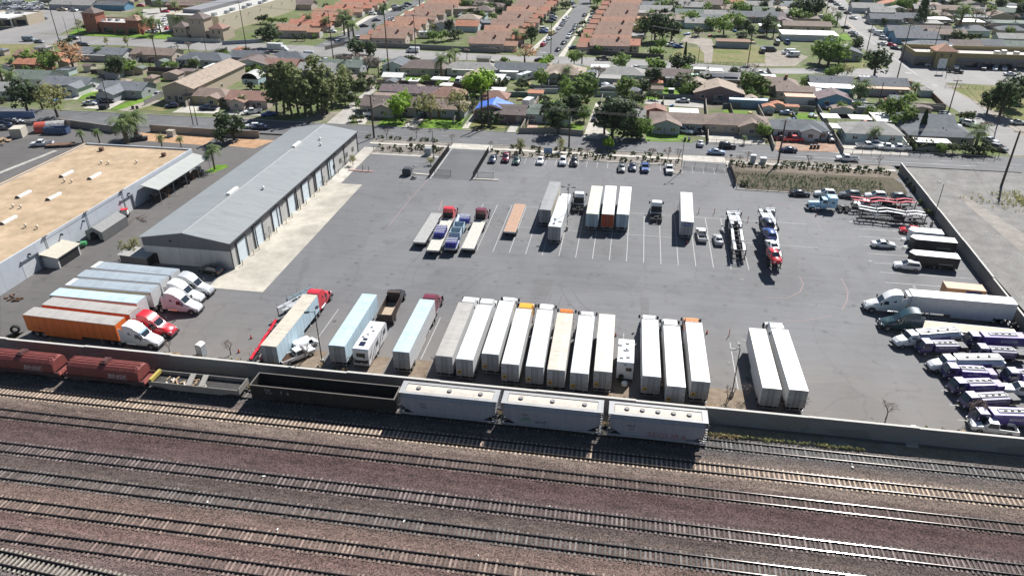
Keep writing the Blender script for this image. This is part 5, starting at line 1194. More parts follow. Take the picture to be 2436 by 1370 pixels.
def rippled(name,col,amt=.5):
 m,nt,bs=newmat(name);g=N(nt,"ShaderNodeTexCoord").outputs["Object"]
 mp=N(nt,"ShaderNodeMapping");mp.inputs["Scale"].default_value=(1.7,.25,.25);nt.links.new(g,mp.inputs[0])
 n=noise(nt,1.0,3,.6,mp.outputs[0],.6);n2=noise(nt,.5,5,.7,g)
 r=ramp(nt,n2.outputs[0],[(.3,tuple(c*.78 for c in col)),(.5,col),(.68,tuple(min(.9,c*1.06) for c in col))]);sx=N(nt,"ShaderNodeSeparateXYZ");nt.links.new(g,sx.inputs[0]);ml=N(nt,"ShaderNodeMath",operation='MULTIPLY');ml.inputs[1].default_value=.82;nt.links.new(sx.outputs[0],ml.inputs[0]);fr=N(nt,"ShaderNodeMath",operation='FRACT');nt.links.new(ml.outputs[0],fr.inputs[0])
 r2=ramp(nt,fr.outputs[0],[(.0,(.78,)*3),(.07,(1.0,)*3),(.9,(1.0,)*3),(1,(.9,)*3)]);nt.links.new(mixc(nt,1,r.outputs[0],r2.outputs[0],'MULTIPLY'),bs.inputs["Base Color"])
 bs.inputs["Roughness"].default_value=.42;bump(nt,bs,n.outputs[0],amt,.12);return m
TROOFS={k:rippled("trailer roof "+k,c,a) for k,c,a in (('white',(.62,.635,.63),.9),('cream',(.56,.50,.41),.7),('blue',(.47,.59,.65),.4),('grey',(.29,.29,.285),.4),('beige',(.40,.375,.345),.5),('plain',(.68,.68,.655),.25),('greyblue',(.33,.375,.41),.4),('creamplain',(.60,.555,.47),.3))}
def sided(k,c):
 m=ribbed("trailer side "+k,c,1.22,0,contrast=.3);return m
TSIDES={k:sided(k,c) for k,c in dict(white=(.66,.66,.655),blue=(.50,.63,.70),orange=(.72,.17,.035),dkorange=(.55,.14,.06),grey=(.34,.33,.32),cream=(.60,.56,.49),redorange=(.55,.085,.02)).items()}
def make_trailer(L=16.15):
 t=root("box_trailer");z0,z1=1.12,4.06
 b=MB();b.box(.06,L,-1.3,1.3,z0,z1);b.build("box",T_SIDE,t)
 b=MB();n=26;rows=[]
 for i in range(n+1):
  x=L*i/n;rows.append([(x,-1.3,z1+.003),(x,-1.28,z1+.04),(x,0,z1+.07),(x,1.28,z1+.04),(x,1.3,z1+.003)])
 b.loft(rows,0,False,False);fix_mesh(b.build("roof",T_ROOF,t))
 for s in (-1,1):
  d=MB();d.box(0,.058,*(sorted((s*.015,s*1.27))),z0+.05,z1-.06);do=d.build("door",T_DOOR,t)
  r=MB()
  for y in (s*.2,s*.42):r.tube((-.03,y,z0+.05),(-.03,y,z1-.08),.032,.032,5)
  for z in (1.6,2.4,3.3):r.box(-.035,0,s*1.1-.14,s*1.1+.14,z-.03,z+.03)
  r.build("lock_rod",flat("dull rod",(.16,.16,.165),.6),do)
  q=MB();q.box(-.02,-.001,s*1.22-.05,s*1.22+.05,z0+.08,z0+.25);q.build("taillight",TAIL,t)
  q=MB();q.box(2.9,9.5,s*1.24-.02,s*1.24+.02,.5,1.1);q.build("side_skirt",T_SIDE,t)
  for x in (1.4,2.7):wheel(t,x,s*1.25,.5,.27,True)
  q=MB();q.box(12.6,12.75,s*.9-.07,s*.9+.07,0.05,1.12);q.box(12.5,12.85,s*.9-.15,s*.9+.15,0,.06);q.build("landing_leg",GALV,t)
  q=MB();q.box(.55,.6,s*.95-.3,s*.95+.3,.2,1.1);q.build("mudflap",TRIM,t)
 f=MB();f.box(0,.06,-1.3,-1.27,z0,z1);f.box(0,.06,1.27,1.3,z0,z1);f.box(0,.06,-1.27,1.27,z1-.058,z1);f.box(-.01,.06,-1.27,1.27,z0,z0+.048);f.build("door_frame",T_SIDE,t)
 u=MB();u.box(.1,.2,-1.2,1.2,.5,.6);u.box(.1,.2,-.7,-.6,.6,1.12);u.box(.1,.2,.6,.7,.6,1.12);u.build("underride_bar",GALV,t)
 c=MB();c.box(.6,4.0,-.55,-.4,.8,1.12);c.box(.6,4.0,.4,.55,.8,1.12);c.box(13.9,15.8,-.5,.5,1.02,1.118);c.build("slider_frame",FRAME,t)
 return t
def make_flatbed(L=14.8):
 t=root("flatbed_trailer");D=flat("deck",(.36,.34,.30),.8,0,.2);D.name="deck"
 b=MB()
 for i in range(5):b.box(.05,L,-1.24+i*.496+.01,-1.24+(i+1)*.496-.01,1.36,1.46)
 b.build("deck",D,t)
 for s in (-1,1):
  q=MB();q.box(0,L,s*1.27-.025,s*1.27+.025,1.22,1.48);q.build("side_rail",GALV,t)
  q=MB();q.box(.5,L-.4,s*.5-.06,s*.5+.06,.85,1.35);q.build("beam",FRAME,t)
  for x in (1.5,2.85):wheel(t,x,s*1.25,.5,.27,True)
  q=MB();q.box(11.2,11.35,s*.8-.06,s*.8+.06,0,1.2);q.build("landing_leg",GALV,t)
 q=MB();q.box(-.03,.05,-1.24,1.24,1.1,1.47);q.build("rear_beam",GALV,t)
 q=MB()
 for i in (1,2,3,4):q.box(.06,L,-1.24+i*.496-.012,-1.24+i*.496+.012,1.40,1.463)
 q.build("lashing_track",TRIM,t)
 return t
def make_hauler(L=15.5):
 """car hauler trailer: two decks of paired runways carried by posts; the upper deck is painted, the running gear dark"""
 t=root("car_hauler_trailer");PA=PAINT
 for zz,name,x0,x1,dz,m in ((.95,"lower_deck",0,L,.12,FRAME),(2.5,"upper_deck",.6,L+.4,.22,PA)):
  b=MB();n=7
  for s in (-1,1):
   for i in range(n):
    pass
   b.loft([[(x0+(x1-x0)*i/n,s*y,zz+dz*sin(i*2.1)+k) for y,k in ((.62,0),(1.15,0),(1.15,.08),(.62,.08))] for i in range(n+1)])
  fix_mesh(b.build(name,m,t))
  b=MB()
  for i in range(n+1):x=x0+(x1-x0)*i/n;b.box(x-.08,x+.08,-1.15,1.15,zz-.1,zz+.02)
  b.build("crossbeam",FRAME,t)
 for s in (-1,1):
  for x in (.7,4.4,8.1,11.8,15.0):
   q=MB();q.box(x-.09,x+.09,s*1.22-.06,s*1.22+.06,.8,2.75);q.tube((x+.1,s*1.18,1.0),(x+1.7,s*1.18,2.45),.05,.05,6);q.build("post",PA if x in (4.4,11.8) else FRAME,t)
  for x in (2.2,3.4):wheel(t,x,s*1.2,.42,.24,True)
  q=MB();q.box(0,L,s*1.2-.06,s*1.2+.06,.62,.9);q.build("side_rail",FRAME,t)
  q=MB();q.box(5.2,7.8,s*1.16-.12,s*1.16+.12,1.0,1.9);q.build("toolbox",FRAME,t)
 for x,s in ((1.2,1),(1.2,-1),(14.2,1),(14.2,-1)):q=MB();q.tube((x,s*1.22,2.7),(x+.1,s*1.22,3.9),.025,.02,5);q.build("marker_rod",TRIM,t)
 return t
def make_rack():
 """head rack: short plated deck carried over a hauler cab"""
 t=root("hauler_head_rack");b=MB()
 for s in (-1,1):
  for i in range(4):b.box(-3.4+1.7*i,-1.85+1.7*i,*(sorted((s*.45,s*1.2))),3.2+.06*(i % 2),3.3+.06*(i % 2))
 b.build("deck_plate",PAINT,t);b=MB();b.box(-1.7,1.4,-.42,.42,3.16,3.24);b.build("centre_plate",PAINT,t)
 for s in (-1,1):
  q=MB();q.box(-3.4,3.3,s*1.22-.05,s*1.22+.05,3.05,3.2)
  for x in (-3.2,-.4,3.1):q.box(x-.07,x+.07,s*1.22-.05,s*1.22+.05,.9 if x<3 else 2.4,3.05);q.tube((x,s*1.22,3.2),(x,s*1.22,4.2),.03,.03,5)
  q.build("side_frame",FRAME,t)
 return t
with proto():
 TP={k:make_tractor(k) for k in ('sleeper','mid','day')};TP['classic']=make_classic()
 TRAILER=make_trailer();FLAT=make_flatbed();HAUL=make_hauler();RACK=make_rack()
def pose(s,rL,rR,fL,fR,z):
 a=(Q(s,*rL,z)+Q(s,*rR,z))/2;b=(Q(s,*fL,z)+Q(s,*fR,z))/2;d=b-a
 return Vector((a.x,a.y,0)),math.atan2(d.y,d.x),d.length
def trailer(s,pts,roof,side,label,door=None,sticker=False,fixlen=False):
 p,az,L=pose(s,*pts,4.1)
 t=spawn(TRAILER,p,az,label,"trailer","box trailers parked in rows",{"troof":TROOFS[roof],"tside":TSIDES[side],"tdoor":TSIDES.get(door) or T_DOOR},(min(max(L/16.15,.8),1.06),1,1))
 if sticker:
  q=MB();q.box(-.04,-.015,.55,1.1,1.55,2.1);o=q.build("sticker",flat("yellow decal",(.62,.36,.02),.6),t)
  q=MB();q.box(-.045,-.041,.65,1.0,1.68,1.95);q.build("printed_mark",TRIM,o)
  q=MB();q.box(-.03,-.015,-1.0,-.6,1.75,1.85);q.box(-.03,-.015,-.98,-.65,1.35,1.5);q.box(-.03,-.015,.5,.85,1.3,1.42);q.build("stencil",flat("stencil grey",(.2,.2,.2),.7),t)["kind"]="stuff"
 d=Vector((cos(az),sin(az),0));return t,p+d*min(L,17),az
def tractor(at,az,kind,col,label,off=.8):
 d=Vector((cos(az),sin(az),0));p=at+d*off
 return spawn(TP[kind],(p.x,p.y,0),az,label,"semi truck","truck tractors in the lot",{"paint":CC[col]})
ROWS=[
 ('J',((75,868),(222,880),(605,400),(475,388)),'cream','blue',"cream-roofed box trailer hitched to bright red cab beside the car haulers",('sleeper','red',"bright red sleeper tractor at head of cream-roofed trailer, near row"),False),
 ('J',((705,862),(862,880),(1160,395),(1025,385)),'blue','blue',"pale blue box trailer left of the black and white motor home",None,False),
 ('J',((1305,920),(1462,935),(1700,447),(1560,435)),'blue','white',"pale blue-roofed box trailer hitched to maroon cab",('sleeper','maroon',"maroon tractor at the head of pale blue-roofed trailer"),False),
 ('J',((1705,962),(1862,975),(2065,475),(1920,465)),'beige','white',"dusty beige-roofed box trailer at left end of the tight white row",('mid','white',"low white tractor ahead of the dusty beige-roofed trailer"),False),
 ('J',((1895,990),(2055,1005),(2238,495),(2095,485)),'white','white',"wrinkled white-roofed trailer hitched to the tallest white cab in near row",('sleeper','white',"tall white sleeper tractor right of beige-roofed trailer"),True),
 ('Z',((1145.4,840),(1186.5,844),(1224.5,717.5),(1187,715)),'white','white',"wrinkled white-roofed trailer left of the yellow cab's trailer",('day','white',"white day cab with roof rack left of yellow cab"),True),
 ('K',((-29,645),(135,655),(255,140),(110,130)),'white','white',"white-roofed trailer hitched to the yellow cab",('mid','yellow',"yellow tractor with high roof in near row"),True),
 ('K',((200,668),(362,680),(452,150),(305,143)),'white','white',"white-roofed trailer between the yellow and orange cabs",('mid','white',"white tractor between the yellow and the first orange cab"),True),
 ('K',((398,698),(565,710),(640,180),(495,170)),'cream','white',"cream-roofed trailer hitched to left orange cab",('day','orange',"orange day cab with roof rack, left one of two"),True),
 ('K',((612,728),(785,740),(842,205),(692,195)),'white','white',"white-roofed trailer right of the left orange cab's trailer",('day','white',"white day cab with silver roof rack right of left orange cab"),True),
 ('K',((832,715),(1005,722),(1033,190),(882,183)),'creamplain','white',"smooth cream-roofed trailer without cab, left of white motor coach",None,True),
 ('K',((1285,760),(1460,768),(1432,240),(1278,230)),'plain','white',"white trailer with front lip right of the white motor coach",('day','white',"white day cab with roof rack right of the white motor coach"),True),
 ('K',((1510,855),(1693,862),(1638,300),(1478,290)),'plain','white',"smooth white trailer beside the right orange cab's trailer, set nearest wall",('mid','white',"white tractor left of right orange cab"),True),
 ('K',((1742,805),(1920,818),(1840,268),(1685,255)),'plain','white',"smooth white trailer hitched to right orange cab",('day','orange',"orange day cab with roof rack, right one of two"),True),
 ('Z',((1814.4,922),(1859.8,925.8),(1822,783),(1781,779.7)),'creamplain','white',"cream-roofed trailer without cab in right-hand pair by light pole",None,False),
 ('L',((210,945),(372,960),(205,460),(60,452)),'plain','white',"white-roofed trailer with cab in the right-hand pair by light pole",('mid','white',"white tractor at the head of the right-hand trailer pair"),False),
 ('G',((325,970),(430,983),(523,718),(425,712)),'grey','cream',"grey-roofed trailer at left of the back row",None,False),
 ('G',((410,1128),(522,1138),(612,850),(515,845)),'white','white',"white-roofed trailer under the lamp shadow in back row",('mid','white',"white tractor hitched beside the grey-roofed back-row trailer"),False),
 ('G',((760,1010),(875,1018),(918,757),(812,750)),'creamplain','blue',"cream-roofed trailer with pale blue doors in back row",None,False),
 ('G',((905,1015),(1022,1020),(1047,755),(940,750)),'plain','white',"white-roofed trailer with red-orange rear doors in back row",None,False),
 ('G',((1045,1015),(1160,1022),(1186,765),(1080,755)),'plain','blue',"bright white-roofed trailer with pale blue doors, right of red-doored one",None,False),
 ('G',((1640,1085),(1769,1090),(1750,815),(1638,812)),'plain','white',"lone white trailer with blue rear sign in back row",None,False)]
for s,pts,rf,sd,lab,tr,st in ROWS:
 dr={'red-orange rear':'redorange'}.get(lab[27:42]) or ('blue' if 'pale blue doors' in lab else None)
 if 'red-orange' in lab:dr='redorange'
 t_,fr,az_=trailer(s,pts,rf,sd,lab,dr,st)
 if tr:tractor(fr,az_,tr[0],tr[1],tr[2],.9 if tr[0]=='sleeper' else 1.1 if tr[0]=='mid' else .5)
 if 'rear sign' in lab:
  q=MB();q.box(-.03,-.015,-.75,.75,3.1,3.75);o=q.build("sign_panel",flat("blue sign",(.03,.06,.33),.5),t_);lettering("XTRA",.5,WHITEP,o,(-.034,0,3.42),(pi/2,0,-pi/2))
LEFT=[
 (((320,585),(205,660),(1062,750),(1168,690)),'beige','orange',"bright orange trailer nearest the railway wall at left",('sleeper','white',"white sleeper tractor with blue visor nearest railway wall")),
 (((490,495),(385,565),(1205,652),(1295,592)),'beige','dkorange',"faded red-orange trailer with white front beside the bright orange one",('sleeper','red',"glossy red sleeper tractor in the left group")),
 (((555,405),(460,480),(1272,550),(1355,488)),'blue','white',"pale blue-roofed trailer without cab in the left group",None),
 (((700,320),(595,385),(1395,450),(1490,385)),'greyblue','white',"grey-roofed trailer with tan side strip in left group",('sleeper','white',"white sleeper tractor standing farthest forward, its bare drive axles showing")),
 (((805,240),(705,300),(1490,365),(1575,302)),'greyblue','white',"grey-blue roofed trailer, second from the warehouse in left group",('sleeper','white',"white sleeper tractor half hidden between two others in left group")),
 (((930,165),(835,220),(1595,292),(1668,235)),'greyblue','white',"grey-roofed trailer nearest the warehouse with white rear strip",('sleeper','silver',"silver-white sleeper tractor nearest the warehouse"))]
for i,(pts,rf,sd,lab,tr) in enumerate(LEFT):
 t_,fr,az_=trailer('I',pts,rf,sd,lab)
 if sd in ('orange','dkorange'):
  q=MB();q.box(16.151,16.16,-1.25,1.25,1.2,4.0);q.build("front_panel",TSIDES['orange' if i==0 else 'white'],t_)
 if tr:
  if i==3:
   a=Q('I',1560,640);fr=Vector((fr.x+1.2,fr.y,0))
  tq=tractor(fr,az_,tr[0],tr[1],tr[2],.9)
  if i==0:q=MB();q.add([(2.86,-.9,2.96),(3.06,-.9,2.72),(3.06,.9,2.72),(2.86,.9,2.96)],[(0,1,2,3)]);q.build('sun_visor',flat('visor blue',(.25,.42,.58),.4),tq)
 if i==3:q=MB();q.box(.2,16.0,-1.325,-1.302,3.55,3.8);q.build('side_strip',flat('tan strip',(.42,.30,.10),.6),t_)
 if i in (3,5):q=MB();q.box(0,.9,-1.25,1.25,4.14,4.16);q.build('rear_strip',TROOFS['plain'],t_)
# bobtail tractors of the back row
for s,x,y,lab in (('G',690,965,"white bobtail tractor between two white trailers in back row"),('G',1408,1050,"lone white bobtail tractor standing by itself in back row")):
 v=Q(s,x,y);t_=tractor(Vector((v.x,v.y,0)),R(90),'mid','white',lab,0)
 q=MB();q.box(-.06,-.0,-1.15,1.15,1.15,3.2)
# ---------------------------------------------------------------- flatbeds with loads
DK={k:flat("deck "+k,c,.8,0,.18) for k,c in dict(grey=(.36,.355,.34),cream=(.55,.52,.45),tan=(.42,.26,.175),pale=(.60,.50,.38),blue=(.40,.50,.57)).items()}
def flatbed(s,pts,dk,label):
 p,az,L=pose(s,*pts,1.46)
 t=spawn(FLAT,p,az,label,"flatbed trailer","flatbed trailers",{"deck":DK[dk]},(L/14.8,1,1));return t,p,az,p+Vector((cos(az),sin(az),0))*L
f1=flatbed('F',((1495,1270),(1610,1283),(1780,1010),(1665,1005)),'grey',"grey decked empty flatbed trailer at left end of flatbeds")
f2=flatbed('F',((1612,1345),(1750,1360),(1890,1058),(1755,1050)),'cream',"pale flatbed with one blue stack of racks, bright red cab")
f3=flatbed('F',((1785,1330),(1900,1340),(2035,1025),(1905,1020)),'blue',"pale blue flatbed loaded with racks and steel boxes")
f4=flatbed('F',((1945,1325),(2070,1345),(2190,1070),(2060,1065)),'cream',"worn empty flatbed behind dark red cab")
f0=flatbed('G',((0,1175),(95,1185),(195,925),(100,918)),'tan',"orange-tan empty flatbed standing alone in the back row")
tractor(f2[3],f2[2],'mid','red',"bright red tractor with high square sleeper ahead of flatbeds",.1)
tractor(f4[3],f4[2],'mid','maroon',"dark red tractor with shadowed sleeper back beside flatbeds",.1)
RACKB=flat("blue rack paint",(.03,.035,.27),.5);STEELB=flat("pale blue steel",(.36,.46,.53),.6)
def racks(s,x,y,az,n,label,z=1.47):
 v=Q(s,x,y,z+.8);t=root("rack_stack",(v.x,v.y,z),az,label,"rack stack","stacked rack loads")
 b=MB()
 for i in range(n):
  X=-n*.8/2+.8*i
  for yy in (-1.05,.05):b.box(X,X+.62,yy,yy+1.0,0,.95)
 b.build("base",RACKB,t)
 b=MB()
 for i in range(n):
  X=-n*.8/2+.8*i
  for yy in (-1.05,-.02,.98):b.box(X+.1,X+.5,yy,yy+.08,.952,1.3)
  b.box(X+.2,X+.4,-1.1,1.1,1.2,1.3)
 b.build("rail",flat("pale rack rails",(.55,.55,.55),.5),t)
racks('F',1755,1165,f2[2],5,"long blue rack stack on the pale flatbed");racks('F',1980,1050,f3[2],3,"blue rack stack at the front of pale blue flatbed");racks('F',1858,1270,f3[2],3,"blue rack stack at the rear of the pale blue flatbed")
for x,y,lab in ((1925,1140,"pale blue steel box, front one on loaded flatbed"),(1895,1195,"pale blue steel box, rear one on loaded flatbed")):
 v=Q('F',x,y,2.2);t=root("steel_bin",(v.x,v.y,1.47),f3[2],lab,"bin");b=MB();b.box(-1.3,1.3,-1.1,1.1,0,.1);b.box(-1.3,1.3,-1.1,-1.02,.1,1.5);b.box(-1.3,1.3,1.02,1.1,.1,1.5);b.box(-1.3,-1.22,-1.02,1.02,.1,1.5);b.box(1.22,1.3,-1.02,1.02,.1,1.5);b.build("body",STEELB,t)
# ---------------------------------------------------------------- car haulers
def hauler(s,r,f,z,col,label,scale=1.0):
 a,c=Q(s,*r,z),Q(s,*f,z);d=c-a;az=math.atan2(d.y,d.x)
 return spawn(HAUL,(a.x,a.y,0),az,label,"car hauler","car hauler trailers",{"paint":CC[col]},(d.length/15.5,1,1)),az
HW=flat("hauler white",(.62,.62,.60),.5)
CC['offwhite']=HW
h1,a1=hauler('G',(2190,1385),(2140,1080),2,'silver',"silver empty car hauler trailer in the back row")
v=Q('G',2135,1130);tractor(Vector((v.x,v.y,0)),R(92),'day','silver',"silver car-hauler tractor with skeletal deck over cab",-1.5)
def rack(s,x,y,rz,col,label):
 v=Q(s,x,y,3.2);spawn(RACK,(v.x,v.y,0),R(rz),label,"head rack","car hauler head racks",{"paint":CC[col]},(1,1,1) if rz>80 else (.8,.85,.72))
rack('G',2140,1050,92,'silver',"silver plated head rack over the empty car hauler's cab")
h2,a2=hauler('H',(112,1455),(55,1080),2.2,'silver',"car hauler trailer carrying blue, white and red cars")
rack('H',35,1030,94,'silver',"silver plated head rack above cab of loaded car hauler")
v=Q('H',45,1100);tractor(Vector((v.x,v.y,0)),R(94),'day','silver',"silver tractor cab under head rack of loaded car hauler",-1.5)
for x,y,col,k,lab in ((35,1095,'navy','suv',"riding foremost on loaded car hauler"),(55,1195,'blue','suv',"riding second on the loaded car hauler"),(85,1300,'white','sedan',"riding third on the loaded car hauler"),(105,1400,'red','suv',"riding rearmost on loaded car hauler")):
 c_=car('H',x,y,k,col,278 if col=='red' else 98,lab,0,2.95)
 v=Q('H',x,y,3.6);c_.location=(v.x,v.y,2.85 if col != 'red' else 2.6)
h3,a3=hauler('H',(1530,1030),(900,970),2.2,'white',"black and white empty car hauler trailer behind light blue cab")
h4,a4=hauler('H',(1430,900),(840,880),2.4,'red',"red empty car hauler trailer parked beyond the black and white one")
v=Q('H',745,985);spawn(TP['classic'],(v.x-2.0,v.y,0),R(182),"light blue long-nosed tractor with sleeper hauling car carrier","semi truck","truck tractors in the lot",{"paint":CC['skyblue']})
rack('J',460,350,62,'teal',"grey-teal head rack beside the bright red cab");rack('J',375,430,62,'silver',"pale silver rack deck behind the grey-teal head rack")
h8,_=hauler('J',(20,1000),(255,630),1.6,'red',"red car hauler trailer low along left of the cream-roofed trailer");h8.scale.z=.55;h8.scale.y=.85
q=MB()
# ---------------------------------------------------------------- special vehicles
def mkbox(t,name,m,*a):
 b=MB();b.box(*a);return b.build(name,m,t)
def dump_truck():
 rear=(Q('J',1165,570,2.4)+Q('J',1300,590,2.4))/2;front=(Q('J',1255,378,3.0)+Q('J',1375,385,3.0))/2
 d=front-rear;az=math.atan2(d.y,d.x);t=root("dump_truck",(rear.x,rear.y,0),az,"dark brown dump truck with open empty tan bed behind the black and white motor home","dump truck")
 BM=flat("dump body brown",(.055,.035,.028),.6,.2,.25);IN=flat("worn bed steel",(.42,.33,.24),.6,.1,.2)
 L=max(d.length,5.5)
 b=MB();b.box(0,L,-1.25,-1.15,1.2,2.5);b.box(0,L,1.15,1.25,1.2,2.5);b.box(0,.1,-1.15,1.15,1.2,2.35);b.box(L-.1,L,-1.15,1.15,1.2,3.1);b.box(0,L,-1.25,1.25,1.1,1.2);b.build("dump_bed",BM,t)
 mkbox(t,"bed_floor",IN,.1,L-.1,-1.15,1.15,1.201,1.22)
 mkbox(t,"cab_shield",BM,L-.1,L+.7,-1.1,1.1,3.1,3.18)
 b=MB();b.loft([ring(*s) for s in [(L+.3,1.1,.8,2.0,2.85,.95),(L+1.6,1.1,.8,2.0,2.8,.95),(L+2.0,1.1,.8,1.8,1.95,.9),(L+3.7,.85,.8,1.5,1.7,.6)]]);b.build("cab",CC['black'],t)
 mkbox(t,"grille",CHROME,L+3.71,L+3.8,-.6,.6,.9,1.65);mkbox(t,"bumper",CHROME,L+3.7,L+4.0,-1.15,1.15,.45,.8)
 q=MB();q.add([(L+1.65,-.9,2.72),(L+2.02,-.9,2.0),(L+2.02,.9,2.0),(L+1.65,.9,2.72)],[(0,1,2,3)]);q.build("windshield",CGLASS,t)
 for s in (-1,1):
  for x in (.9,2.2):wheel(t,x,s*1.24,.5,.27,True)
  wheel(t,L+3.0,s*1.14,.5,.27,False)
  q=MB();q.obox((L+2.0,s*1.4,2.2),.12,.25,.5);q.build("mirror",CHROME,t)
 mkbox(t,"chassis",FRAME,.2,L+3.5,-.45,.45,.75,1.05)
dump_truck()
def motor_home():
 p,az,L=pose('J',(925,895),(1080,915),(1260,635),(1095,620),3.6)
 t=root("travel_trailer",p,az,"white travel trailer with bold black swooshes and solar panel on roof","travel trailer")
 W_=flat("gloss white shell",(.70,.70,.70),.3);B_=flat("black graphic",(.02,.02,.022),.4);G_=flat("grey graphic",(.22,.22,.23),.4)
 b=MB();b.prism([(0,.7),(L,.9),(L,3.1),(L-.5,3.55),(.15,3.6),(0,3.4)],-1.25,1.25);fix_mesh(b.build("shell",W_,t))
 for s in (-1,1):
  for k,(x0,z0,x1,z1,w) in enumerate(((1.0,.9,3.0,2.6,.45),(2.2,.9,4.4,3.0,.4),(4.4,1.0,6.2,3.1,.45),(6.0,1.4,7.6,3.2,.4),(.4,1.6,1.7,2.9,.35))):
   if x1>L-.3:continue
   q=MB();y=s*1.262;pts=[(x0,y,z0),(x0+w,y,z0),(x1+w*.5,y,z1),(x1,y,z1)];q.add(pts if s<0 else pts[::-1],[(0,1,2,3)]);q.build("swoosh",B_ if k % 2==0 else G_,t)
  for x in (3.4,6.8):
   if x<L-1:mkbox(t,"window",CGLASS,x,x+1.1,*(sorted((s*1.25,s*1.268))),1.9,2.7)
  for x in (3.6,4.5):wheel(t,x,s*1.2,.36,.22)
  q=MB();q.poly([(-.012,-s*1.2,1.0),(-.012,-s*.1,.9),(-.012,-s*.1,1.2),(-.012,-s*1.2,1.9)][::1 if s<0 else-1]);q.build("swoosh",G_,t)
 mkbox(t,"rear_window",CGLASS,-.02,-.002,-.7,.7,2.2,2.9);mkbox(t,"cargo_hatch",B_,-.02,-.002,-1.0,1.0,1.2,1.6)
 mkbox(t,"solar_panel",flat("solar panel",(.02,.025,.05),.2),1.0,2.1,-.3,.6,3.62,3.67);mkbox(t,"solar_panel",flat("solar panel",(.02,.025,.05),.2),2.6,3.1,-.2,.5,3.62,3.67)
 for x,y in ((4.2,.2),(5.3,-.3),(6.3,.3),(3.4,.7)):
  if x<L-.6:mkbox(t,"roof_vent",flat("vent lid",(.5,.5,.5),.4),x,x+.45,y-.2,y+.2,3.57,3.72)
 mkbox(t,"bumper",TRIM,-.25,-.1,-1.1,1.1,.5,.62)
motor_home()
def coach():
 p,az,L=pose('K',(1052,632),(1205,640),(1210,412),(1068,405),3.5)
 t=root("motor_coach",p,az,"plain white motor coach with roof vents and spare wheel on its back","motor home")
 W_=flat("coach white",(.72,.72,.71),.35)
 b=MB();b.prism([(0,.55),(L,.55),(L+.25,1.6),(L,3.3),(L-.3,3.5),(.1,3.5),(0,3.35)],-1.22,1.22);fix_mesh(b.build("shell",W_,t))
 mkbox(t,"rear_window",CGLASS,-.02,-.002,-.95,-.1,2.0,2.6);mkbox(t,"bumper",TRIM,-.25,-.05,-1.15,1.15,.45,.65)
 q=MB();q.tube((-.28,.5,1.05),(-.02,.5,1.05),.38,.38,14);q.build("spare_wheel",TYRE,t)
 q=MB();q.tube((-1.2,-.1,.35),(-1.2,-.1,.75),.45,.45,12);q.ball((-1.2,-.1,.75),.45,.45,.2,seg=12,rings=6);q.box(-1.2,-.1,-.16,-.04,.35,.45);q.build("covered_hitch_wheel",W_,t)
 for x,y in ((1.0,.6),(1.3,-.35),(3.2,-.2),(3.1,.1),(5.0,-.2),(4.4,.9)):
  if x<L-.4:mkbox(t,"roof_vent",flat("vent lid",(.5,.5,.5),.4),x,x+.5,y-.25,y+.25,3.5,3.68)
 for s in (-1,1):
  for x in (1.8,L-1.6):wheel(t,x,s*1.2,.45,.25)
  for x in (2.6,4.6):mkbox(t,"window",CGLASS,x,x+1.2,*(sorted((s*1.22,s*1.235))),1.9,2.6)
 mkbox(t,"badge",TRIM,-.015,-.002,-.2,.2,3.0,3.15)
coach()
# stripped white pickup frame by the wall, white utility pickup at lower right
v=Q('J',420,990);t_=spawn(CP[('pickup',0)],v,R(52),"white open-bed pickup full of pipes squeezed beside the railway wall","pickup",None,{"paint":CC['white']})
q=MB();[q.tube((-2.6,-.6+.25*i,.9+.05*(i % 2)),(-.6,-.6+.25*i,.95),.07,.07,6) for i in range(6)];o_=q.build("pipe_load",RUST,None,False,v);o_.rotation_euler=(0,0,R(52));tag(o_,"bundle of dark pipes in bed of the white pickup by wall","pipes")
v=Q('J',500,890);t_=spawn(CP[('van',0)],v,R(55),"small white hooded truck cab ahead of the pipe-laden pickup","van",None,{"paint":CC['white']},(.7,.9,.8))
# ---------------------------------------------------------------- right-hand group: reefer, flatbed, tankers, purple fuel trucks
fr=(Q('L',1190,125,4.1)+Q('L',1215,187,4.1))/2;rr=(Q('L',2040,195,4.1)+Q('L',2065,257,4.1))/2;d=fr-rr;az=math.atan2(d.y,d.x)
t_=spawn(TRAILER,(rr.x,rr.y,0),az,"long white refrigerated trailer pointing left at the right wall","trailer","box trailers parked in rows",{"troof":TROOFS['plain'],"tside":TSIDES['white']},(d.length/16.15,1,1))
q=MB();q.box(16.16,16.75,-1.05,1.05,2.2,3.9);o=q.build("cooling_unit",flat("unit white",(.62,.62,.62),.5),t_);q=MB();q.box(16.751,16.76,-.8,.8,2.3,3.2);q.build("radiator_grille",TRIM,o)
tractor(Vector((fr.x,fr.y,0)),az,'sleeper','white',"white sleeper tractor of the refrigerated trailer at right wall",1.3)
dk,pd,azd,fd=flatbed('L',((2085,520),(2045,460),(1265,385),(1290,440)),'pale',"long pale timber-decked flatbed below the refrigerated trailer")
tractor(fd,azd,'sleeper','dgreen',"dark green sleeper tractor with push bar at the right group",.6)
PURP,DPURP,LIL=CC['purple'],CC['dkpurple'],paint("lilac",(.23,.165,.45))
TANKW=flat("tank white",(.60,.63,.66),.3,.3)
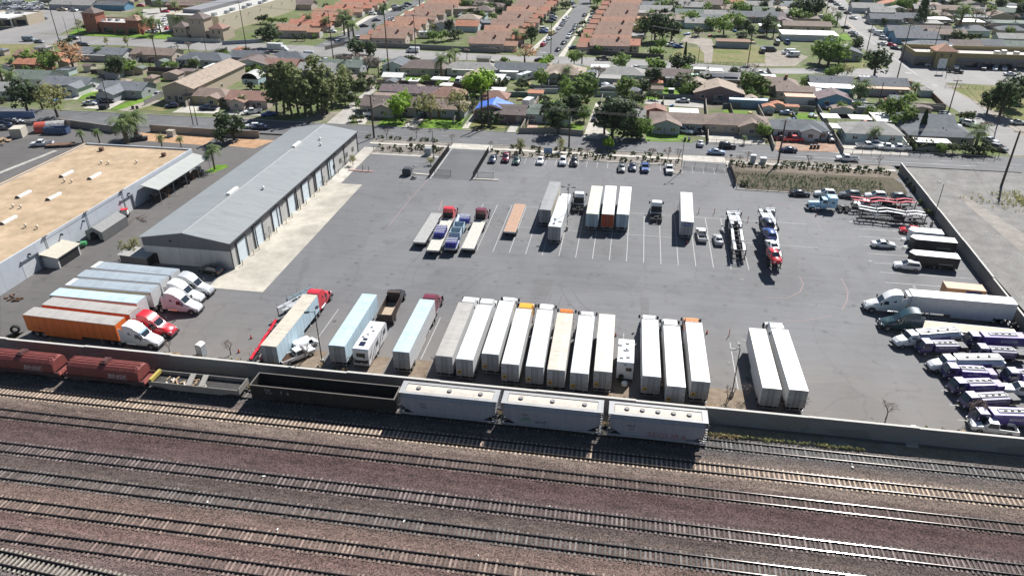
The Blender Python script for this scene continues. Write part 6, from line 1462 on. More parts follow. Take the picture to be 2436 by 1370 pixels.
def fueler(s,cabxy,endxy,kind,label,text):
 a,c=Q(s,*endxy),Q(s,*cabxy);d=c-a;az=math.atan2(d.y,d.x);L=d.length
 t=root("fuel_truck",(c.x,c.y,0),az,label,"fuel truck","fuel delivery trucks at right");t.scale=(.95,.88,.92);BL=min(max(L-.4,3.6),7.5)
 if kind=='tank':
  b=MB();b.loft([ring(*s_) for s_ in [(-1.3,1.12,.8,1.9,2.75,.92),(-.1,1.12,.7,1.9,2.7,.92),(.35,1.1,.7,1.75,1.9,.9),(1.6,1.02,.6,1.45,1.65,.72),(2.1,.9,.55,1.1,1.25,.6)]]);b.build("cab",CC['white'],t)
  q=MB();q.add([(-.1,-.85,2.63),(.36,-.85,1.92),(.36,.85,1.92),(-.1,.85,2.63)],[(0,1,2,3)]);q.v=[(x+.03,y,z+.03) for x,y,z in q.v];q.build("windshield",CGLASS,t)
  mkbox(t,"bumper",TRIM,2.0,2.3,-1.1,1.1,.4,.75);body=TANKW
  b=MB();n=16;prof=[(1.15*cos(2*pi*i/n),1.75+.85*sin(2*pi*i/n)) for i in range(n)];b.prismx(prof,-1.7-BL,-1.6);fix_mesh(b.build("tank",TANKW,t,False))
  mkbox(t,"rear_cabinet",GALV,-1.9-BL,-1.7-BL,-1.1,1.1,.8,2.2)
  for sd in (-1,1):mkbox(t,"purple_band",PURP,-1.6-BL*.75,-2.2,*(sorted((sd*1.15,sd*1.175))),1.45,1.95)
  tz=2.62;x0,x1=-1.5-BL,-1.8;fw=1.2
 else:
  cp=DPURP
  b=MB();b.loft([ring(*s_) for s_ in [(-1.5,1.02,.75,1.6,2.5,.9),(-.1,1.04,.6,1.55,2.45,.88),(.35,1.04,.55,1.45,1.5,.98),(.45,1.0,.5,.9,.95,.95)]]);b.build("cab",cp,t)
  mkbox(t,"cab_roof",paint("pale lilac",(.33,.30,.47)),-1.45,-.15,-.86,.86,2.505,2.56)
  q=MB();q.add([(-.06,-.84,2.4),(.38,-.9,1.56),(.38,.9,1.56),(-.06,.84,2.4)],[(0,1,2,3)]);q.v=[(x+.03,y,z+.03) for x,y,z in q.v];q.build("windshield",CGLASS,t)
  mkbox(t,"bumper",CHROME if kind=='box' else TRIM,.4,.6,-1.0,1.0,.4,.7)
  bh=2.55 if kind=='box' else 2.05;main=PURP if kind in ('box','light') else DPURP
  b=MB();b.box(-1.8-BL*(1 if kind=='box' else .66),-1.95,-1.05,1.05,.85,bh);b.build("tank_body",main,t)
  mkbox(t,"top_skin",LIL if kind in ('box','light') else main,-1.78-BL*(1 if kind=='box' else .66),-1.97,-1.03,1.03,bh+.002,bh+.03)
  if kind != 'box':
   mkbox(t,"rear_cabinet",main if kind=='light' else TRIM,-1.7-BL*.92,-1.83-BL*.72,-.95,.95,.85,1.75)
  tz=bh+.03;x0,x1=-1.6-BL*(.85 if kind=='box' else .68),-2.0-(BL*.15 if kind=='box' else 0);fw=.75
  fw=.58
 # white hatch tray on top with pipework
 q=MB();q.box(x0,x1,-fw*.75,-fw*.65,tz,tz+.16);q.box(x0,x1,fw*.65,fw*.75,tz,tz+.16);q.box(x0,x0+.1,-fw*.65,fw*.65,tz,tz+.16);q.box(x1-.1,x1,-fw*.65,fw*.65,tz,tz+.16);o=q.build("hatch_rail",WHITEP if kind != 'tank' else GALV,t)
 mkbox(t,"hatch_tray",flat("tray white",(.62,.62,.60),.5) if kind != 'light' else TRIM,x0+.1,x1-.1,-fw*.64,fw*.64,tz+.003,tz+.03)
 q=MB();W_=(x1-x0)
 for k in range(3):q.tube((x0+W_*(.25+.25*k),-.15+.1*k,tz),(x0+W_*(.25+.25*k),-.15+.1*k,tz+.22),.2,.2,10)
 q.tube((x0+.3,.25,tz+.12),(x1-.3,.2,tz+.12),.05,.05,6);q.tube((x0+W_*.5,.2,tz+.12),(x0+W_*.5,-.35,tz+.12),.05,.05,6);q.build("pipework",TRIM if kind != 'light' else WHITEP,t)
 for sd in (-1,1):
  mkbox(t,"side_window",CGLASS,-.95,-.25,*(sorted((sd*1.0,sd*1.075))),1.62,2.25)
  wheel(t,(1.1 if kind=='tank' else-.5),sd*1.08,.45,.26)
  for x in ((-2.2-BL*.62,-3.4-BL*.62) if kind=='tank' and BL>6 else (-1.9-BL*.6,)):wheel(t,x,sd*1.08,.45,.26,True)
  q=MB();q.obox(((.2 if kind != 'tank' else .3),sd*1.3,1.8),.1,.2,.4);q.build("mirror",TRIM,t)
  q=MB();q.obox(((.47 if kind != 'tank' else 2.0),sd*.75,.85),.1,.25,.18);q.build("headlight",LAMP,t)
  if text:
   lines=text.split("\n");X=-1.75-BL*(.62 if kind=='box' else .36);sz=.62 if kind=='box' else .42
   for i,w in enumerate(lines):
    lettering(w,sz,WHITEP,t,(X,sd*1.062 if kind != 'tank' else sd*1.18,1.72-.45*i+(.2 if len(lines)>1 else 0)),(pi/2,0,0 if sd<0 else pi))
 mkbox(t,"chassis",FRAME,-1.7-BL,.2,-.45,.45,.5,.84)
FUEL=[('L',(1150,590),(1545,560),'tank',"white tanker truck with purple band, upper one of two","BOOSTER"),('L',(1650,590),(2040,605),'box',"purple box fuel truck with large white name, top of right group","BOOSTER"),
 ('L',(1265,650),(1600,650),'dark',"dark purple fuel truck just below upper white tanker","GAS DELIVERED"),('L',(1715,690),(2070,710),'dark',"dark purple fuel truck below the top purple box truck","GAS DELIVERED"),
 ('L',(1440,790),(1870,790),'tank',"white tanker truck with purple band, lower one of two","BOOSTER"),('L',(1470,850),(1835,870),'light',"bright purple fuel truck below lower white tanker","GAS\nDELIVERED"),
 ('L',(1530,975),(1895,965),'light',"bright purple fuel truck, second below lower white tanker","GAS\nDELIVERED"),('L',(1625,1095),(2020,1075),'dark',"dark purple fuel truck above the lowest purple box truck","GAS DELIVERED"),
 ('L',(1700,1225),(2105,1240),'box',"large purple box fuel truck with white name nearest the railway wall","BOOSTER"),('L',(1955,890),(2330,900),'light',"purple fuel truck cut by right edge of picture","GAS\nDELIVERED")]
for f in FUEL:fueler(*f)
v=Q('L',1860,1285);spawn(CP[('pickup',0)],v,R(176),"white pickup in shadow of the wall beside lowest purple truck","pickup",None,{"paint":CC['white']})
v=Q('L',2110,985);spawn(CP[('pickup',0)],v,R(176),"white pickup at right edge below purple truck","pickup",None,{"paint":CC['white']})
def container(s,c,L,az,m,label,z=2.7,w=2.5,text=None,name="container"):
 v=Q(s,*c,z);t=root(name,(v.x,v.y,0),az,label,"container");b=MB();b.box(-L/2,L/2,-w/2,w/2,.12,z);o=b.build("box",m,t)
 for sx in (-1,1):
  for sy in (-1,1):mkbox(t,"corner_post",m,sx*L/2-.1 if sx>0 else sx*L/2-.02,sx*L/2+.02 if sx>0 else sx*L/2+.1,sy*w/2-.02 if sy<0 else sy*w/2-.1,sy*w/2+.1 if sy<0 else sy*w/2+.02,0,z+.03)
 if text:
  q=MB();q.box(.0,2.6,-w/2-.02,-w/2-.003,z-.85,z-.25);q.build("name_panel",flat("dark name panel",(.02,.02,.10),.5),t)
 return t
container('L',(1640,105),6.4,R(-3),ribbed("tan container",(.46,.24,.12),.28,0,contrast=.25),"orange-tan shipping container behind the refrigerated trailer",text=True)
# junk by the right wall: tyres on end
for i,(x,y) in enumerate(((2020,450),(2045,440),(2060,470),(2105,525),(2095,545),(2075,565))):
 v=Q('L',x,y);b=MB();r0,r1=.5,.3;n=14
 b.loft([[(r*cos(2*pi*k/n),yy,.5+r*sin(2*pi*k/n)) for r,yy in ((.3,-.12),(.5,-.14),(.52,0),(.5,.14),(.3,.12))] for k in range(n+1)],0,False)
 o=b.build("tyre",TYRE,None,False,v);o.rotation_euler=(0,0,i*.7);tag(o,"old truck tyre lying by the right wall near flatbed end","tyre","tyres by the right wall")
def cargo_trailer(s,c,L,az,wallm,label,h=2.6,red=False):
 v=Q(s,*c,h);t=root("cargo_trailer",(v.x,v.y,0),az,label,"cargo trailer","enclosed cargo trailers by right wall")
 b=MB();b.add([(-L/2,-1.2,.45),(L/2-.9,-1.2,.45),(L/2,0,.45),(L/2-.9,1.2,.45),(-L/2,1.2,.45),(-L/2,-1.2,h),(L/2-.9,-1.2,h),(L/2,0,h),(L/2-.9,1.2,h),(-L/2,1.2,h)],[(4,3,2,1,0),(5,6,7,8,9),(0,1,6,5),(1,2,7,6),(2,3,8,7),(3,4,9,8),(4,0,5,9)]);b.build("box",wallm,t)
 b=MB();b.extrude([(-L/2,-1.22),(L/2-.9,-1.22),(L/2,0),(L/2-.9,1.22),(-L/2,1.22)],h+.003,h+.07);fix_mesh(b.build("roof",flat("cargo trailer roof",(.74,.74,.72),.4,0,.04),t))
 for sd in (-1,1):
  for x in (-.6,.35):wheel(t,x-L*.08,sd*1.2,.34,.2)
  q=MB();q.add([(-L/2+1.0,sd*1.203,1.1),(-L/2+3.6,sd*1.203,1.1),(-L/2+3.4,sd*1.203,1.25),(-L/2+1.0,sd*1.203,1.25)][::-sd],[(0,1,2,3)]);q.build("stripe",flat("pale stripe",(.35,.35,.34),.5),t)
  mkbox(t,"fender",TRIM,-1.2-L*.08,.9-L*.08,*(sorted((sd*1.2,sd*1.24))),.62,.72)
 q=MB();q.tube((L/2-.5,-.5,.45),(L/2+.9,0,.45),.05,.05,6);q.tube((L/2-.5,.5,.45),(L/2+.9,0,.45),.05,.05,6);q.tube((L/2+.75,0,0),(L/2+.75,0,.6),.05,.05,6);q.build("hitch",GALV,t)
 mkbox(t,"rear_door",wallm,-L/2-.02,-L/2-.002,-1.1,1.1,.5,h-.1)
 return t
BLK=flat("gloss black panels",(.02,.02,.022),.3)
cargo_trailer('H',(1580,1245),8.5,R(176),BLK,"black enclosed cargo trailer with white roof, upper of two")
cargo_trailer('Z',(2222,605),8.8,R(176),BLK,"black enclosed cargo trailer with white roof, lower of two")
cargo_trailer('H',(1510,1170),6.5,R(176),CC['white'],"white cargo trailer with red nose by right wall")
# ---------------------------------------------------------------- cars in and around the lot (near: built with parts)
PK="parked nose-out along the kerb bed"
for s,x,y,k,col,h,w in (
 ('F',2240,505,'sedan','navy',272,"leftmost in the kerbside row by entry fence"),('F',2365,500,'suv','maroon',272,"in kerbside row right of leftmost sedan"),('G',115,520,'sedan','green',272,"in the kerbside row right of the maroon one"),('G',335,520,'sedan','white',272,"in kerbside row standing alone before the blue sign"),('G',545,530,'suv','white',272,"in kerbside row beside the black one"),('G',650,535,'suv','black',272,"in the kerbside row left of small planted island"),
 ('G',1090,590,'sedan','grey',272,"in kerbside row, left of the three together"),('G',1195,580,'sedan','navy',272,"in kerbside row, middle of the three together"),('G',1308,585,'pickup','blue',272,"in kerbside row, right of the three together"),('G',1533,600,'pickup','white',272,"in kerbside row beside the lamp island"),
 ('G',1835,1215,'pickup','white',92,"parked right of the lone white trailer"),('G',1990,1255,'sedan','silver',92,"with glass roof parked beside car hauler"),
 ('H',340,825,'sedan','black',2,"low sports model before the basin"),('H',570,830,'suv','white',182,"before the basin behind light blue tractor"),('H',800,840,'suv','grey',182,"dark one behind the red car hauler"),('H',1040,850,'suv','white',182,"behind red car hauler, next to dark one"),('H',1290,865,'suv','grey',2,"nearest right wall behind red car hauler"),('H',960,935,'pickup','white',182,"under the red car hauler deck"),
 ('H',1120,1300,'sedan','white',2,"standing alone left of black cargo trailers"),('Z',2157,634,'suv','white',176,"just below the black cargo trailers"),('H',1365,1170,'hatch','red',176,"peeking out before the white cargo trailer"),
 ('I',1960,250,'suv','black',170,"in shade at near end of the warehouse")):
 car(s,x,y,k,col,h,w,0)
def smoker():
 v=Q('F',1445,650);t=root("enclosed_cart",v,R(4),"small dark covered trailer with hitch by the entry fence","cart");b=MB();b.prism([(-1.1,.45),(1.1,.45),(1.1,1.5),(.8,1.9),(-.8,1.9),(-1.1,1.5)],-.9,.9);fix_mesh(b.build("body",flat("dark blue grey shell",(.05,.055,.065),.5),t))
 for s in (-1,1):wheel(t,0,s*1.0,.3,.2)
 q=MB();q.tube((1.0,0,.4),(2.2,-.2,.4),.05,.05,6);q.build("drawbar",BLACK,t)
 v=Q('F',1505,690);b=MB()
 for i in range(7):b.obox((random.uniform(-.5,.5),random.uniform(-.4,.4),.25+.1*i % .4),.8,.2,.15,i*.9)
 tag(b.build("scrap_heap",BLACK,None,False,v),"small black scrap heap beside dark covered trailer","scrap")
smoker()
# portable toilet, cones, barrel and flags
v=Q('I',1885,1040);t_=root("portable_toilet",v,R(-8),"white portable toilet cabin just inside the railway wall","portable toilet");mkbox(t_,"cabin",flat("cabin grey",(.42,.44,.46),.5),-.55,.55,-.55,.55,.08,2.05)
q=MB();q.prism([(-.6,2.05),(.6,2.05),(.45,2.3),(0,2.4),(-.45,2.3)],-.6,.6);fix_mesh(q.build("roof",WHITEP,t_));mkbox(t_,"door",flat("cabin door",(.62,.63,.63),.5),-.4,.4,-.575,-.552,.15,1.95)
with proto():
 t_=root("traffic_cone");q=MB();q.tube((0,0,.03),(0,0,.75),.17,.03,10);q.build("cone",flat("cone orange",(.72,.10,.04),.6),t_);mkbox(t_,"base",TRIM,-.22,.22,-.22,.22,0,.04);CONE=t_
 t_=root("traffic_delineator");q=MB();q.tube((0,0,.05),(0,0,1.9),.06,.06,8);q.build("post",flat("cone orange",(.72,.10,.04),.6),t_);mkbox(t_,"base",TRIM,-.2,.2,-.2,.2,0,.06);FLAG=t_
for s,x,y,lab in (('K',1885,365,"red traffic cone right of the right orange cab's trailer"),('I',2340,880,"red traffic cone left of red car hauler"),('H',488,1035,"small red cone beside the light blue tractor"),('G',1705,1290,"red-topped cone behind lone white trailer"),('I',2225,1010,"red cone near the railway wall beside toilet"),('K',1035,390,"red cone between cream trailer and motor coach")):
 spawn(CONE,Q(s,x,y),0,lab,"cone","traffic cones")
for s,x,y,lab in (('G',1808,1010,"orange marker post right of lone trailer, left one"),('G',1952,1015,"orange marker post right of lone trailer, right one"),('G',1612,985,"thin marker post left of the lone trailer"),('K',2090,388,"dark marker post near the right-hand trailer pair"),('H',60,1440,"dark marker post beside the loaded car hauler"),('G',2265,1090,"dark marker post between car haulers"),('H',1830,1265,"marker post before the right wall")):
 spawn(FLAG,Q(s,x,y),0,lab,"marker post","marker posts",None,(1,1,.75))
# ---------------------------------------------------------------- freight cars on the far track
RC=(79.92+78.42)/2
def bogie(t,x):
 b=MB()
 for s in (-1,1):
  b.box(x-1.25,x+1.25,s*.98-.08,s*.98+.08,.45,.72);b.box(x-.35,x+.35,s*.98-.09,s*.98+.09,.25,.8)
 o=b.build("bogie",flat("bogie iron",(.05,.045,.042),.8,0,.25),t)
 for dx in (-.88,.88):
  for s in (-1,1):
   q=MB();q.tube((x+dx,s*.69,.5),(x+dx,s*.82,.5),.44,.44,14);q.build("wheel",flat("wheel iron",(.07,.06,.055),.6,.3),o)
def couplers(t,L):
 for s in (-1,1):
  q=MB();q.box(*(sorted((s*L/2,s*(L/2+.55)))),-.15,.15,.75,1.05);q.build("coupler",flat("bogie iron",(.05,.045,.042),.8,0,.25),t)
def ladder(t,x,y,z0,z1,m,horiz='x'):
 q=MB()
 for k in range(int((z1-z0)/.4)):q.box(x-.22,x+.22,y-.02,y+.02,z0+.4*k,z0+.4*k+.035)
 q.box(x-.24,x-.2,y-.02,y+.02,z0,z1);q.box(x+.2,x+.24,y-.02,y+.02,z0,z1);q.build("ladder",m,t)
def steeln(name,col,dirt=(.16,.12,.09)):
 if name in MATS:return MATS[name]
 m,nt,bs=newmat(name);g=N(nt,"ShaderNodeTexCoord").outputs["Object"]
 mp=N(nt,"ShaderNodeMapping");mp.inputs["Scale"].default_value=(1.6,1.6,.3);nt.links.new(g,mp.inputs[0])
 n=noise(nt,1.0,6,.7,mp.outputs[0],.3);r=ramp(nt,n.outputs[0],[(.34,tuple(c*.8 for c in col)),(.55,col),(.74,tuple(c*.55+d*.45 for c,d in zip(col,dirt)))])
 nt.links.new(r.outputs[0],bs.inputs["Base Color"]);bs.inputs["Roughness"].default_value=.7;MATS[name]=m;return m
HOPW=steeln("hopper grey-white paint",(.32,.33,.36));HOPR=steeln("hopper roof paint",(.55,.49,.42),(.35,.22,.13));GRAT=ribbed("grating",(.36,.36,.36),.12,0,contrast=.5)
GRAF=[flat("graffiti %d" % i,c,.7,0,.3) for i,c in enumerate(((.34,.16,.17),(.10,.12,.18),(.10,.28,.14),(.30,.34,.40)))]
DKT=flat("stencil dark",(.05,.05,.07),.7)
def hopper(x0,x1,label,mark,nh,seed,graf=None):
 L=x1-x0;t=root("hopper_car",((x0+x1)/2,RC,0),0,label,"rail car","freight cars on the siding")
 h=L/2-.35;z1=4.15;w=1.5
 b=MB();hb=h-1.9
 # centre body with bulging sides, slope sheets at both ends
 secs=[]
 for x,zb,ww in ((-h,2.7,w),(-h+.02,2.2,w),(-hb,.95,w),(hb,.95,w),(h-.02,2.2,w),(h,2.7,w)):
  secs.append([(x,-ww*.96,zb),(x,-ww,zb+.4),(x,-ww,z1-.45),(x,-ww*.82,z1-.05),(x,ww*.82,z1-.05),(x,ww,z1-.45),(x,ww,zb+.4),(x,ww*.96,zb)])
 b.loft(secs);fix_mesh(b.build("body",HOPW,t))
 q=MB()
 for k in range(1,8):
  x=-hb+2*hb*k/8
  for s in (-1,1):q.box(x-.03,x+.03,*(sorted((s*w,s*(w+.02)))),1.0,z1-.47)
 q.build("panel_seam",HOPW,t)["kind"]="stuff"
 r=MB();r.prismx([(-w*.82,z1-.05),(w*.82,z1-.05),(w*.5,z1+.1),(0,z1+.14),(-w*.5,z1+.1)],-h+.5,h-.5);ro=fix_mesh(r.build("roof",HOPR,t))
 for k in range(nh):
  x=-h*.66+2*h*.66*k/(nh-1)
  q=MB();q.tube((x,0,z1+.1),(x,0,z1+.28),.3,.28,14);q.tube((x,0,z1+.28),(x,0,z1+.32),.34,.3,14);q.build("hatch",flat("hatch ring",(.22,.21,.20),.6),ro)
 for s in (-1,1):
  q=MB();q.box(-h-.1,h+.1,*(sorted((s*.9,s*1.38))),z1+.12,z1+.16);q.build("running_board",GRAT,t)
  q=MB();q.box(-h,h,*(sorted((s*1.5,s*1.56))),z1-.5,z1-.42);q.box(-h-.3,h+.3,*(sorted((s*1.42,s*1.54))),.85,1.1);q.build("side_sill",HOPW,t)
  q=MB();q.box(*(sorted((s*(h-.45),s*(h+.3)))),-1.38,1.38,z1+.12,z1+.165);q.build("end_platform",GRAT,t)
  for sy in (-1,1):
   ladder(t,s*(h+.1),sy*1.5,1.0,z1,GALV)
   q=MB();q.tube((s*(h+.3),sy*1.3,1.1),(s*(h-.05),sy*1.3,z1+.1),.05,.05,6);q.tube((s*(h+.25),sy*1.3,1.1),(s*(h-1.0),sy*1.3,1.9),.05,.05,6);q.build("end_post",HOPW,t)
  bogie(t,s*(h-1.4))
 for k in range(3):
  x=-hb*.7+hb*.7*k;q=MB();q.loft([[(x-1.3,-1.1,1.0),(x+1.3,-1.1,1.0),(x+1.3,1.1,1.0),(x-1.3,1.1,1.0)],[(x-.5,-.5,.35),(x+.5,-.5,.35),(x+.5,.5,.35),(x-.5,.5,.35)]]);fix_mesh(q.build("discharge_chute",HOPW,t))
 couplers(t,L-.3)
 lettering(mark[0],.42,DKT,t,(-h*.55,-w-.012,2.75),(pi/2,0,0));lettering(mark[1],.34,DKT,t,(-h*.52,-w-.012,2.25),(pi/2,0,0))
 if graf:
  for wd,x,z,sz,g in graf:lettering(wd,sz,GRAF[g],t,(x,-w-.016,z),(pi/2,0,0),"graffiti",1.25)
 return t
hopper(-28.4,-14.5,"grey covered hopper car with orange-tinted roof next to the black gondola",("CEFX","308953"),3,1)
hopper(-14.1,-.3,"grey covered hopper car with green scribble, middle one of the three",("CEFX","406155"),3,2,[("yaky",-3.4,1.95,.75,2),("and",-1.4,1.8,.85,1)])
hopper(.3,13.3,"grey covered hopper car with red graffiti at right end of train",("NAHX","480"),5,3,[("SEGURA",1.4,1.6,1.15,0),("~ww~",-3.6,1.5,.9,3),("ww",4.6,1.4,.9,1)])
COILR=steeln("oxide red paint",(.215,.05,.042),(.30,.13,.10))
def coil(xc,L,label):
 t=root("coil_car",(xc,RC,0),0,label,"rail car","freight cars on the siding");h=L/2
 b=MB();prof=[(-1.42,1.55),(-1.45,2.3),(-1.3,2.95),(-.85,3.35),(0,3.48),(.85,3.35),(1.3,2.95),(1.45,2.3),(1.42,1.55)]
 b.loft([[(-h+.9,y,1.55+(z-1.55)*.9) for y,z in prof]]+[[(x,y,z) for y,z in prof] for x in (-h+1.5,h-1.5)]+[[(h-.9,y,1.55+(z-1.55)*.9) for y,z in prof]]);fix_mesh(b.build("hood",COILR,t,False))
 q=MB();q.box(-h+1.0,h-1.0,-.5,-.42,3.5,3.58);q.box(-h+1.0,h-1.0,.42,.5,3.5,3.58);q.box(-h+1.0,h-1.0,-.05,.05,3.48,3.55)
 q.build("stacking_rail",COILR,t)
 q=MB();q.box(-.5,.5,-.75,.75,3.4,3.75);q.box(-.35,.35,-.5,.5,3.75,3.9);q.build("lifting_bracket",flat("dark oxide",(.09,.03,.028),.8),t)
 for s in (-1,1):
  q=MB();q.box(-h+.2,h-.2,*(sorted((s*1.3,s*1.48))),.95,1.5);q.build("side_sill",flat("dark oxide sill",(.075,.03,.028),.85),t)
  q=MB();q.tube((s*(h-1.6),-1.2,2.8),(s*(h-1.2),-1.2,4.2),.035,.03,5);q.build("guide_post",COILR,t)
  q=MB();q.box(*(sorted((s*(h-.9),s*h))),-1.45,1.45,1.1,1.25);q.build("end_platform",COILR,t)
  bogie(t,s*(h-1.9))
  for sy in (-1,1):ladder(t,s*(h-.35),sy*1.45,.8,2.4,COILR)
 q=MB();q.box(-h+1,h-1,-1.2,1.2,1.0,1.5);q.build("underframe",FRAME,t);couplers(t,L)
 lettering("BNSF",.78,flat("faded white stencil",(.5,.44,.42),.8),t,(h*.36,-1.46,2.1),(pi/2-.05,0,0),"lettering",1.7)
 q=MB();q.box(h*.36-1.7,h*.36+1.5,-1.462,-1.456,1.62,1.7);q.build("underline",flat("faded white stencil",(.5,.44,.42),.8),t)
coil(-73.6,13.3,"oxide red covered coil car beside low flat gondola, right one of two");coil(-87.4,13.3,"oxide red covered coil car at left edge of picture")
def lowflat():
 x0,x1=-66.3,-52.2;L=x1-x0;t=root("low_gondola",((x0+x1)/2,RC,0),0,"low grey open wagon littered with broken timber between red and black cars","rail car","freight cars on the siding");h=L/2
 S=steeln("weathered grey steel",(.26,.24,.215));IN=flat("dirty wagon floor",(.05,.047,.045),.95,0,.3)
 b=MB();b.box(-h,h,-1.45,-1.35,1.0,1.75);b.box(-h,h,1.35,1.45,1.0,1.75);b.box(-h,-h+.1,-1.35,1.35,1.0,2.0);b.box(h-.1,h,-1.35,1.35,1.0,2.0);b.build("side_wall",S,t)
 b=MB();b.box(-h+.1,h-.1,-1.35,1.35,1.0,1.12);b.build("floor",IN,t)
 b=MB();b.prism([(-h+1.5,1.0),(h-1.5,1.0),(h-3,.55),(-h+3,.55)],-1.4,1.4);fix_mesh(b.build("belly",S,t))
 for x in (-1.2,.8):b=MB();b.obox((x,0,1.72),.8,2.9,.12,.25);b.build("cross_beam",S,t)
 b=MB();b.box(-h-.02,-h+.4,-1.3,1.3,1.5,2.05);b.build("end_step",flat("yellow grab",(.45,.36,.08),.7),t)
 rr=random.Random(8)
 for i in range(16):
  b=MB();b.obox((0,0,0),rr.uniform(.5,1.6),.22,.08);o=b.build("broken_plank",M_PLY if i % 3 else flat("pale debris",(.55,.50,.44),.8),None,False,((x0+x1)/2-3.0+rr.uniform(-2.2,4.5),RC+rr.uniform(-1.0,.8),1.2+.05*(i % 4)));o.rotation_euler=(rr.uniform(-.1,.1),rr.uniform(-.2,.2),rr.uniform(0,3));tag(o,"broken plank lying in the low grey wagon","plank","broken planks in low wagon")
 for s in (-1,1):bogie(t,s*(h-1.7))
 couplers(t,L)
lowflat()
def gondola():
 x0,x1=-50.3,-29.0;L=x1-x0;t=root("gondola_car",((x0+x1)/2,RC,0),0,"long black open-top gondola car, empty","rail car","freight cars on the siding");h=L/2
 S=steeln("black gondola steel",(.013,.012,.012),(.035,.028,.025));RIMG=flat("grey worn rim",(.14,.125,.11),.8)
 b=MB();b.box(-h,h,-1.5,-1.42,.9,3.0);b.box(-h,h,1.42,1.5,.9,3.0);b.box(-h,-h+.1,-1.42,1.42,.9,3.0);b.box(h-.1,h,-1.42,1.42,.9,3.0);b.build("side_wall",S,t)
 b=MB();b.box(-h+.1,h-.1,-1.42,1.42,.9,1.1);b.build("floor",flat("gondola floor",(.02,.018,.017),.95),t)
 b=MB();b.box(-h-.04,h+.04,-1.56,-1.40,3.0,3.1);b.box(-h-.04,h+.04,1.40,1.56,3.0,3.1);b.box(-h-.04,-h+.14,-1.4,1.4,3.0,3.1);b.box(h-.14,h+.04,-1.4,1.4,3.0,3.1);b.build("top_rim",RIMG,t)
 for k in range(13):
  x=-h+.6+(L-1.2)*k/12
  b=MB();b.box(x-.06,x+.06,-1.58,-1.5,.9,3.0);b.build("side_post",S,t)
 for s in (-1,1):bogie(t,s*(h-1.9))
 ST=flat("stencil white dull",(.30,.29,.28),.8)
 for w_,x,z,sz in (("FXE",-h+2.6,2.5,.5),("91107",-h+2.8,2.0,.42),("f   e",-h+5.2,2.25,.8)):lettering(w_,sz,ST,t,(x,-1.59,z),(pi/2,0,0))
 couplers(t,L);rr=random.Random(5)
 b=MB()
 for i in range(60):b.obox((rr.uniform(-h+.5,h-.5),rr.uniform(-1.2,1.2),1.12),rr.uniform(.05,.25),rr.uniform(.05,.2),.06,rr.uniform(0,3))
 o=b.build("scrap_crumbs",flat("scrap crumbs",(.12,.10,.085),.9),t);o["kind"]="stuff"
gondola()
# signal post by wall, stray bits on the ballast
v=Q('O',1590,430);t_=root("signal_post",v,0,"short grey signal post with pale base below the railway wall","signal");q=MB();q.tube((0,0,0),(0,0,2.3),.06,.05,8);q.build("post",GALV,t_);mkbox(t_,"head",GALV,-.3,.3,-.12,.12,2.1,2.5);mkbox(t_,"base_slab",CONCB,-.6,.9,-1.2,-.5,-.1,.1)
v=Q('O',215,372);q=MB();q.obox((0,0,.6),.12,.12,2.2,0,0,0,.55);tag(q.build("buffer_bar",FRAME,None,False,v),"dark leaning steel bar on the ballast behind last hopper","steel bar")
rr=random.Random(2)
for s,x,y in (('M',1830,680),('M',1440,857),('M',1925,1047),('N',175,828),('N',470,990),('N',985,1228),('N',322,1212),('N',1480,887),('O',1200,615),('O',1335,280),('M',1980,955),('N',1085,585)):
 v=Q(s,x,y,-.1);q=MB();q.obox((0,0,.08),rr.uniform(.2,.4),rr.uniform(.08,.2),.08,rr.uniform(0,3));tag(q.build("litter",WHITEP if rr.random()<.4 else FRAME,None,False,v),"scrap of litter lying on the railway ballast","litter","litter scraps on the ballast")
# ---------------------------------------------------------------- vegetation
def leafmat(name,a,b,rough=.6):
 m,nt,bs=newmat("leaves "+name);g=N(nt,"ShaderNodeTexCoord").outputs["Object"]
 n=noise(nt,.8,3,.7,g);n2=noise(nt,7,1,.5,g);oi=N(nt,"ShaderNodeObjectInfo")
 ad=N(nt,"ShaderNodeMath",operation='MULTIPLY_ADD');ad.inputs[1].default_value=.22;nt.links.new(oi.outputs["Random"],ad.inputs[0]);nt.links.new(n.outputs[0],ad.inputs[2])
 r=ramp(nt,ad.outputs[0],[(.38,a),(.82,b)]);r2=ramp(nt,n2.outputs[0],[(.3,(.68,)*3),(.7,(1.3,)*3)])
 nt.links.new(mixc(nt,1,r.outputs[0],r2.outputs[0],'MULTIPLY'),bs.inputs["Base Color"]);bs.inputs["Roughness"].default_value=rough;bs.inputs["Specular IOR Level"].default_value=.25
 tl=N(nt,"ShaderNodeBsdfTranslucent");nt.links.new(bs.inputs["Base Color"].links[0].from_socket,tl.inputs[0]);mx=N(nt,"ShaderNodeMixShader");mx.inputs[0].default_value=.52
 out=nt.nodes["Material Output"];nt.links.new(bs.outputs[0],mx.inputs[1]);nt.links.new(tl.outputs[0],mx.inputs[2]);nt.links.new(mx.outputs[0],out.inputs[0])
 return m
LM={k:leafmat(k,*(tuple(c*(1.7 if k in ('dark','hedge','palm') else 2.7 if k=='euc' else 1.9) for c in q) for q in (a,b))) for k,(a,b) in dict(broad=((.05,.085,.022),(.12,.165,.04)),dark=((.026,.046,.02),(.07,.098,.04)),bright=((.085,.155,.014),(.19,.28,.03)),olive=((.12,.125,.05),(.23,.22,.095)),euc=((.05,.062,.027),(.115,.125,.052)),bare=((.11,.085,.075),(.19,.15,.13)),
 rust=((.22,.13,.075),(.34,.21,.13)),palm=((.075,.11,.045),(.17,.21,.085)),dead=((.20,.15,.09),(.30,.23,.14)),mid=((.075,.125,.028),(.15,.205,.05)),hedge=((.04,.055,.024),(.09,.11,.04))).items()}
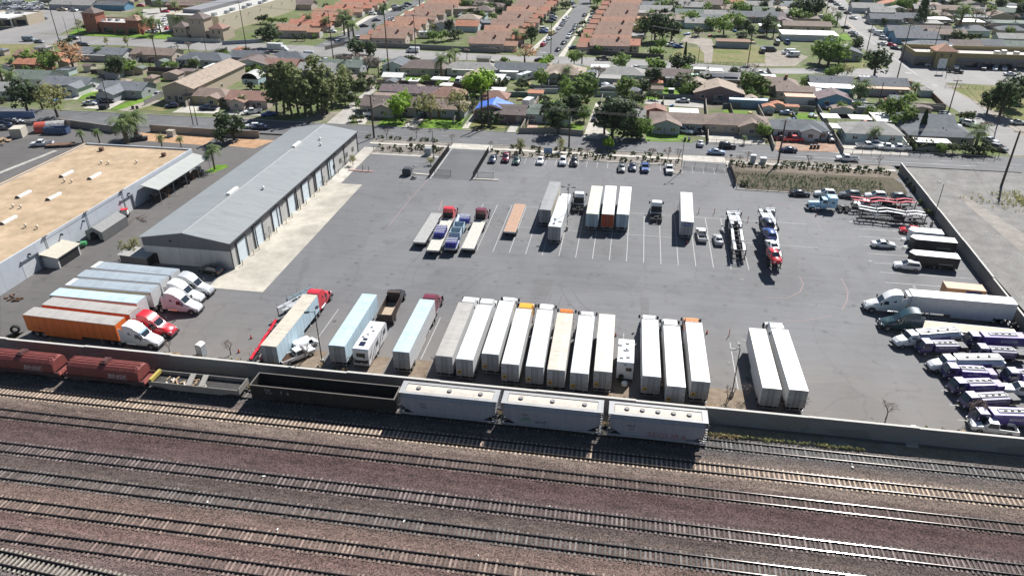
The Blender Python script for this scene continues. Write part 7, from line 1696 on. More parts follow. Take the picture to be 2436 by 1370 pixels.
BARK=flat("bark",(.10,.075,.055),.95,0,.3,3);PBARK=flat("palm bark",(.16,.12,.085),.95,0,.3,3)
def rdir(rr):
 z=rr.uniform(-1,1);a=rr.uniform(0,2*pi);s=math.sqrt(1-z*z);return Vector((s*cos(a),s*sin(a),z))
def leaf(b,c,n,sz,rr):
 a=n.orthogonal().normalized();q=Matrix.Rotation(rr.uniform(0,6.3),3,n);a=q @ a;e=n.cross(a)
 b.add([c-a*sz-e*sz*.6,c+a*sz*.8-e*sz*.7,c+a*sz+e*sz*.6,c-a*sz*.7+e*sz*.75],[(0,1,2,3)])
def tree_proto(kind,seed,clumps=125,per=10,r=1.0,zc=.57,rz=.46,rx=.52,lsz=.036,trunk=.03,fill=.35,lobes=8,low=.0):
 """a tree one unit tall: trunk with limbs, and a crown of leaf clumps round a few uneven lobes"""
 rr=random.Random(seed);t=root("tree");lb=[]
 for i in range(lobes):
  d=rdir(rr);d.z=d.z*.8+.1;lb.append((Vector((d.x*rx*.5,d.y*rx*.5,zc+d.z*rz*.55)),rr.uniform(.38,.62)))
 b=MB();h=zc-rz*.5
 top=Vector((rr.uniform(-.03,.03),rr.uniform(-.03,.03),h));b.tube((0,0,0),top,trunk*1.35,trunk*.85,7,0)
 for c,s in lb:b.tube(top,c,trunk*.55,trunk*.15,5,0)
 b.build("trunk",BARK,t)
 q=MB()
 for i in range(clumps):
  c,s=rr.choice(lb);d=rdir(rr);f=rr.uniform(fill,1.0)
  p=c+Vector((d.x*rx*s*f,d.y*rx*s*f,d.z*rz*s*f*1.1));cs=rr.uniform(.05,.12)*rx*2
  if p.z<low:continue
  for k in range(per):
   e=rdir(rr);nn=(e+d*.7+Vector((0,0,.5))).normalized();leaf(q,p+e*cs*rr.uniform(.3,1),nn,lsz*rr.uniform(.6,1.25),rr)
 q.build("crown",LM[kind],t);return t
def bare_proto(seed,mat,twig=True,spread=.55):
 rr=random.Random(seed);t=root("bare_tree");b=MB();q=MB();tips=[]
 def grow(p,d,L,r,n):
  e=p+d*L;b.tube(p,e,r,r*.65,4 if n>1 else 3,0,False)
  if n==0:tips.append(e);return
  for k in range(3 if n>1 else 4):
   nd=(d+rdir(rr)*spread+Vector((0,0,.12))).normalized();grow(e,nd,L*rr.uniform(.62,.8),r*.6,n-1)
 grow(Vector((0,0,0)),Vector((0,0,1)),.27,.026,4)
 b.build("trunk",BARK if twig else mat,t)
 for e in tips:
  for k in range(3 if twig else 1):leaf(q,e+rdir(rr)*.035,rdir(rr),.013,rr)
 q.build("crown",mat,t);return t
def palm_proto(seed,n=26,L=.42,trunk=.035,h=.66,droop=1.0,fan=False,dead=False):
 rr=random.Random(seed);t=root("palm_tree");b=MB();ln=Vector((rr.uniform(-.02,.02),0,h));b.tube((0,0,0),ln,trunk*1.25,trunk,8)
 if dead:b.tube(ln-Vector((0,0,.10)),ln,trunk*1.3,trunk*2.4,8)
 b.build("trunk",PBARK,t);q=MB()
 for i in range(n):
  a=2*pi*i/n*1.0+rr.uniform(-.15,.15);el=rr.uniform(-.35,1.25);d=Vector((cos(a)*cos(el),sin(a)*cos(el),sin(el)));sd=Vector((-sin(a),cos(a),0))
  p=ln.copy();k=8 if not fan else 4;LL=L*rr.uniform(.8,1.1)*(1 if not fan else .55)
  for j in range(k):
   st=d*LL/k;e=p+st;w=(.085*(1-j/k*.55) if not fan else .035+.03*j)*L/.42
   for s in (-1,1):
    tip=p+st*.9+sd*s*w*1.3-Vector((0,0,w*.55));q.add([p,p+st*.55,tip+st*.25,tip-st*.15],[(0,1,2,3)])
   p=e;d=(d-Vector((0,0,.26*droop))).normalized()
 q.build("crown",LM['palm'],t);return t
def cone_proto(seed,w=.1):
 rr=random.Random(seed);t=root("cypress_tree");b=MB();b.tube((0,0,0),(0,0,.6),.02,.01,6);b.build("trunk",BARK,t);q=MB()
 for i in range(1300):
  z=rr.uniform(.03,1);r=w*(1-z)**.7*min(1,z*6)*rr.uniform(.6,1.08)+.006;a=rr.uniform(0,2*pi);leaf(q,Vector((r*cos(a),r*sin(a),z)),Vector((cos(a),sin(a),.5)).normalized(),.022,rr)
 q.build("crown",LM['dark'],t);return t
with proto():
 TR={}
 for k,kw in dict(broad={},dark=dict(clumps=140),bright=dict(clumps=150,rx=.55,lobes=10),mid=dict(rx=.55),olive=dict(clumps=110,per=6,lsz=.03),rust=dict(clumps=100,per=5,lsz=.028,rx=.6)).items():
  TR[k]=[tree_proto(k,10*i+len(k),**kw) for i in (1,2)]
 TR['euc']=[tree_proto('euc',s,clumps=120,per=8,rx=.27,rz=.5,zc=.56,lsz=.025,trunk=.016,lobes=8) for s in (3,4,5)]
 TR['bush']=[tree_proto('hedge',s,clumps=50,per=10,rx=.8,rz=.5,zc=.5,lsz=.075,trunk=.03) for s in (6,7)]
 TR['gbush']=[tree_proto('mid',s,clumps=50,per=10,rx=.8,rz=.5,zc=.5,lsz=.075,trunk=.03) for s in (6,8)]
 TR['ball']=[tree_proto('dark',9,clumps=50,per=16,rx=.62,rz=.5,zc=.52,lsz=.05,trunk=.04,lobes=9,fill=.75)]
 TR['tuft']=[tree_proto('hedge',s,clumps=9,per=12,rx=.9,rz=.5,zc=.45,lsz=.14,trunk=.02,lobes=4) for s in (12,13)]
 TR['bare']=[bare_proto(s,LM['bare']) for s in (21,22)];TR['twig']=[bare_proto(24,LM['bare'],False,.7)]
 TR['palm']=[palm_proto(s) for s in (31,32)];TR['queen']=[palm_proto(33,20,.5,.025,.7,1.3)];TR['date']=[palm_proto(34,44,.48,.055,.56,1.0,False,True)]
 TR['fan']=[palm_proto(35,34,.2,.016,.9,.8,True,True)];TR['tallpalm']=[palm_proto(36,26,.13,.0075,.95,1.1)]
 TR['cyp']=[cone_proto(41,.09)];TR['fir']=[cone_proto(42,.22)]
TNAME=dict(broad=("broadleaf_tree","green broad-crowned tree"),dark=("evergreen_tree","dark dense evergreen tree"),bright=("round_tree","bright green dense round tree"),mid=("leafy_tree","mid green leafy tree"),olive=("olive_tree","thin yellow-olive tree"),rust=("autumn_tree","rusty pink-brown tree"),euc=("eucalyptus_tree","tall slim dusky eucalyptus"),bush=("shrub","dark rounded shrub"),gbush=("shrub","green bushy shrub"),ball=("clipped_shrub","dark ball-shaped shrub"),
 tuft=("shrub","small dark tuft shrub"),bare=("bare_tree","leafless grey-brown tree"),twig=("bare_shrub","leafless twiggy shrub"),palm=("palm_tree","feathery palm"),queen=("palm_tree","drooping queen palm"),date=("palm_tree","thick stout date palm"),fan=("palm_tree","fan palm on a straight trunk"),tallpalm=("palm_tree","very tall thin palm"),cyp=("cypress_tree","narrow dark cypress"),fir=("conifer_tree","tall dark conical conifer"))
TRR=random.Random(77)
def tree(s,x,y,h,kind,where,wide=1.0,short=True,pos=None,z=0.0):
 v=pos if pos is not None else Q(s,x,y);p=TR[kind];pr=p[TRR.randrange(len(p))];sc=h*TRR.uniform(.94,1.06)
 t=spawn(pr,(v[0],v[1],z),TRR.uniform(0,6.28),"%s %s" % (TNAME[kind][1],where),"shrub" if 'shrub' in TNAME[kind][0] else "tree",None,None,(sc*wide,sc*wide,sc))
 t.name=TNAME[kind][0];return t
def trees(s,where,*rows):
 for r in rows:tree(s,r[1],r[2],r[3],r[0],where,*(r[4:5]))
trees('A',"by the street at far left",('dark',260,1060,11,1.0),('olive',540,1090,10,1.15),('palm',130,850,9),('palm',50,830,9.5),('olive',400,1020,10),('bush',30,960,3),('palm',130,650,5.5),('gbush',250,680,3),('mid',390,740,4.5))
trees('A',"behind the grey-roofed houses at left",('rust',690,655,10.5,1.25),('mid',480,665,8,1.2),('dark',1080,735,8,1.1),('bush',640,420,3.4),('olive',1000,425,3.6),('olive',1190,435,4.5),('palm',930,555,6),('fan',1470,590,12),('palm',1110,520,4),('bare',1250,625,5,1.6),('bare',1400,620,5,1.6),('bare',1050,560,4,1.4),('mid',1620,650,3.4,1.5),('bush',1760,660,3),('gbush',1540,640,2.6),('dark',2030,770,5,1.3),('dark',2150,765,5,1.3),('palm',2250,665,4.5),('gbush',2330,700,3.5),('mid',2410,700,4),('palm',2270,1015,5.5),('gbush',2020,980,2.6),('dark',2350,850,4))
trees('A',"inside the yard left of the warehouse",('date',1185,1330,9.5),('date',1275,1280,10),('dark',2180,1300,8.5,1.15),('dark',2085,1350,5.5,1.1))
trees('E',"beside the tan-roofed building",('palm',775,352,4.4),('palm',930,352,4.6),('palm',1510,395,4.4),('palm',1690,395,4),('queen',2000,600,7.5));tree('I',1235,130,5.2,'olive',"between the lean-to shed and warehouse",.9)
trees('A',"in the restaurant car park",('palm',1330,305,9.5),('palm',1430,335,10),('palm',1500,320,8),('palm',1690,300,9),('palm',1760,210,9),('palm',1640,140,9),('palm',1500,120,9),('palm',1300,250,9),('palm',1880,150,8),('bush',820,290,4),('olive',740,260,4),('bush',1620,350,2),('bush',880,320,2))
trees('B',"near the mouth of the curving street",('dark',180,445,10,1.35),('gbush',180,230,4,1.3),('gbush',280,230,4,1.3),('bush',100,225,5),('palm',540,275,9),('palm',700,290,8),('queen',860,335,13),('palm',900,350,12),('palm',950,380,11),('palm',1140,300,5),('ball',420,385,3.4),('ball',490,385,3),('gbush',570,360,2.6),('bush',760,250,3),('bush',700,100,4),('dark',965,560,8.5,1.1),('dark',1100,560,7.5,1.1),('gbush',1330,410,2.6))
trees('B',"among the houses right of the grove",('tallpalm',1275,695,26),('bare',1080,730,10,1.3),('bare',1180,720,9,1.2),('bare',870,660,8,1.2),('bare',1000,640,8,1.2),('bare',780,640,7,1.2),('bush',870,980,6),('bush',960,910,6.5),('bush',1040,830,6),('euc',930,840,8,1.4),('bush',1090,780,5),('gbush',1210,870,3.2),('bright',1340,1135,7.5,1.05),('bright',1410,1080,8,.95),('olive',1665,1115,9.5,1.1),('olive',1925,1125,9.5,1.05),('gbush',1510,1070,4.4),('gbush',1540,800,3),('gbush',1730,830,3),('bright',2080,965,9.5,1.0),('bright',2150,880,8.5,1.1),('bright',2030,900,7,1.1),('ball',2250,840,4.6,1.2),('ball',2330,835,4.4,1.1),('bush',2050,1030,4),('ball',2160,1175,4.6,1.1),('ball',2240,1165,4.4,1.1),('bush',940,1135,2.4),('bush',1010,1130,2),('bush',1400,1150,2),('gbush',1010,1020,3.4),('palm',1760,720,10),('palm',1840,650,8.5),('palm',1890,610,7.5),('bush',1480,590,4,1.3),('bare',2000,560,6),('gbush',2350,600,3.4),('gbush',1630,770,3))
for i,(x,y,h) in enumerate(((230,1075,15),(300,1065,17),(370,1070,16),(430,1055,17),(500,1085,17.5),(560,1085,17),(660,1070,16),(740,1010,15.5),(820,950,13),(340,1030,16),(610,1030,17),(700,1060,15))):tree('B',x,y,h,'euc',"in the grove beyond the warehouse roof",1.15)
trees('B',"in gardens between the tiled rows",('dark',1835,305,6),('olive',1700,300,5),('gbush',1690,385,5),('gbush',1760,390,5),('bush',1920,360,5),('bush',1850,380,4.5),('mid',2130,200,5),('palm',2010,100,7),('mid',2200,130,6),('mid',2350,80,7),('mid',2250,50,7),('bush',2150,100,5),('dark',2400,110,6),('palm',1080,40,8),('palm',1560,60,8),('mid',2100,50,6),('bush',1990,180,4),('bush',2030,140,4),('dark',2300,160,5))
trees('C',"near the mouth of the straight street",('palm',110,425,8.5),('dark',250,420,8.5),('palm',180,420,6),('rust',190,585,7.5,1.3),('mid',650,605,6),('palm',720,605,6.5),('gbush',760,400,4.5),('gbush',880,500,4),('bush',840,120,4),('bush',570,80,5),('bush',470,130,4),('ball',350,225,4),('gbush',1000,480,3),('bush',1100,490,3),('gbush',1380,530,4),('gbush',1440,535,4.4),('mid',1450,470,6),('gbush',270,250,3.4),('bush',690,330,3),('bush',720,250,3))
trees('C',"behind the front-street houses",('bright',380,640,5),('bright',410,610,4.4),('bright',350,670,4.6),('mid',340,800,6.5),('palm',580,770,7.5),('dark',540,830,6),('broad',680,1015,12.5,1.15),('mid',620,960,9),('bare',850,845,11),('mid',1070,650,6.5,1.35),('dark',1600,680,7.5,1.2),('dark',1710,680,7,1.1),('cyp',1665,665,11.5),('dark',1370,810,7,1.1),('broad',1130,985,9.5,1.0),('bush',1270,870,6),('bush',1230,990,4.4),('mid',1690,915,5.5),('gbush',1840,890,4),('broad',2270,880,9,1.0),('mid',2400,900,4),('bush',1400,935,3),('bush',160,830,4),('bush',380,960,3),('mid',740,1130,5),('bare',2300,720,6))
trees('C',"in a front garden on the street",('dark',500,1250,9.5,1.05),('dark',600,1150,9),('dark',440,1180,8),('dark',1000,1295,12.5,1.05),('dark',1110,1270,11,1.1),('dark',930,1250,9,1.0),('mid',1270,1290,6.5),('bush',1180,1290,4),('bush',1230,1295,4),('mid',2400,1290,5.5),('palm',2230,1345,3),('bush',160,1210,1.6))
trees('C',"on the far grassy lots and beyond",('dark',1400,390,12,1.0),('dark',1470,380,12,1.0),('dark',1550,390,10,1.0),('dark',1290,350,9,.9),('palm',1310,330,8),('olive',1230,330,8),('mid',1720,245,8,1.1),('mid',2040,330,10,1.1),('mid',1920,280,7,1.2),('bush',1800,340,5),('dark',2200,400,5,1.4),('dark',2300,360,6),('mid',2180,270,7),('mid',1420,60,7),('dark',2010,60,9),('mid',2160,130,8),('mid',2210,160,8),('dark',1760,60,8),('mid',1890,120,6),('dark',2300,60,9),('dark',2390,80,9),('mid',800,30,9),('mid',860,60,7),('palm',390,60,9),('palm',470,60,9),('mid',540,30,7),('dark',1480,170,5),('mid',2080,180,5),('bare',1680,110,7),('dark',2250,300,6))
trees('D',"left of the main road",('dark',380,190,10,1.2),('dark',470,170,11,1.2),('dark',300,180,9),('dark',440,90,11,1.1),('mid',600,280,8),('palm',680,240,8),('mid',600,620,11.5,1.25),('mid',700,600,9,1.1),('mid',520,590,9,1.1),('dark',1030,725,10.5,1.15),('dark',870,500,7),('mid',600,730,5),('mid',680,720,5),('olive',770,720,5.5),('palm',90,350,8),('dark',30,330,9),('bare',640,160,6),('dark',30,60,7),('palm',10,300,7),('mid',650,380,3))
trees('D',"around the corner houses at right",('date',880,970,10),('palm',1400,910,6.5),('broad',1200,1140,9.5,1.0),('broad',1270,1210,8,1.1),('mid',990,1110,5),('mid',720,1060,4.5),('mid',870,1040,4),('cyp',1450,1300,8.5,1.7),('palm',1020,1345,6),('palm',1960,1400,8.5),('bare',1990,1340,8),('bush',1870,1140,4),('bush',1400,1390,4),('bush',1500,1400,3),('mid',1640,1430,3),('bush',1760,1430,3),('bush',1880,1440,3),('bush',2080,1440,3),('bush',2000,1430,3.4),('mid',1380,1310,3),('bush',1340,920,3),('mid',380,820,4.4),('mid',1360,960,4))
trees('D',"on the grassy corner at right",('dark',2200,1070,11,1.0),('dark',2290,1000,10.5,1.0),('dark',2080,1060,8,1.0),('dark',2350,950,8))
trees('D',"right of the main road",('fir',1450,250,17),('palm',1810,295,16),('bare',1960,260,10,1.3),('bare',2060,240,10,1.3),('bare',1660,190,8,1.2),('bare',1560,150,8,1.2),('bush',1650,360,5),('bush',1730,370,5),('bush',1810,390,5),('bush',1900,400,5),('mid',1290,120,9),('mid',1220,110,7),('dark',1270,200,6),('mid',1360,90,8),('bare',2100,340,7),('bare',2330,260,8),('mid',2280,340,5),('dark',2200,120,8),('mid',2100,160,7),('dark',2390,170,8),('dark',850,50,6),('mid',1020,40,7),('dark',1060,110,5),('dark',1120,240,4),('mid',1640,40,7),('dark',2020,60,8),('dark',2300,30,9),('mid',1180,30,8),('dark',1900,30,8),('bush',1960,390,4),('mid',2420,60,8))
rr=random.Random(99)
for s,x0,x1,y0,y1,n,w in (('C',1250,2420,5,230,44,"in the far gardens at top centre"),('D',0,480,5,260,20,"in far gardens left of main road"),('D',1250,2420,5,200,34,"in the far gardens at top right"),('B',1950,2400,10,200,16,"in far gardens between tiled rows"),('A',1400,2300,5,60,9,"behind the car park at top left"),('A',450,1300,5,50,7,"behind far houses at top left"),('A',0,2400,470,700,16,"in back gardens of the left houses"),('C',1300,2400,660,950,14,"in back gardens of the middle houses")):
 for i in range(n):
  for _ in range(12):
   x,y=rr.uniform(x0,x1),rr.uniform(y0,y1);v=Q(s,x,y)
   if clear(v.x,v.y,2.5) and all((v.x-a)**2+(v.y-b)**2>(r*.8)**2 for a,b,r in HS):break
  tree(s,x,y,rr.uniform(3.0,7),rr.choice(('dark','mid','mid','broad','bush','bush','gbush','bare')),w,rr.uniform(.9,1.3))
# street planting of the lot frontage
for x,y,k,h in ((150,452,'olive',4.4),(520,440,'olive',4.0),(955,432,'bright',4.2),(770,500,'twig',4),(1355,530,'bare',5),(1520,520,'bare',4.4),(1620,530,'twig',4.4),(2180,560,'twig',3.4),(2260,520,'twig',3.4),(2150,720,'bare',3.6)):tree('G',x,y,h,k,"in the planted frontage strip")
for x,y,k,h in ((1255,320,'twig',4),(1530,310,'twig',4),(1860,360,'twig',3.4),(2220,420,'twig',3.4),(940,560,'olive',2.6),(1660,560,'olive',2.4)):tree('F',x,y,h,k,"on the planted strip by the entry drive")
for x,y in ((415,575),(1070,580),(2190,480)):tree('H',x,y,4,'twig',"on the frontage strip before the basin")
for s,xs,f in (('F',(1085,1200,1310,1365,1495,1590,1650,1700),lambda x:296+.058*(x-1085)),('G',(90,155,265,325,500,545,630,700,885,1010,1195,1335,1450),lambda x:385+.06*(x-90)),('H',(195,250,300,360,440,500,560,620,710,770,910,970,1100),lambda x:545+.06*(x-195))):
 for x in xs:tree(s,x,f(x)+8,1.1,'tuft',"in the row along the street kerb",1.35)
for i in range(34):tree('G',0,0,rr.uniform(.9,1.7),'tuft',"in rock garden behind the kerbside cars",.85,pos=(-36+i*1.5+rr.uniform(-.4,.4),rr.uniform(189,192.4)))
for i in range(14):tree('G',0,0,rr.uniform(1.0,1.9),'tuft',"in the rock garden beside the warehouse",.85,pos=(-68+i*1.35,rr.uniform(187.5,192)))
for i in range(26):tree('G',0,0,rr.uniform(.9,1.6),'tuft',"on the bank between basin and pavement",.85,pos=(27.5+i*1.55+rr.uniform(-.3,.3),rr.uniform(190.2,191.8)))
tree('G',2235,745,1.6,'bush',"at the basin's near left corner",1.2)
for x,y in ((1360,760),(1400,810),(1480,930),(1530,1010),(1560,1030),(1340,720)):tree('H',x,y,1.5,'tuft',"along foot of the right wall",.9)
# leafless shrubs along the railway wall
for s,x,y,h in (('J',500,1000,3.2),('J',1080,1060,3.4),('J',1720,1090,3.2),('J',950,1060,2.6),('K',40,800,2.8),('K',760,860,2.4),('K',1420,930,3.4),('K',1470,880,3.2),('K',2070,990,3.4),('K',2250,980,3),('L',300,1120,3.2),('L',1000,1180,3.6),('I',380,860,3),('I',990,890,3.4),('I',930,880,2.8),('I',1580,1000,2.6),('I',2150,1030,3.2),('L',1740,1190,3.6),('L',1690,1200,3.4),('L',1790,1210,3.2),('L',150,1130,2.4)):tree(s,x,y,h,'twig',"against the railway wall",1.2)
def scatter(name,n,area,kind,h0,h1,m,seed):
 rr=random.Random(seed);b=MB()
 for i in range(n):
  x,y=area(rr)
  for k in range(kind):
   d=rdir(rr);d.z=abs(d.z);hh=rr.uniform(h0,h1);leaf(b,Vector((x,y,.02))+d*hh*.6+Vector((0,0,hh*.3)),rdir(rr),hh*.32,rr)
 o=b.build(name,m);o["kind"]="stuff";return o
o=scatter("vine_growth",1500,lambda r:(r.uniform(-90,48),83.9+abs(r.gauss(0,.9))),6,.4,1.0,LM['dead'],1);o["label"]="dry vine growth hugging the railway wall"
o=scatter("vine_growth",1300,lambda r:(r.uniform(-90,48),83.9+abs(r.gauss(0,.8))),7,.3,.9,LM['hedge'],8);o["label"]="dark vine growth hugging the railway wall"
def grid(r):
 x=r.randrange(0,46)*.72;y=r.randrange(0,13)*.78;return 29.5+x+r.uniform(-.1,.1)+(.36 if int(y/.78) % 2 else 0),175.6+y+r.uniform(-.1,.1)
o=scatter("basin_planting",640,grid,5,.2,.5,LM['dark'],2);o["label"]="rows of low plants covering the basin"
o=scatter("weeds",300,lambda r:(lambda a,d:(92+d*18*cos(a)*r.random(),176+d*7*sin(a)))(r.uniform(0,6.3),r.random()),6,.15,.6,LM['olive'],3);o["label"]="scattered weeds on the dirt field"
o=scatter("dry_grass",1700,lambda r:(r.uniform(-96,18),r.gauss(80.85,.25)),4,.12,.4,LM['dead'],4);o["label"]="dry grass strip at foot of the railway wall"
o=scatter("dry_grass",520,lambda r:(r.uniform(-62,-45) if r.random()<.6 else r.uniform(14,34),r.gauss(80.95,.12)),4,.12,.4,LM['olive'],6);o["label"]="greenish grass at foot of the railway wall"

sheet("lawn_island",[Q('E',1900,630),Q('E',1990,632),Q('E',2135,575),Q('E',2100,555),Q('E',2010,560)],.012,M_GRASS)
# ---------------------------------------------------------------- poles, lamps, wires
def hgt(s,bx,by,tx,ty):
 g=Q(s,bx,by);lo,hi=0,60;a=SH[s]
 for _ in range(40):
  m=(lo+hi)/2
  if proj((g.x,g.y,m))[1]>a[1]+ty/a[2]:lo=m
  else:hi=m
 return g,lo
TOPS={}
def pole(key,s,bx,by,tx,ty,label,arms=1,r=.17,az=0.0,steel=False):
 g,h=hgt(s,bx,by,tx,ty);t=root("utility_pole",g,az,label,"utility pole","utility poles")
 b=MB();b.tube((0,0,0),(0,0,h),r,r*.62,9);b.build("pole",WOODP,t)
 for i in range(arms):
  z=h-.35-1.2*i;q=MB();q.box(-1.25,1.25,-.07,.07,z-.07,z+.07);o=q.build("crossarm",WOODP,t)
  for x in (-1.15,-.6,.6,1.15):q=MB();q.tube((x,0,z+.07),(x,0,z+.3),.06,.04,6);q.build("insulator",GALV,o)
 TOPS[key]=(g,h-.1);return t
pole('a','B',1135,1285,1105,885,"dark pole at street edge beside the warehouse end",1,.3)
pole('b','C',600,1370,612,1020,"dark pole in planted strip behind the white kerbside SUV",1,.26)
pole('c','H',135,545,212,140,"dark pole on the bank before the basin",1,.26)
pole('d','H',2215,755,2380,240,"thick dark pole in the dirt field at right",1,.3)
pole('e','B',2140,1190,2130,840,"left one of two thick paired poles on the front lawn",0,.34);pole('f','B',2200,1190,2195,840,"right one of two thick paired poles on the front lawn",1,.34)
pole('g','A',1800,1165,1735,830,"left one of two thin poles behind tan block wall",1,.14);pole('h','A',1840,1165,1800,940,"right one of two thin poles behind tan block wall",0,.14)
pole('i','A',1020,1005,955,740,"pole beside the dark bin at left driveway",1);pole('j','A',560,415,425,-30,"tall pole beside green field at far left",1,.2);pole('k','A',760,405,640,20,"thin pole right of green field pole",0,.12)
pole('l','A',1920,475,1890,340,"short pole below the tan towered restaurant",0,.14);pole('m','A',2300,480,2225,20,"tall pole in front of big store wall",1,.2);pole('n','A',630,325,575,155,"street lamp like pole at lawn corner",0,.1)
pole('o','B',755,550,700,100,"tall pole at mouth of curving street",1,.2);pole('q','B',1525,525,1495,140,"tall pole beside the white van on far street",1,.2);pole('r','C',430,560,435,190,"pole at mouth of the straight street",1,.18)
pole('s','C',355,870,360,660,"pole between motor homes and bright round tree",0,.13);pole('t','C',1345,640,1365,240,"tall pole behind the dark round trees",1,.2);pole('u','C',1340,940,1355,720,"pole at end of rear driveway",1,.16);pole('v','C',1800,600,1825,430,"thin pole on the grassy lot",0,.12);pole('w','C',2250,710,2290,330,"tall pole beside dark sedan on far street",1,.2)
pole('x','D',1245,735,1370,230,"tall pole at the main road crossing",1,.22);pole('y','D',960,490,1020,220,"pole left of the main road",1,.2);pole('z','D',745,300,785,110,"pole further up left of main road",1,.2);pole('A','D',1720,1060,1800,745,"pole with crossarm on the dirt verge of side street",1,.2);pole('B','D',2165,1210,2285,850,"slim pole before the round dark tree",0,.18);pole('C','D',1060,1020,1140,770,"pole behind white carports",0,.16);pole('D','D',1580,500,1660,230,"pole by the strip mall corner",1,.18);pole('E','D',580,150,610,-20,"pole far up left of main road",1,.2);pole('F','D',2390,830,2440,690,"pole at the right edge by corner field",0,.18);pole('G','D',1700,720,1735,620,"short pole before strip mall sign",0,.1)
WM=flat("black cable",(.02,.02,.02),.6)
def wire(a,b,label,sag=.8,offs=(-1.1,0,1.1),dz=0):
 (ga,ha),(gb,hb)=TOPS[a],TOPS[b]
 for k,o_ in enumerate(offs):
  n=10;q=MB();pts=[]
  for i in range(n+1):
   f=i/n;p=Vector((ga.x+(gb.x-ga.x)*f,ga.y+(gb.y-ga.y)*f+o_*.0,ha+(hb-ha)*f-sag*4*f*(1-f)-dz));d=Vector((-(gb.y-ga.y),gb.x-ga.x,0)).normalized();pts.append(p+d*o_*.8)
  q.path(pts,.03,3);tag(q.build("power_cable",WM),label+(", nearest strand" if k==0 else ", middle strand" if k==1 and len(offs)>2 else ", farthest strand" if len(offs)>1 else ""),"cable","overhead cables")
wire('b','c',"thin cable above the street between kerb pole and basin pole");wire('a','b',"thin cable above street from warehouse pole to kerb pole");wire('c','d',"thin cable from basin pole to the field pole")
wire('j','m',"thin cable above far street at left",1.2,(-1,1));wire('m','o',"thin cable above far street before big store",1.2,(-1,1));wire('o','q',"thin cable above far street before tiled houses",1,(-1,1));wire('q','r',"thin cable above far street to straight street",.8,(-1,1));wire('t','w',"thin cable above far street along grassy lots",1,(-1,1));wire('w','x',"thin cable above far street to the crossing",1,(-1,1))
wire('x','y',"thin cable along the main road, nearer span",.8,(-1,1));wire('y','z',"thin cable along the main road, farther span",.8,(-1,1));wire('x','A',"thin cable down the side street from crossing",.8,(-1,1));wire('A','d',"thin cable down side street to the field pole",1.4,(-1,1));wire('u','b',"thin cable from kerb pole back to rear driveway pole",.8,(0,));wire('C','c',"thin cable from basin pole to white carport pole",.8,(0,))
def lot_light(s,bx,by,tx,ty,label,az=0.0,heads=2):
 g,h=hgt(s,bx,by,tx,ty);h=max(h,7.5);t=root("parking_light",g,az,label,"light pole","parking lot lights")
 b=MB();b.tube((0,0,0),(0,0,.9),.3,.3,12);b.build("concrete_base",CONCB,t)
 b=MB();b.tube((0,0,.9),(0,0,h),.085,.065,8);b.build("pole",BLACK,t)
 for k in range(heads):
  a=R(35)+pi*.62*k if heads==2 else 2*pi*k/heads
  d=Vector((cos(a),sin(a),0));q=MB();q.tube((0,0,h-.1),d*.9+Vector((0,0,h)),.04,.04,6);q.obox(d*1.15+Vector((0,0,h+.02)),.75,.42,.12,a);q.build("lamp_head",BLACK,t)
 return t
lot_light('J',655,1040,572,550,"black twin-headed light pole behind pipe-laden pickup",R(60));lot_light('K',2115,945,2200,500,"black twin-headed light pole left of right-hand trailer pair",R(60));lot_light('H',1565,1120,1685,735,"single black light pole at the right wall",R(120),1);lot_light('G',580,1165,588,765,"black four-headed light pole in the back row",0,4)
lot_light('G',1640,630,1668,315,"light pole on kerbed island by second driveway",R(200));lot_light('F',1690,505,1678,240,"light pole beside the entry drive enclosure",R(100),2)
def sign(s,x,y,w,h,z,m,label,text=None,tm=None,sz=.4,legs=1):
 v=Q(s,x,y);t=root("sign",v,0,label,"sign")
 for i in range(legs):xx=0 if legs==1 else (-w*.35,w*.35)[i];mkbox(t,"post",GALV,xx-.05,xx+.05,-.05,.05,0,z+h)
 mkbox(t,"panel",m,-w/2,w/2,-.1,-.06,z,z+h)
 if text:lettering(text,sz,tm,t,(0,-.105,z+h/2),(pi/2,0,0))
sign('G',405,470,2.3,1.6,.5,flat("pale blue sign",(.22,.33,.48),.5),"pale blue blank sign board behind kerbside cars",None,None,.4,2)
sign('G',2100,545,.7,.7,1.9,flat("grey sign",(.3,.32,.34),.5),"small grey sign at the second driveway")
sign('D',1640,690,3.0,3.4,2.2,flat("white sign",(.62,.65,.68),.5),"tall white double-board sign before the strip mall",None,None,.4,2)
sign('A',1335,340,1.6,2.6,.6,flat("red sign",(.42,.06,.04),.5),"red upright sign at the restaurant drive");sign('A',970,95,5,3.4,5,flat("yellow sign",(.55,.36,.03),.5),"yellow sign above trees behind red brick restaurant");sign('A',1400,110,4,6,3,flat("dark sign",(.10,.08,.075),.5),"tall dark sign board beyond the restaurant")
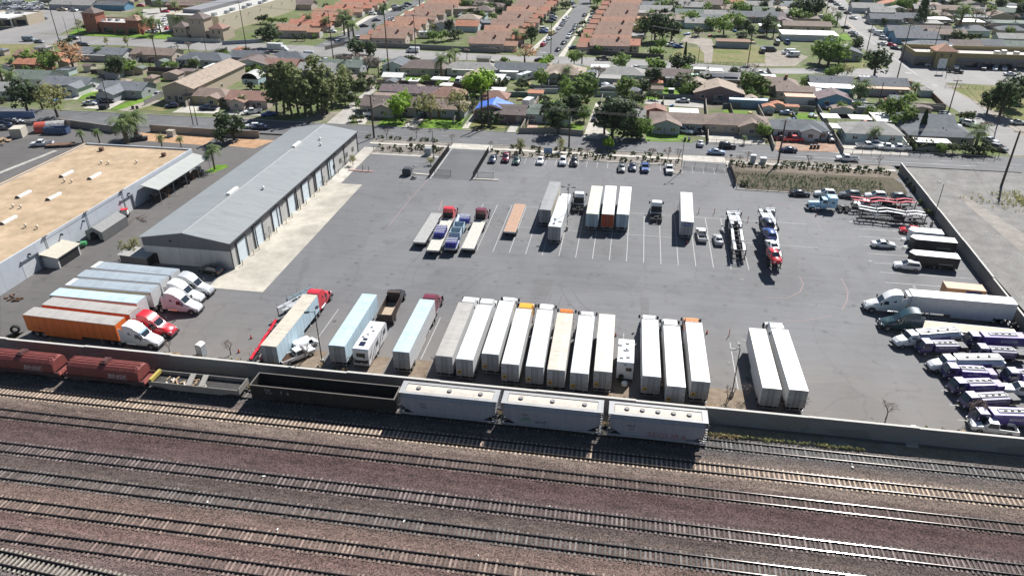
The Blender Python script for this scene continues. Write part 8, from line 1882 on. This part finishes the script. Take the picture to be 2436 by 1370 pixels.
for s,x,y,w,d,h,m,lab in (('F',1640,465,1.7,1.3,1.9,flat("utility box grey",(.28,.29,.29),.6),"grey utility cabinet on pad beside entry drive"),('G',2310,535,1.3,1.1,2.0,flat("utility box white",(.55,.56,.57),.5),"taller pale utility cabinet at second driveway"),('G',2405,540,1.5,1.2,1.4,flat("utility box white",(.55,.56,.57),.5),"lower pale utility cabinet at second driveway"),('E',1600,290,2.0,1.6,1.7,flat("beige box",(.42,.38,.30),.7),"beige utility box on the orange gravel")):
 v=Q(s,x,y);t_=root("utility_cabinet",v,0,lab,"cabinet");mkbox(t_,"cabinet",m,-w/2,w/2,-d/2,d/2,.1,h);mkbox(t_,"pad",CONCB,-w/2-.3,w/2+.3,-d/2-.3,d/2+.3,0,.1);mkbox(t_,"lid",m,-w/2-.05,w/2+.05,-d/2-.05,d/2+.05,h+.002,h+.08)
 mkbox(t_,"door",flat("cabinet door",(.42,.43,.43),.5),-w*.4,w*.4,-d/2-.03,-d/2-.003,.25,h-.15)
# ---------------------------------------------------------------- cars of the neighbourhood
def cars(where,s,rows,lod=1,group=None):
 for c in rows:car(s,c[0],c[1],c[2],c[3],c[4],where,lod,.03,group)
S_,U_,H_,V_,K_='sedan','suv','hatch','van','pickup'
cars("outside the grey-roofed houses at left",'A',((840,965,S_,'silver',10),(935,945,S_,'white',15),(1000,945,S_,'black',15),(890,805,K_,'white',185),(780,815,S_,'navy',185)))
cars("by the houses left of the grove",'A',((1465,895,U_,'silver',270),(1940,1010,K_,'navy',185),(2355,1045,K_,'white',215),(1900,805,S_,'white',20),(1600,990,H_,'navy',200),(2380,1175,S_,'white',200)))
cars("beside the eucalyptus grove",'B',((150,1065,S_,'blue',215),(155,965,H_,'navy',180),(5,1175,S_,'white',200),(70,1190,S_,'navy',190)))
cars("on the far street at left",'A',((685,360,U_,'black',0),(270,375,V_,'teal',0),(365,392,S_,'grey',0),(740,412,S_,'black',0),(790,420,S_,'black',0)))
cars("on the far street",'B',((515,515,V_,'silver',180),(1495,478,V_,'white',180),(610,545,S_,'black',20)));cars("on the far street",'C',((330,562,S_,'black',180),(915,550,K_,'black',0),(2250,640,S_,'black',0),(1940,665,S_,'white',0)))
cars("in the yard behind the grove",'B',((680,572,K_,'white',10),(640,585,S_,'white',15),(540,585,S_,'red',20)))
cars("at the mouth of the curving street",'B',((810,395,U_,'silver',60),(1000,360,U_,'white',10),(1045,415,S_,'grey',0),(740,295,S_,'white',10)))
cars("along the curving street",'B',((1040,245,S_,'black',35),(1155,190,S_,'grey',35),(1310,175,S_,'white',35),(1350,95,V_,'grey',35),(1385,80,S_,'black',35),(1120,132,U_,'white',0),(1190,115,S_,'black',0),(1420,60,S_,'silver',35),(1290,205,S_,'silver',35),(1450,45,U_,'navy',35),(1200,130,S_,'grey',0),(1330,60,S_,'silver',0)))
cars("on driveways facing the lot",'B',((1055,1040,U_,'black',250),(1120,1070,K_,'white',15),(1560,1090,U_,'navy',245),(2370,750,K_,'white',270),(1920,770,V_,'white',270)))
cars("along the left kerb of the straight street",'C',((650,62,S_,'white',78),(640,38,S_,'navy',78),(622,20,S_,'silver',78),(582,165,S_,'white',78),(560,195,U_,'white',78),(540,222,S_,'grey',78),(530,240,S_,'grey',78),(503,268,S_,'white',78),(470,302,H_,'white',78),(415,362,S_,'white',78),(375,400,S_,'silver',78),(360,420,H_,'red',78),(440,318,V_,'gold',78)),1,"cars along the straight street")
cars("along right kerb of the straight street",'C',((662,240,S_,'grey',258),(652,268,S_,'grey',258),(622,308,S_,'black',258),(600,345,U_,'white',258),(552,402,S_,'black',258),(500,465,S_,'black',258),(745,145,S_,'black',258)),1,"cars along the straight street")
cars("on driveways of the right tiled row",'C',((820,188,S_,'silver',180),(840,132,U_,'silver',180),(830,160,S_,'white',180),(812,212,S_,'silver',180),(800,238,S_,'white',180),(745,302,U_,'navy',180),(740,325,S_,'black',180),(790,290,V_,'black',180),(680,445,S_,'white',200),(770,470,S_,'silver',160),(640,450,H_,'navy',200),(840,105,S_,'grey',180)))
cars("on driveways of the row left of straight street",'C',((455,165,U_,'silver',0),(445,185,S_,'navy',0),(420,205,S_,'navy',0),(370,275,U_,'white',0),(365,300,S_,'blue',0),(440,105,S_,'silver',0),(210,430,S_,'white',0),(440,130,S_,'green',0)))
cars("on the grassy lots",'C',((1560,425,K_,'white',190),(1620,438,S_,'blue',10),(2180,432,U_,'white',5),(2400,480,V_,'navy',90)))
cars("in front of the far-street houses",'C',((1230,635,S_,'white',0),(1275,648,S_,'white',20),(1330,648,U_,'white',20),(2390,690,U_,'white',5),(1985,670,S_,'white',0),(1400,655,S_,'black',20),(770,705,S_,'grey',75),(770,740,S_,'black',75)))
cars("on rear lane behind the front houses",'C',((1660,942,S_,'silver',180),(2005,948,S_,'grey',180),(2160,955,S_,'navy',180),(385,945,H_,'grey',90),(965,935,U_,'grey',90),(20,750,U_,'white',90),(2400,955,U_,'grey',180)))
cars("in a driveway across the street",'C',((180,1052,S_,'white',250),(135,1120,H_,'red',250),(280,1110,K_,'white',262),(850,1100,K_,'navy',260),(1690,1225,U_,'white',335),(1825,1215,K_,'black',265)),0)
cars("on the front street",'G',((1825,358,S_,'silver',85),(1975,440,S_,'ltblue',0),(2075,385,U_,'black',0)),0);cars("on the front street",'H',((230,420,S_,'navy',180),(780,505,K_,'white',178)),0)
cars("in front yards of the right houses",'H',((275,325,K_,'red',8),(170,310,S_,'maroon',5),(570,262,K_,'white',275),(622,322,U_,'black',272),(505,310,S_,'black',250),(960,385,K_,'white',5),(1060,372,U_,'white',5),(1165,400,K_,'white',178),(1270,405,K_,'white',178),(225,75,S_,'ltblue',0),(630,20,S_,'ltblue',10)),0)
cars("in the side yard of corner house",'D',((1660,1115,S_,'white',290),(1720,1135,S_,'black',290),(1690,1085,S_,'black',290),(1770,1172,S_,'white',350),(1785,1205,U_,'white',350),(1730,1185,S_,'silver',350),(1905,1135,S_,'white',320),(1930,1160,U_,'white',320),(1690,1065,S_,'black',290)))
cars("in yard beside the crossing",'D',((1190,932,S_,'red',20),(1245,895,S_,'white',20),(1290,955,S_,'white',270),(1280,800,H_,'white',20),(1340,800,S_,'grey',300),(640,1000,S_,'white',10),(50,1040,K_,'grey',90),(1310,890,V_,'tan',20)))
cars("on the side street verge",'D',((2110,1310,S_,'silver',310),(2190,1385,U_,'grey',310),(2370,1145,S_,'silver',0)))
cars("on the main road",'D',((787,125,S_,'black',312),(840,172,S_,'white',312),(765,258,S_,'black',130),(735,88,U_,'grey',312),(1110,412,S_,'white',130),(640,20,U_,'black',312),(690,45,S_,'silver',312)))
cars("beside the main road",'D',((830,308,S_,'silver',130),(855,338,S_,'grey',130),(1190,422,S_,'red',320),(1232,452,S_,'navy',320),(1080,322,V_,'white',320),(1125,362,U_,'white',320),(1030,295,K_,'silver',320),(1180,218,V_,'white',0),(1300,218,S_,'silver',0),(1550,225,S_,'white',0),(960,125,S_,'white',90),(1015,100,K_,'white',90),(1150,90,V_,'silver',0),(555,165,U_,'white',0),(960,165,S_,'silver',0)))
cars("before the strip mall",'D',((1450,562,S_,'tan',335),(1505,605,S_,'silver',335),(1590,535,S_,'black',355),(1625,572,S_,'navy',340),(1710,595,U_,'black',330),(1765,620,S_,'white',330),(1785,668,K_,'black',340),(2050,640,U_,'black',250),(2155,642,S_,'white',250),(2245,642,S_,'white',250),(2330,648,S_,'black',250),(2300,695,S_,'white',3),(1635,478,K_,'white',90)))
cars("in the truck yard left of main road",'D',((220,400,K_,'blue',95),(235,495,V_,'white',190),(272,520,V_,'white',190),(125,405,V_,'grey',90),(60,470,V_,'black',0)))
cars("on far side road at top right",'D',((1960,305,S_,'silver',60),(1760,205,S_,'black',60),(1950,235,U_,'white',0),(2030,245,S_,'white',0),(1830,300,S_,'white',60),(1700,235,U_,'brown',0),(2090,240,S_,'silver',0)))
rr=random.Random(31)
for i in range(24):car('A',20+(i % 9)*48+rr.uniform(-10,10),18+(i//9)*32+rr.uniform(-5,5)+(i % 9)*4,rr.choice((S_,S_,U_,V_)),rr.choice(('white','white','silver','grey','navy')),rr.choice((60,240)),"in the crowded lot at top left",1,.03)
cars("beside the top left crossing",'A',((345,185,S_,'black',10),(400,175,S_,'black',10),(690,100,U_,'silver',350),(580,95,K_,'tan',0),(870,100,S_,'blue',340),(840,95,S_,'white',340),(1310,55,S_,'red',10),(90,225,S_,'navy',90)))
for x,y,c in ((1400,300,'white'),(1440,305,'navy'),(1410,265,'blue'),(1450,270,'white'),(1490,255,'white'),(1530,235,'white'),(1570,240,'silver'),(1600,225,'maroon'),(1640,225,'black'),(1600,285,'silver'),(1530,190,'silver'),(1690,195,'white'),(1560,265,'red'),(1540,110,'red'),(1740,305,'black')):car('A',x,y,S_,c,rr.choice((10,100,280)),"in the restaurant car park",1,.03)
cars("in the yard behind blue wall",'E',((40,175,S_,'navy',20),(100,165,U_,'black',20),(150,155,S_,'silver',20),(30,215,S_,'grey',20),(110,210,S_,'navy',20)),0)
# trailers, box truck, campers, boats and yard clutter
def simple(name,s,x,y,rz,label,cat,boxes,z=0.0):
 v=Q(s,x,y);t=root(name,(v.x,v.y,z),R(rz),label,cat)
 for nm,m,*a in boxes:mkbox(t,nm,m,*a)
 return t
def boxtruck(s,x,y,rz,label,L=6.5):
 t=simple("box_truck",s,x,y,rz,label,"truck",(("cargo_box",T_SIDE,-L/2,L/2-1.5,-1.2,1.2,.9,3.4),("chassis",FRAME,-L/2,L/2,-.8,.8,.5,.88)))
 b=MB();b.loft([ring(*q) for q in [(L/2-1.4,1.05,.5,1.4,2.3,.9),(L/2-.4,1.05,.45,1.4,2.25,.88),(L/2+.4,1.0,.45,1.1,1.25,.85),(L/2+1.0,.9,.5,.9,1.0,.8)]]);b.build("cab",CC['white'],t)
 for xx in (-L/2+1.3,L/2+.1):
  for sy in (1,-1):wheel(t,xx,sy*1.1,.42,.25)
boxtruck('B',235,480,0,"white box truck on far street below the dark tree",8);boxtruck('C',230,1010,75,"white box truck body in driveway behind white sedan",6)
for s,x,y,rz,lab in (('C',230,690,60,"rear white camper beside the bright hedge"),('C',185,755,60,"front white camper beside the bright hedge"),('B',1620,355,10,"white camper in garden right of curving street")):
 simple("camper",s,x,y,rz,lab,"camper",(("shell",CC['white'],-3.4,3.4,-1.15,1.15,.6,2.9),("chassis",FRAME,-3.6,4.2,-.6,.6,.3,.58),("window",CGLASS,-2.5,-1.2,-1.17,-1.152,1.6,2.2),("window",CGLASS,.8,2.0,-1.17,-1.152,1.6,2.2),("roof_vent",GALV,-1,-.3,-.3,.3,2.9,3.1)))
simple("shipping_container",'C',2260,1000,0,"blue container behind grey-green fence","container",(("box",ribbed("blue container",(.16,.27,.38),.28,0,contrast=.2),-6,6,-1.2,1.2,0,2.6),("roof",flat("pale blue roof",(.45,.55,.62),.6),-6.05,6.05,-1.25,1.25,2.602,2.66)))
simple("shipping_container",'D',490,930,80,"white container standing between awning and blue house","container",(("box",ribbed("white container",(.58,.60,.62),.28,0,contrast=.2),-4.5,4.5,-1.3,1.3,0,2.6),("roof",WHITEP,-4.55,4.55,-1.35,1.35,2.602,2.66)))
v=Q('C',935,840);t_=root("water_tank",v,0,"grey round tank on green lawn beside leafless tree","tank");q=MB();q.tube((0,0,0),(0,0,2.3),1.5,1.5,16);q.build("shell",flat("tank grey",(.26,.28,.29),.5),t_);q=MB();q.tube((0,0,2.31),(0,0,2.7),1.5,.5,16);q.build("lid",flat("tank grey",(.26,.28,.29),.5),t_)
simple("storage_tank",'C',1550,885,90,"dark propane-like hut on green lawn with pale roof","hut",(("body",flat("hut dark",(.05,.06,.06),.7),-1,1,-.9,.9,0,2),("roof",GALV,-1.1,1.1,-1,1,2.002,2.12)))
simple("roll_off_bin",'A',970,1015,5,"dark skip bin at kerb by left driveway","bin",(("body",flat("bin dark",(.03,.03,.03),.7),-1.3,1.3,-.8,.8,.1,1.2),("rim",BLACK,-1.35,1.35,-.85,.85,1.202,1.28)))
for i,(s,x,y,m,lab) in enumerate((('A',1240,1020,BLACK,"left black wheelie bin at the dirt driveway"),('A',1280,1020,BLACK,"right black wheelie bin at dirt driveway"),('G',1680,335,BLACK,"left green-black wheelie bin across the street"),('G',1718,335,BLACK,"right green-black wheelie bin across the street"),('H',443,405,BLACK,"left bin of three on red dirt yard edge"),('H',475,405,flat("bin brown",(.12,.04,.03),.6),"brown middle bin of three on red dirt yard edge"),('H',508,405,BLACK,"right bin of three on red dirt yard edge"))):
 simple("wheelie_bin",s,x,y,0,lab,"bin",(("body",m,-.3,.3,-.33,.33,.08,1.0),("lid",m,-.33,.33,-.37,.36,1.002,1.08)))
# salvage yard at far left
t_=root("dumpster",Q('E',540,265),R(8),"long dark blue ribbed roll-off dumpster","dumpster");DB=flat("dumpster blue",(.05,.085,.17),.6);b_=MB();L=3.4;b_.box(-L,L,-1.15,-1.07,.2,1.9);b_.box(-L,L,1.07,1.15,.2,1.9);b_.box(-L,-L+.08,-1.07,1.07,.2,1.9);b_.box(L-.08,L,-1.07,1.07,.2,1.9);b_.box(-L+.08,L-.08,-1.07,1.07,.2,.3);b_.build("body",DB,t_)
for k in range(9):mkbox(t_,"rib",flat("dumpster rib",(.16,.22,.34),.6),-L+.3+k*.78,-L+.42+k*.78,-1.2,-1.152,.25,1.85)
v=Q('E',470,240);t_=root("arched_shelter",v,R(25),"arched shelter with torn red and white cover","shelter");b_=MB();n=10
for k,(x0,x1) in enumerate(((-3.6,-.6),(-.6,4.5))):
 b_=MB();rows=[[(x,2.4*cos(pi*i/n),.3+2.5*sin(pi*i/n)) for i in range(n+1)] for x in (x0,x1)];b_.loft(rows,0,False,False);b_.build("cover",(flat("red tarp",(.50,.09,.06),.6),flat("torn pale tarp",(.42,.41,.40),.6,0,.5,1.5))[k],t_)
simple("storage_container",'E',185,290,18,"beige box container beside arched shelter","container",(("box",flat("beige box container",(.46,.42,.35),.8),-1.6,1.6,-2.0,2.0,0,2.6),("lid",flat("beige box lid",(.50,.46,.38),.8),-1.62,1.62,-2.02,2.02,2.602,2.66)))
v=Q('E',20,350)
for i in range(12):b_=MB();b_.obox((0,0,0),rr.uniform(1,2.4),rr.uniform(.4,1.2),.15,0);o_=b_.build("board_pile",M_PLY,None,False,(v.x+rr.uniform(-2.5,2.5),v.y+rr.uniform(-3,2),.15+.14*(i % 5)));o_.rotation_euler=(rr.uniform(-.15,.15),rr.uniform(-.2,.2),rr.uniform(0,3));tag(o_,"loose wooden board in the heap at left edge","board","boards in the timber heap")
v=Q('E',400,380);spawn(CP[('pickup',0)],v,R(200),"white pickup towing a flat trailer beside tan roof","pickup",None,{"paint":CC['white']});simple("utility_trailer",'E',590,385,20,"long low dark flat trailer behind white pickup","trailer",(("deck",RUST,-4.2,3.0,-1.1,1.1,.6,.75),("tongue",FRAME,3.0,4.4,-.08,.08,.55,.65),("wheel",TYRE,-1.6,-.9,-1.3,-1.12,0,.7),("wheel",TYRE,-1.6,-.9,1.12,1.3,0,.7)))
simple("covered_car",'E',1300,330,30,"car under a black cover beside the date palms","car",(("cover",flat("black cover",(.02,.02,.022),.6),-2.2,2.2,-.9,.9,.15,.9),("cabin_cover",flat("black cover",(.02,.02,.022),.6),-1.3,1.0,-.8,.8,.902,1.4)))
simple("lift_machine",'E',1170,1040,20,"small white and red wheeled machine by the tent","machine",(("frame",FRAME,-.9,.9,-.6,.6,.3,.6),("cage",WHITEP,-.5,.7,-.5,.5,.602,1.7),("top",CC['red'],-.6,.8,-.6,.6,1.702,1.85)))
simple("tractor_mower",'I',760,30,20,"small green mower by the beige shed","mower",(("hood",flat("mower green",(.05,.28,.10),.5),.0,1.1,-.45,.45,.5,1.1),("seat",BLACK,-.7,-.2,-.3,.3,.7,1.2),("deck",flat("mower green",(.05,.28,.10),.5),-1.0,.0,-.6,.6,.35,.6)))
for i in range(10):v=Q('E',1290+rr.uniform(-80,60),1085+rr.uniform(-35,35));q=MB();q.tube((-rr.uniform(.5,1.2),0,.1),(rr.uniform(.5,1.2),0,rr.uniform(.2,.7)),.05,.05,5);o_=q.build("scrap_pipe",RUST,None,False,v);o_.rotation_euler=(0,0,rr.uniform(0,3));tag(o_,"rusty pipe in the scrap tangle by warehouse side","pipe","rusty pipes in scrap tangle")
for i in range(9):v=Q('I',100+rr.uniform(-80,120),500+rr.uniform(-30,40));q=MB();q.obox((0,0,.15),rr.uniform(.4,1.5),rr.uniform(.1,.4),.2,rr.uniform(0,3));tag(q.build("scrap_piece",RUST,None,False,v),"rusty scrap piece on the ground before pale wall","scrap","scrap pieces by pale wall")
v=Q('I',155,830);q=MB();[q.loft([[(r*cos(2*pi*k/14),yy+dy,.75+r*sin(2*pi*k/14)) for r,yy in ((.42,-.25),(.72,-.28),(.75,0),(.72,.28),(.42,.25))] for k in range(15)],0,False) for dy in (0,)];o_=q.build("big_tyre",TYRE,None,False,v);o_.rotation_euler=(0,0,.5);tag(o_,"large dark tyre standing at end of orange trailer","tyre")
for x,y,lab in ((990,615,"red kerbed island end with two thin posts by the apron"),):
 v=Q('F',1010,615);t_=root("kerb_island",(v.x,v.y,0),R(-2),lab,"island");mkbox(t_,"kerb",flat("red-stained kerb",(.36,.22,.19),.8),-3.4,3.4,-.35,.35,0,.15);[mkbox(t_,"post",BLACK,x_-.05,x_+.05,-.05,.05,.152,1.5) for x_ in (.6,2.2)]
for i,(a,b_) in enumerate((((1500,640),(1660,655)),((2030,690),(2290,700)))):
 p_,q_=Q('F',*a),Q('F',*b_);d_=q_-p_;t_=root("kerb_island",(p_+q_)/2,math.atan2(d_.y,d_.x),"narrow pale kerb strip at %s side of entry driveway mouth" % ("left" if i==0 else "right"),"island");mkbox(t_,"kerb",M_CONC,-d_.length/2,d_.length/2,-.35,.35,0,.15);mkbox(t_,"painted_face",flat("red-stained kerb",(.36,.22,.19),.8),-d_.length/2,d_.length/2,-.36,-.352,.0,.14)

# yard clutter, garden sheds and side fences between the lots
rr=random.Random(17)
FM=[flat("dark brown fence",(.075,.05,.055),.9),M_BLOCK2,flat("grey fence",(.14,.16,.17),.8),flat("weathered board fence",(.20,.16,.12),.9),M_BLOCK]
for i,x in enumerate((-196,-178,-160,-141,-122,-70,-52,-30,-8,8,30,52,74)):
 for y0,y1,nm in ((214,252,"the front-street lots"),(262,303,"the rear lots along the far street")):
  if rr.random()<.85:xx=x+rr.uniform(-3,3);wall_run("side_fence",[(xx,y0+rr.uniform(0,6)),(xx+rr.uniform(-.5,.5),y1)],rr.uniform(1.3,1.9),.12,FM[rr.randrange(5)],"side fence running back between "+nm,"fence",None)
for i,x in enumerate(range(-205,85,24)):xx=x+rr.uniform(-4,4);yy=256+rr.uniform(-3,4);wall_run("back_fence",[(xx,yy),(xx+rr.uniform(14,22),yy+rr.uniform(-.6,.6))],rr.uniform(1.4,1.9),.12,FM[rr.randrange(5)],"back fence across the middle of the block","fence",None)
SHR=['grey','ltgrey','brown','dkbrown','tan','terra','slate','green',WHITER,SHEET]
for s,x0,x1,y0,y1,n,w in (('A',0,2400,480,860,22,"in the left back yards"),('B',850,2400,570,900,14,"in back yards right of the grove"),('C',0,2400,640,980,18,"in the middle back yards"),('D',0,1500,760,1080,14,"in right-hand back yards"),('B',1700,2300,30,300,12,"between the tiled rows"),('C',1180,2400,20,260,26,"in far lots at top centre"),('D',900,2400,10,330,24,"in far lots at top right"),('D',0,480,10,250,10,"in far lots left of main road"),('A',450,2300,0,60,10,"in far lots at top left")):
 for i in range(n):
  for _ in range(25):
   v=Q(s,rr.uniform(x0,x1),rr.uniform(y0,y1));far=v.y>324;m_=7 if far else 3
   if clear(v.x,v.y,m_) and all((v.x-a)**2+(v.y-b)**2>(r+m_*.8)**2 for a,b,r in HS):break
  else:continue
  rf=rr.choice(SHR);k=rr.choice(('gx','gy','flat','hip'))
  house(v.x,v.y,rr.uniform(9,15) if far else rr.uniform(3,6.5),rr.uniform(7,10) if far else rr.uniform(2.5,5),k if isinstance(rf,str) else 'flat',rf,rr.choice(('white','grey','tan','cream','beige','cyan','pink')),"%s %s-roofed %s %s" % ("plain" if k=='flat' else "small",rf if isinstance(rf,str) else "white","house" if far else "shed",w),ze=2.6 if far else 2.1,parts=False,cat="house" if far else "shed",name="house" if far else "garden_shed",ov=.3)
CL=[flat("clutter %d" % i,c,.6) for i,c in enumerate(((.55,.55,.53),(.06,.18,.42),(.40,.08,.05),(.30,.28,.25),(.05,.05,.05),(.50,.40,.12),(.10,.30,.30)))]
CW=("white","blue","red","grey","black","yellowish","teal")
for s,x0,x1,y0,y1,n,w in (('A',0,2400,480,950,40,"in a left-hand yard"),('B',850,2400,570,1000,34,"in a yard right of the grove"),('C',0,2400,640,1150,44,"in a middle yard"),('D',0,1600,760,1250,36,"in a right-hand yard"),('C',1560,2400,280,420,14,"on the far grassy lots")):
 for i in range(n):
  for _ in range(20):
   v=Q(s,rr.uniform(x0,x1),rr.uniform(y0,y1))
   if clear(v.x,v.y,1.5):break
  j=rr.randrange(7);q=MB()
  for k in range(rr.randrange(1,4)):q.obox((rr.uniform(-1,1),rr.uniform(-.7,.7),rr.uniform(.2,.5)),rr.uniform(.5,2.0),rr.uniform(.4,1.2),rr.uniform(.3,1.0),rr.uniform(0,3))
  tag(q.build("yard_clutter",CL[j],None,False,v),"%s clutter heap %s" % (CW[j],w),"clutter")
# thin summer haze over the town
b=MB();b.box(-700,620,-30,1250,-1.3,72);hz=b.build("haze",None);hz.data.materials.clear()
m=bpy.data.materials.new("haze air");m.use_nodes=True;nt=m.node_tree;nt.nodes.remove(nt.nodes["Principled BSDF"])
pv=nt.nodes.new("ShaderNodeVolumePrincipled");pv.inputs["Color"].default_value=(.86,.92,1,1);pv.inputs["Density"].default_value=.00004;pv.inputs["Anisotropy"].default_value=0
nt.links.new(pv.outputs[0],nt.nodes["Material Output"].inputs["Volume"]);hz.data.materials.append(m);hz["kind"]="stuff"
# ---------------------------------------------------------------- labels: tell look-alikes apart by their order in the photograph
ORD=["","second","third","fourth","fifth","sixth","seventh","eighth","ninth","tenth","eleventh","twelfth","thirteenth","fourteenth","fifteenth","sixteenth","seventeenth","eighteenth","nineteenth","twentieth"]
by={}
for o in REG:by.setdefault(o["label"],[]).append(o)
for lab,os_ in by.items():
 if len(os_)<2:continue
 if "group" not in os_[0]:
  for o in os_:o["group"]=lab[:60]
 if len(os_)>38:continue
 os_.sort(key=lambda o:proj(o.location)[0]);n=len(os_)
 for i,o in enumerate(os_):
  w="leftmost" if i==0 else "rightmost" if i==n-1 else "%s from left" % ORD[i] if i<(n+1)//2 or n-1-i >= 20 else "%s from right" % ORD[n-1-i]
  o["label"]=lab+", "+w
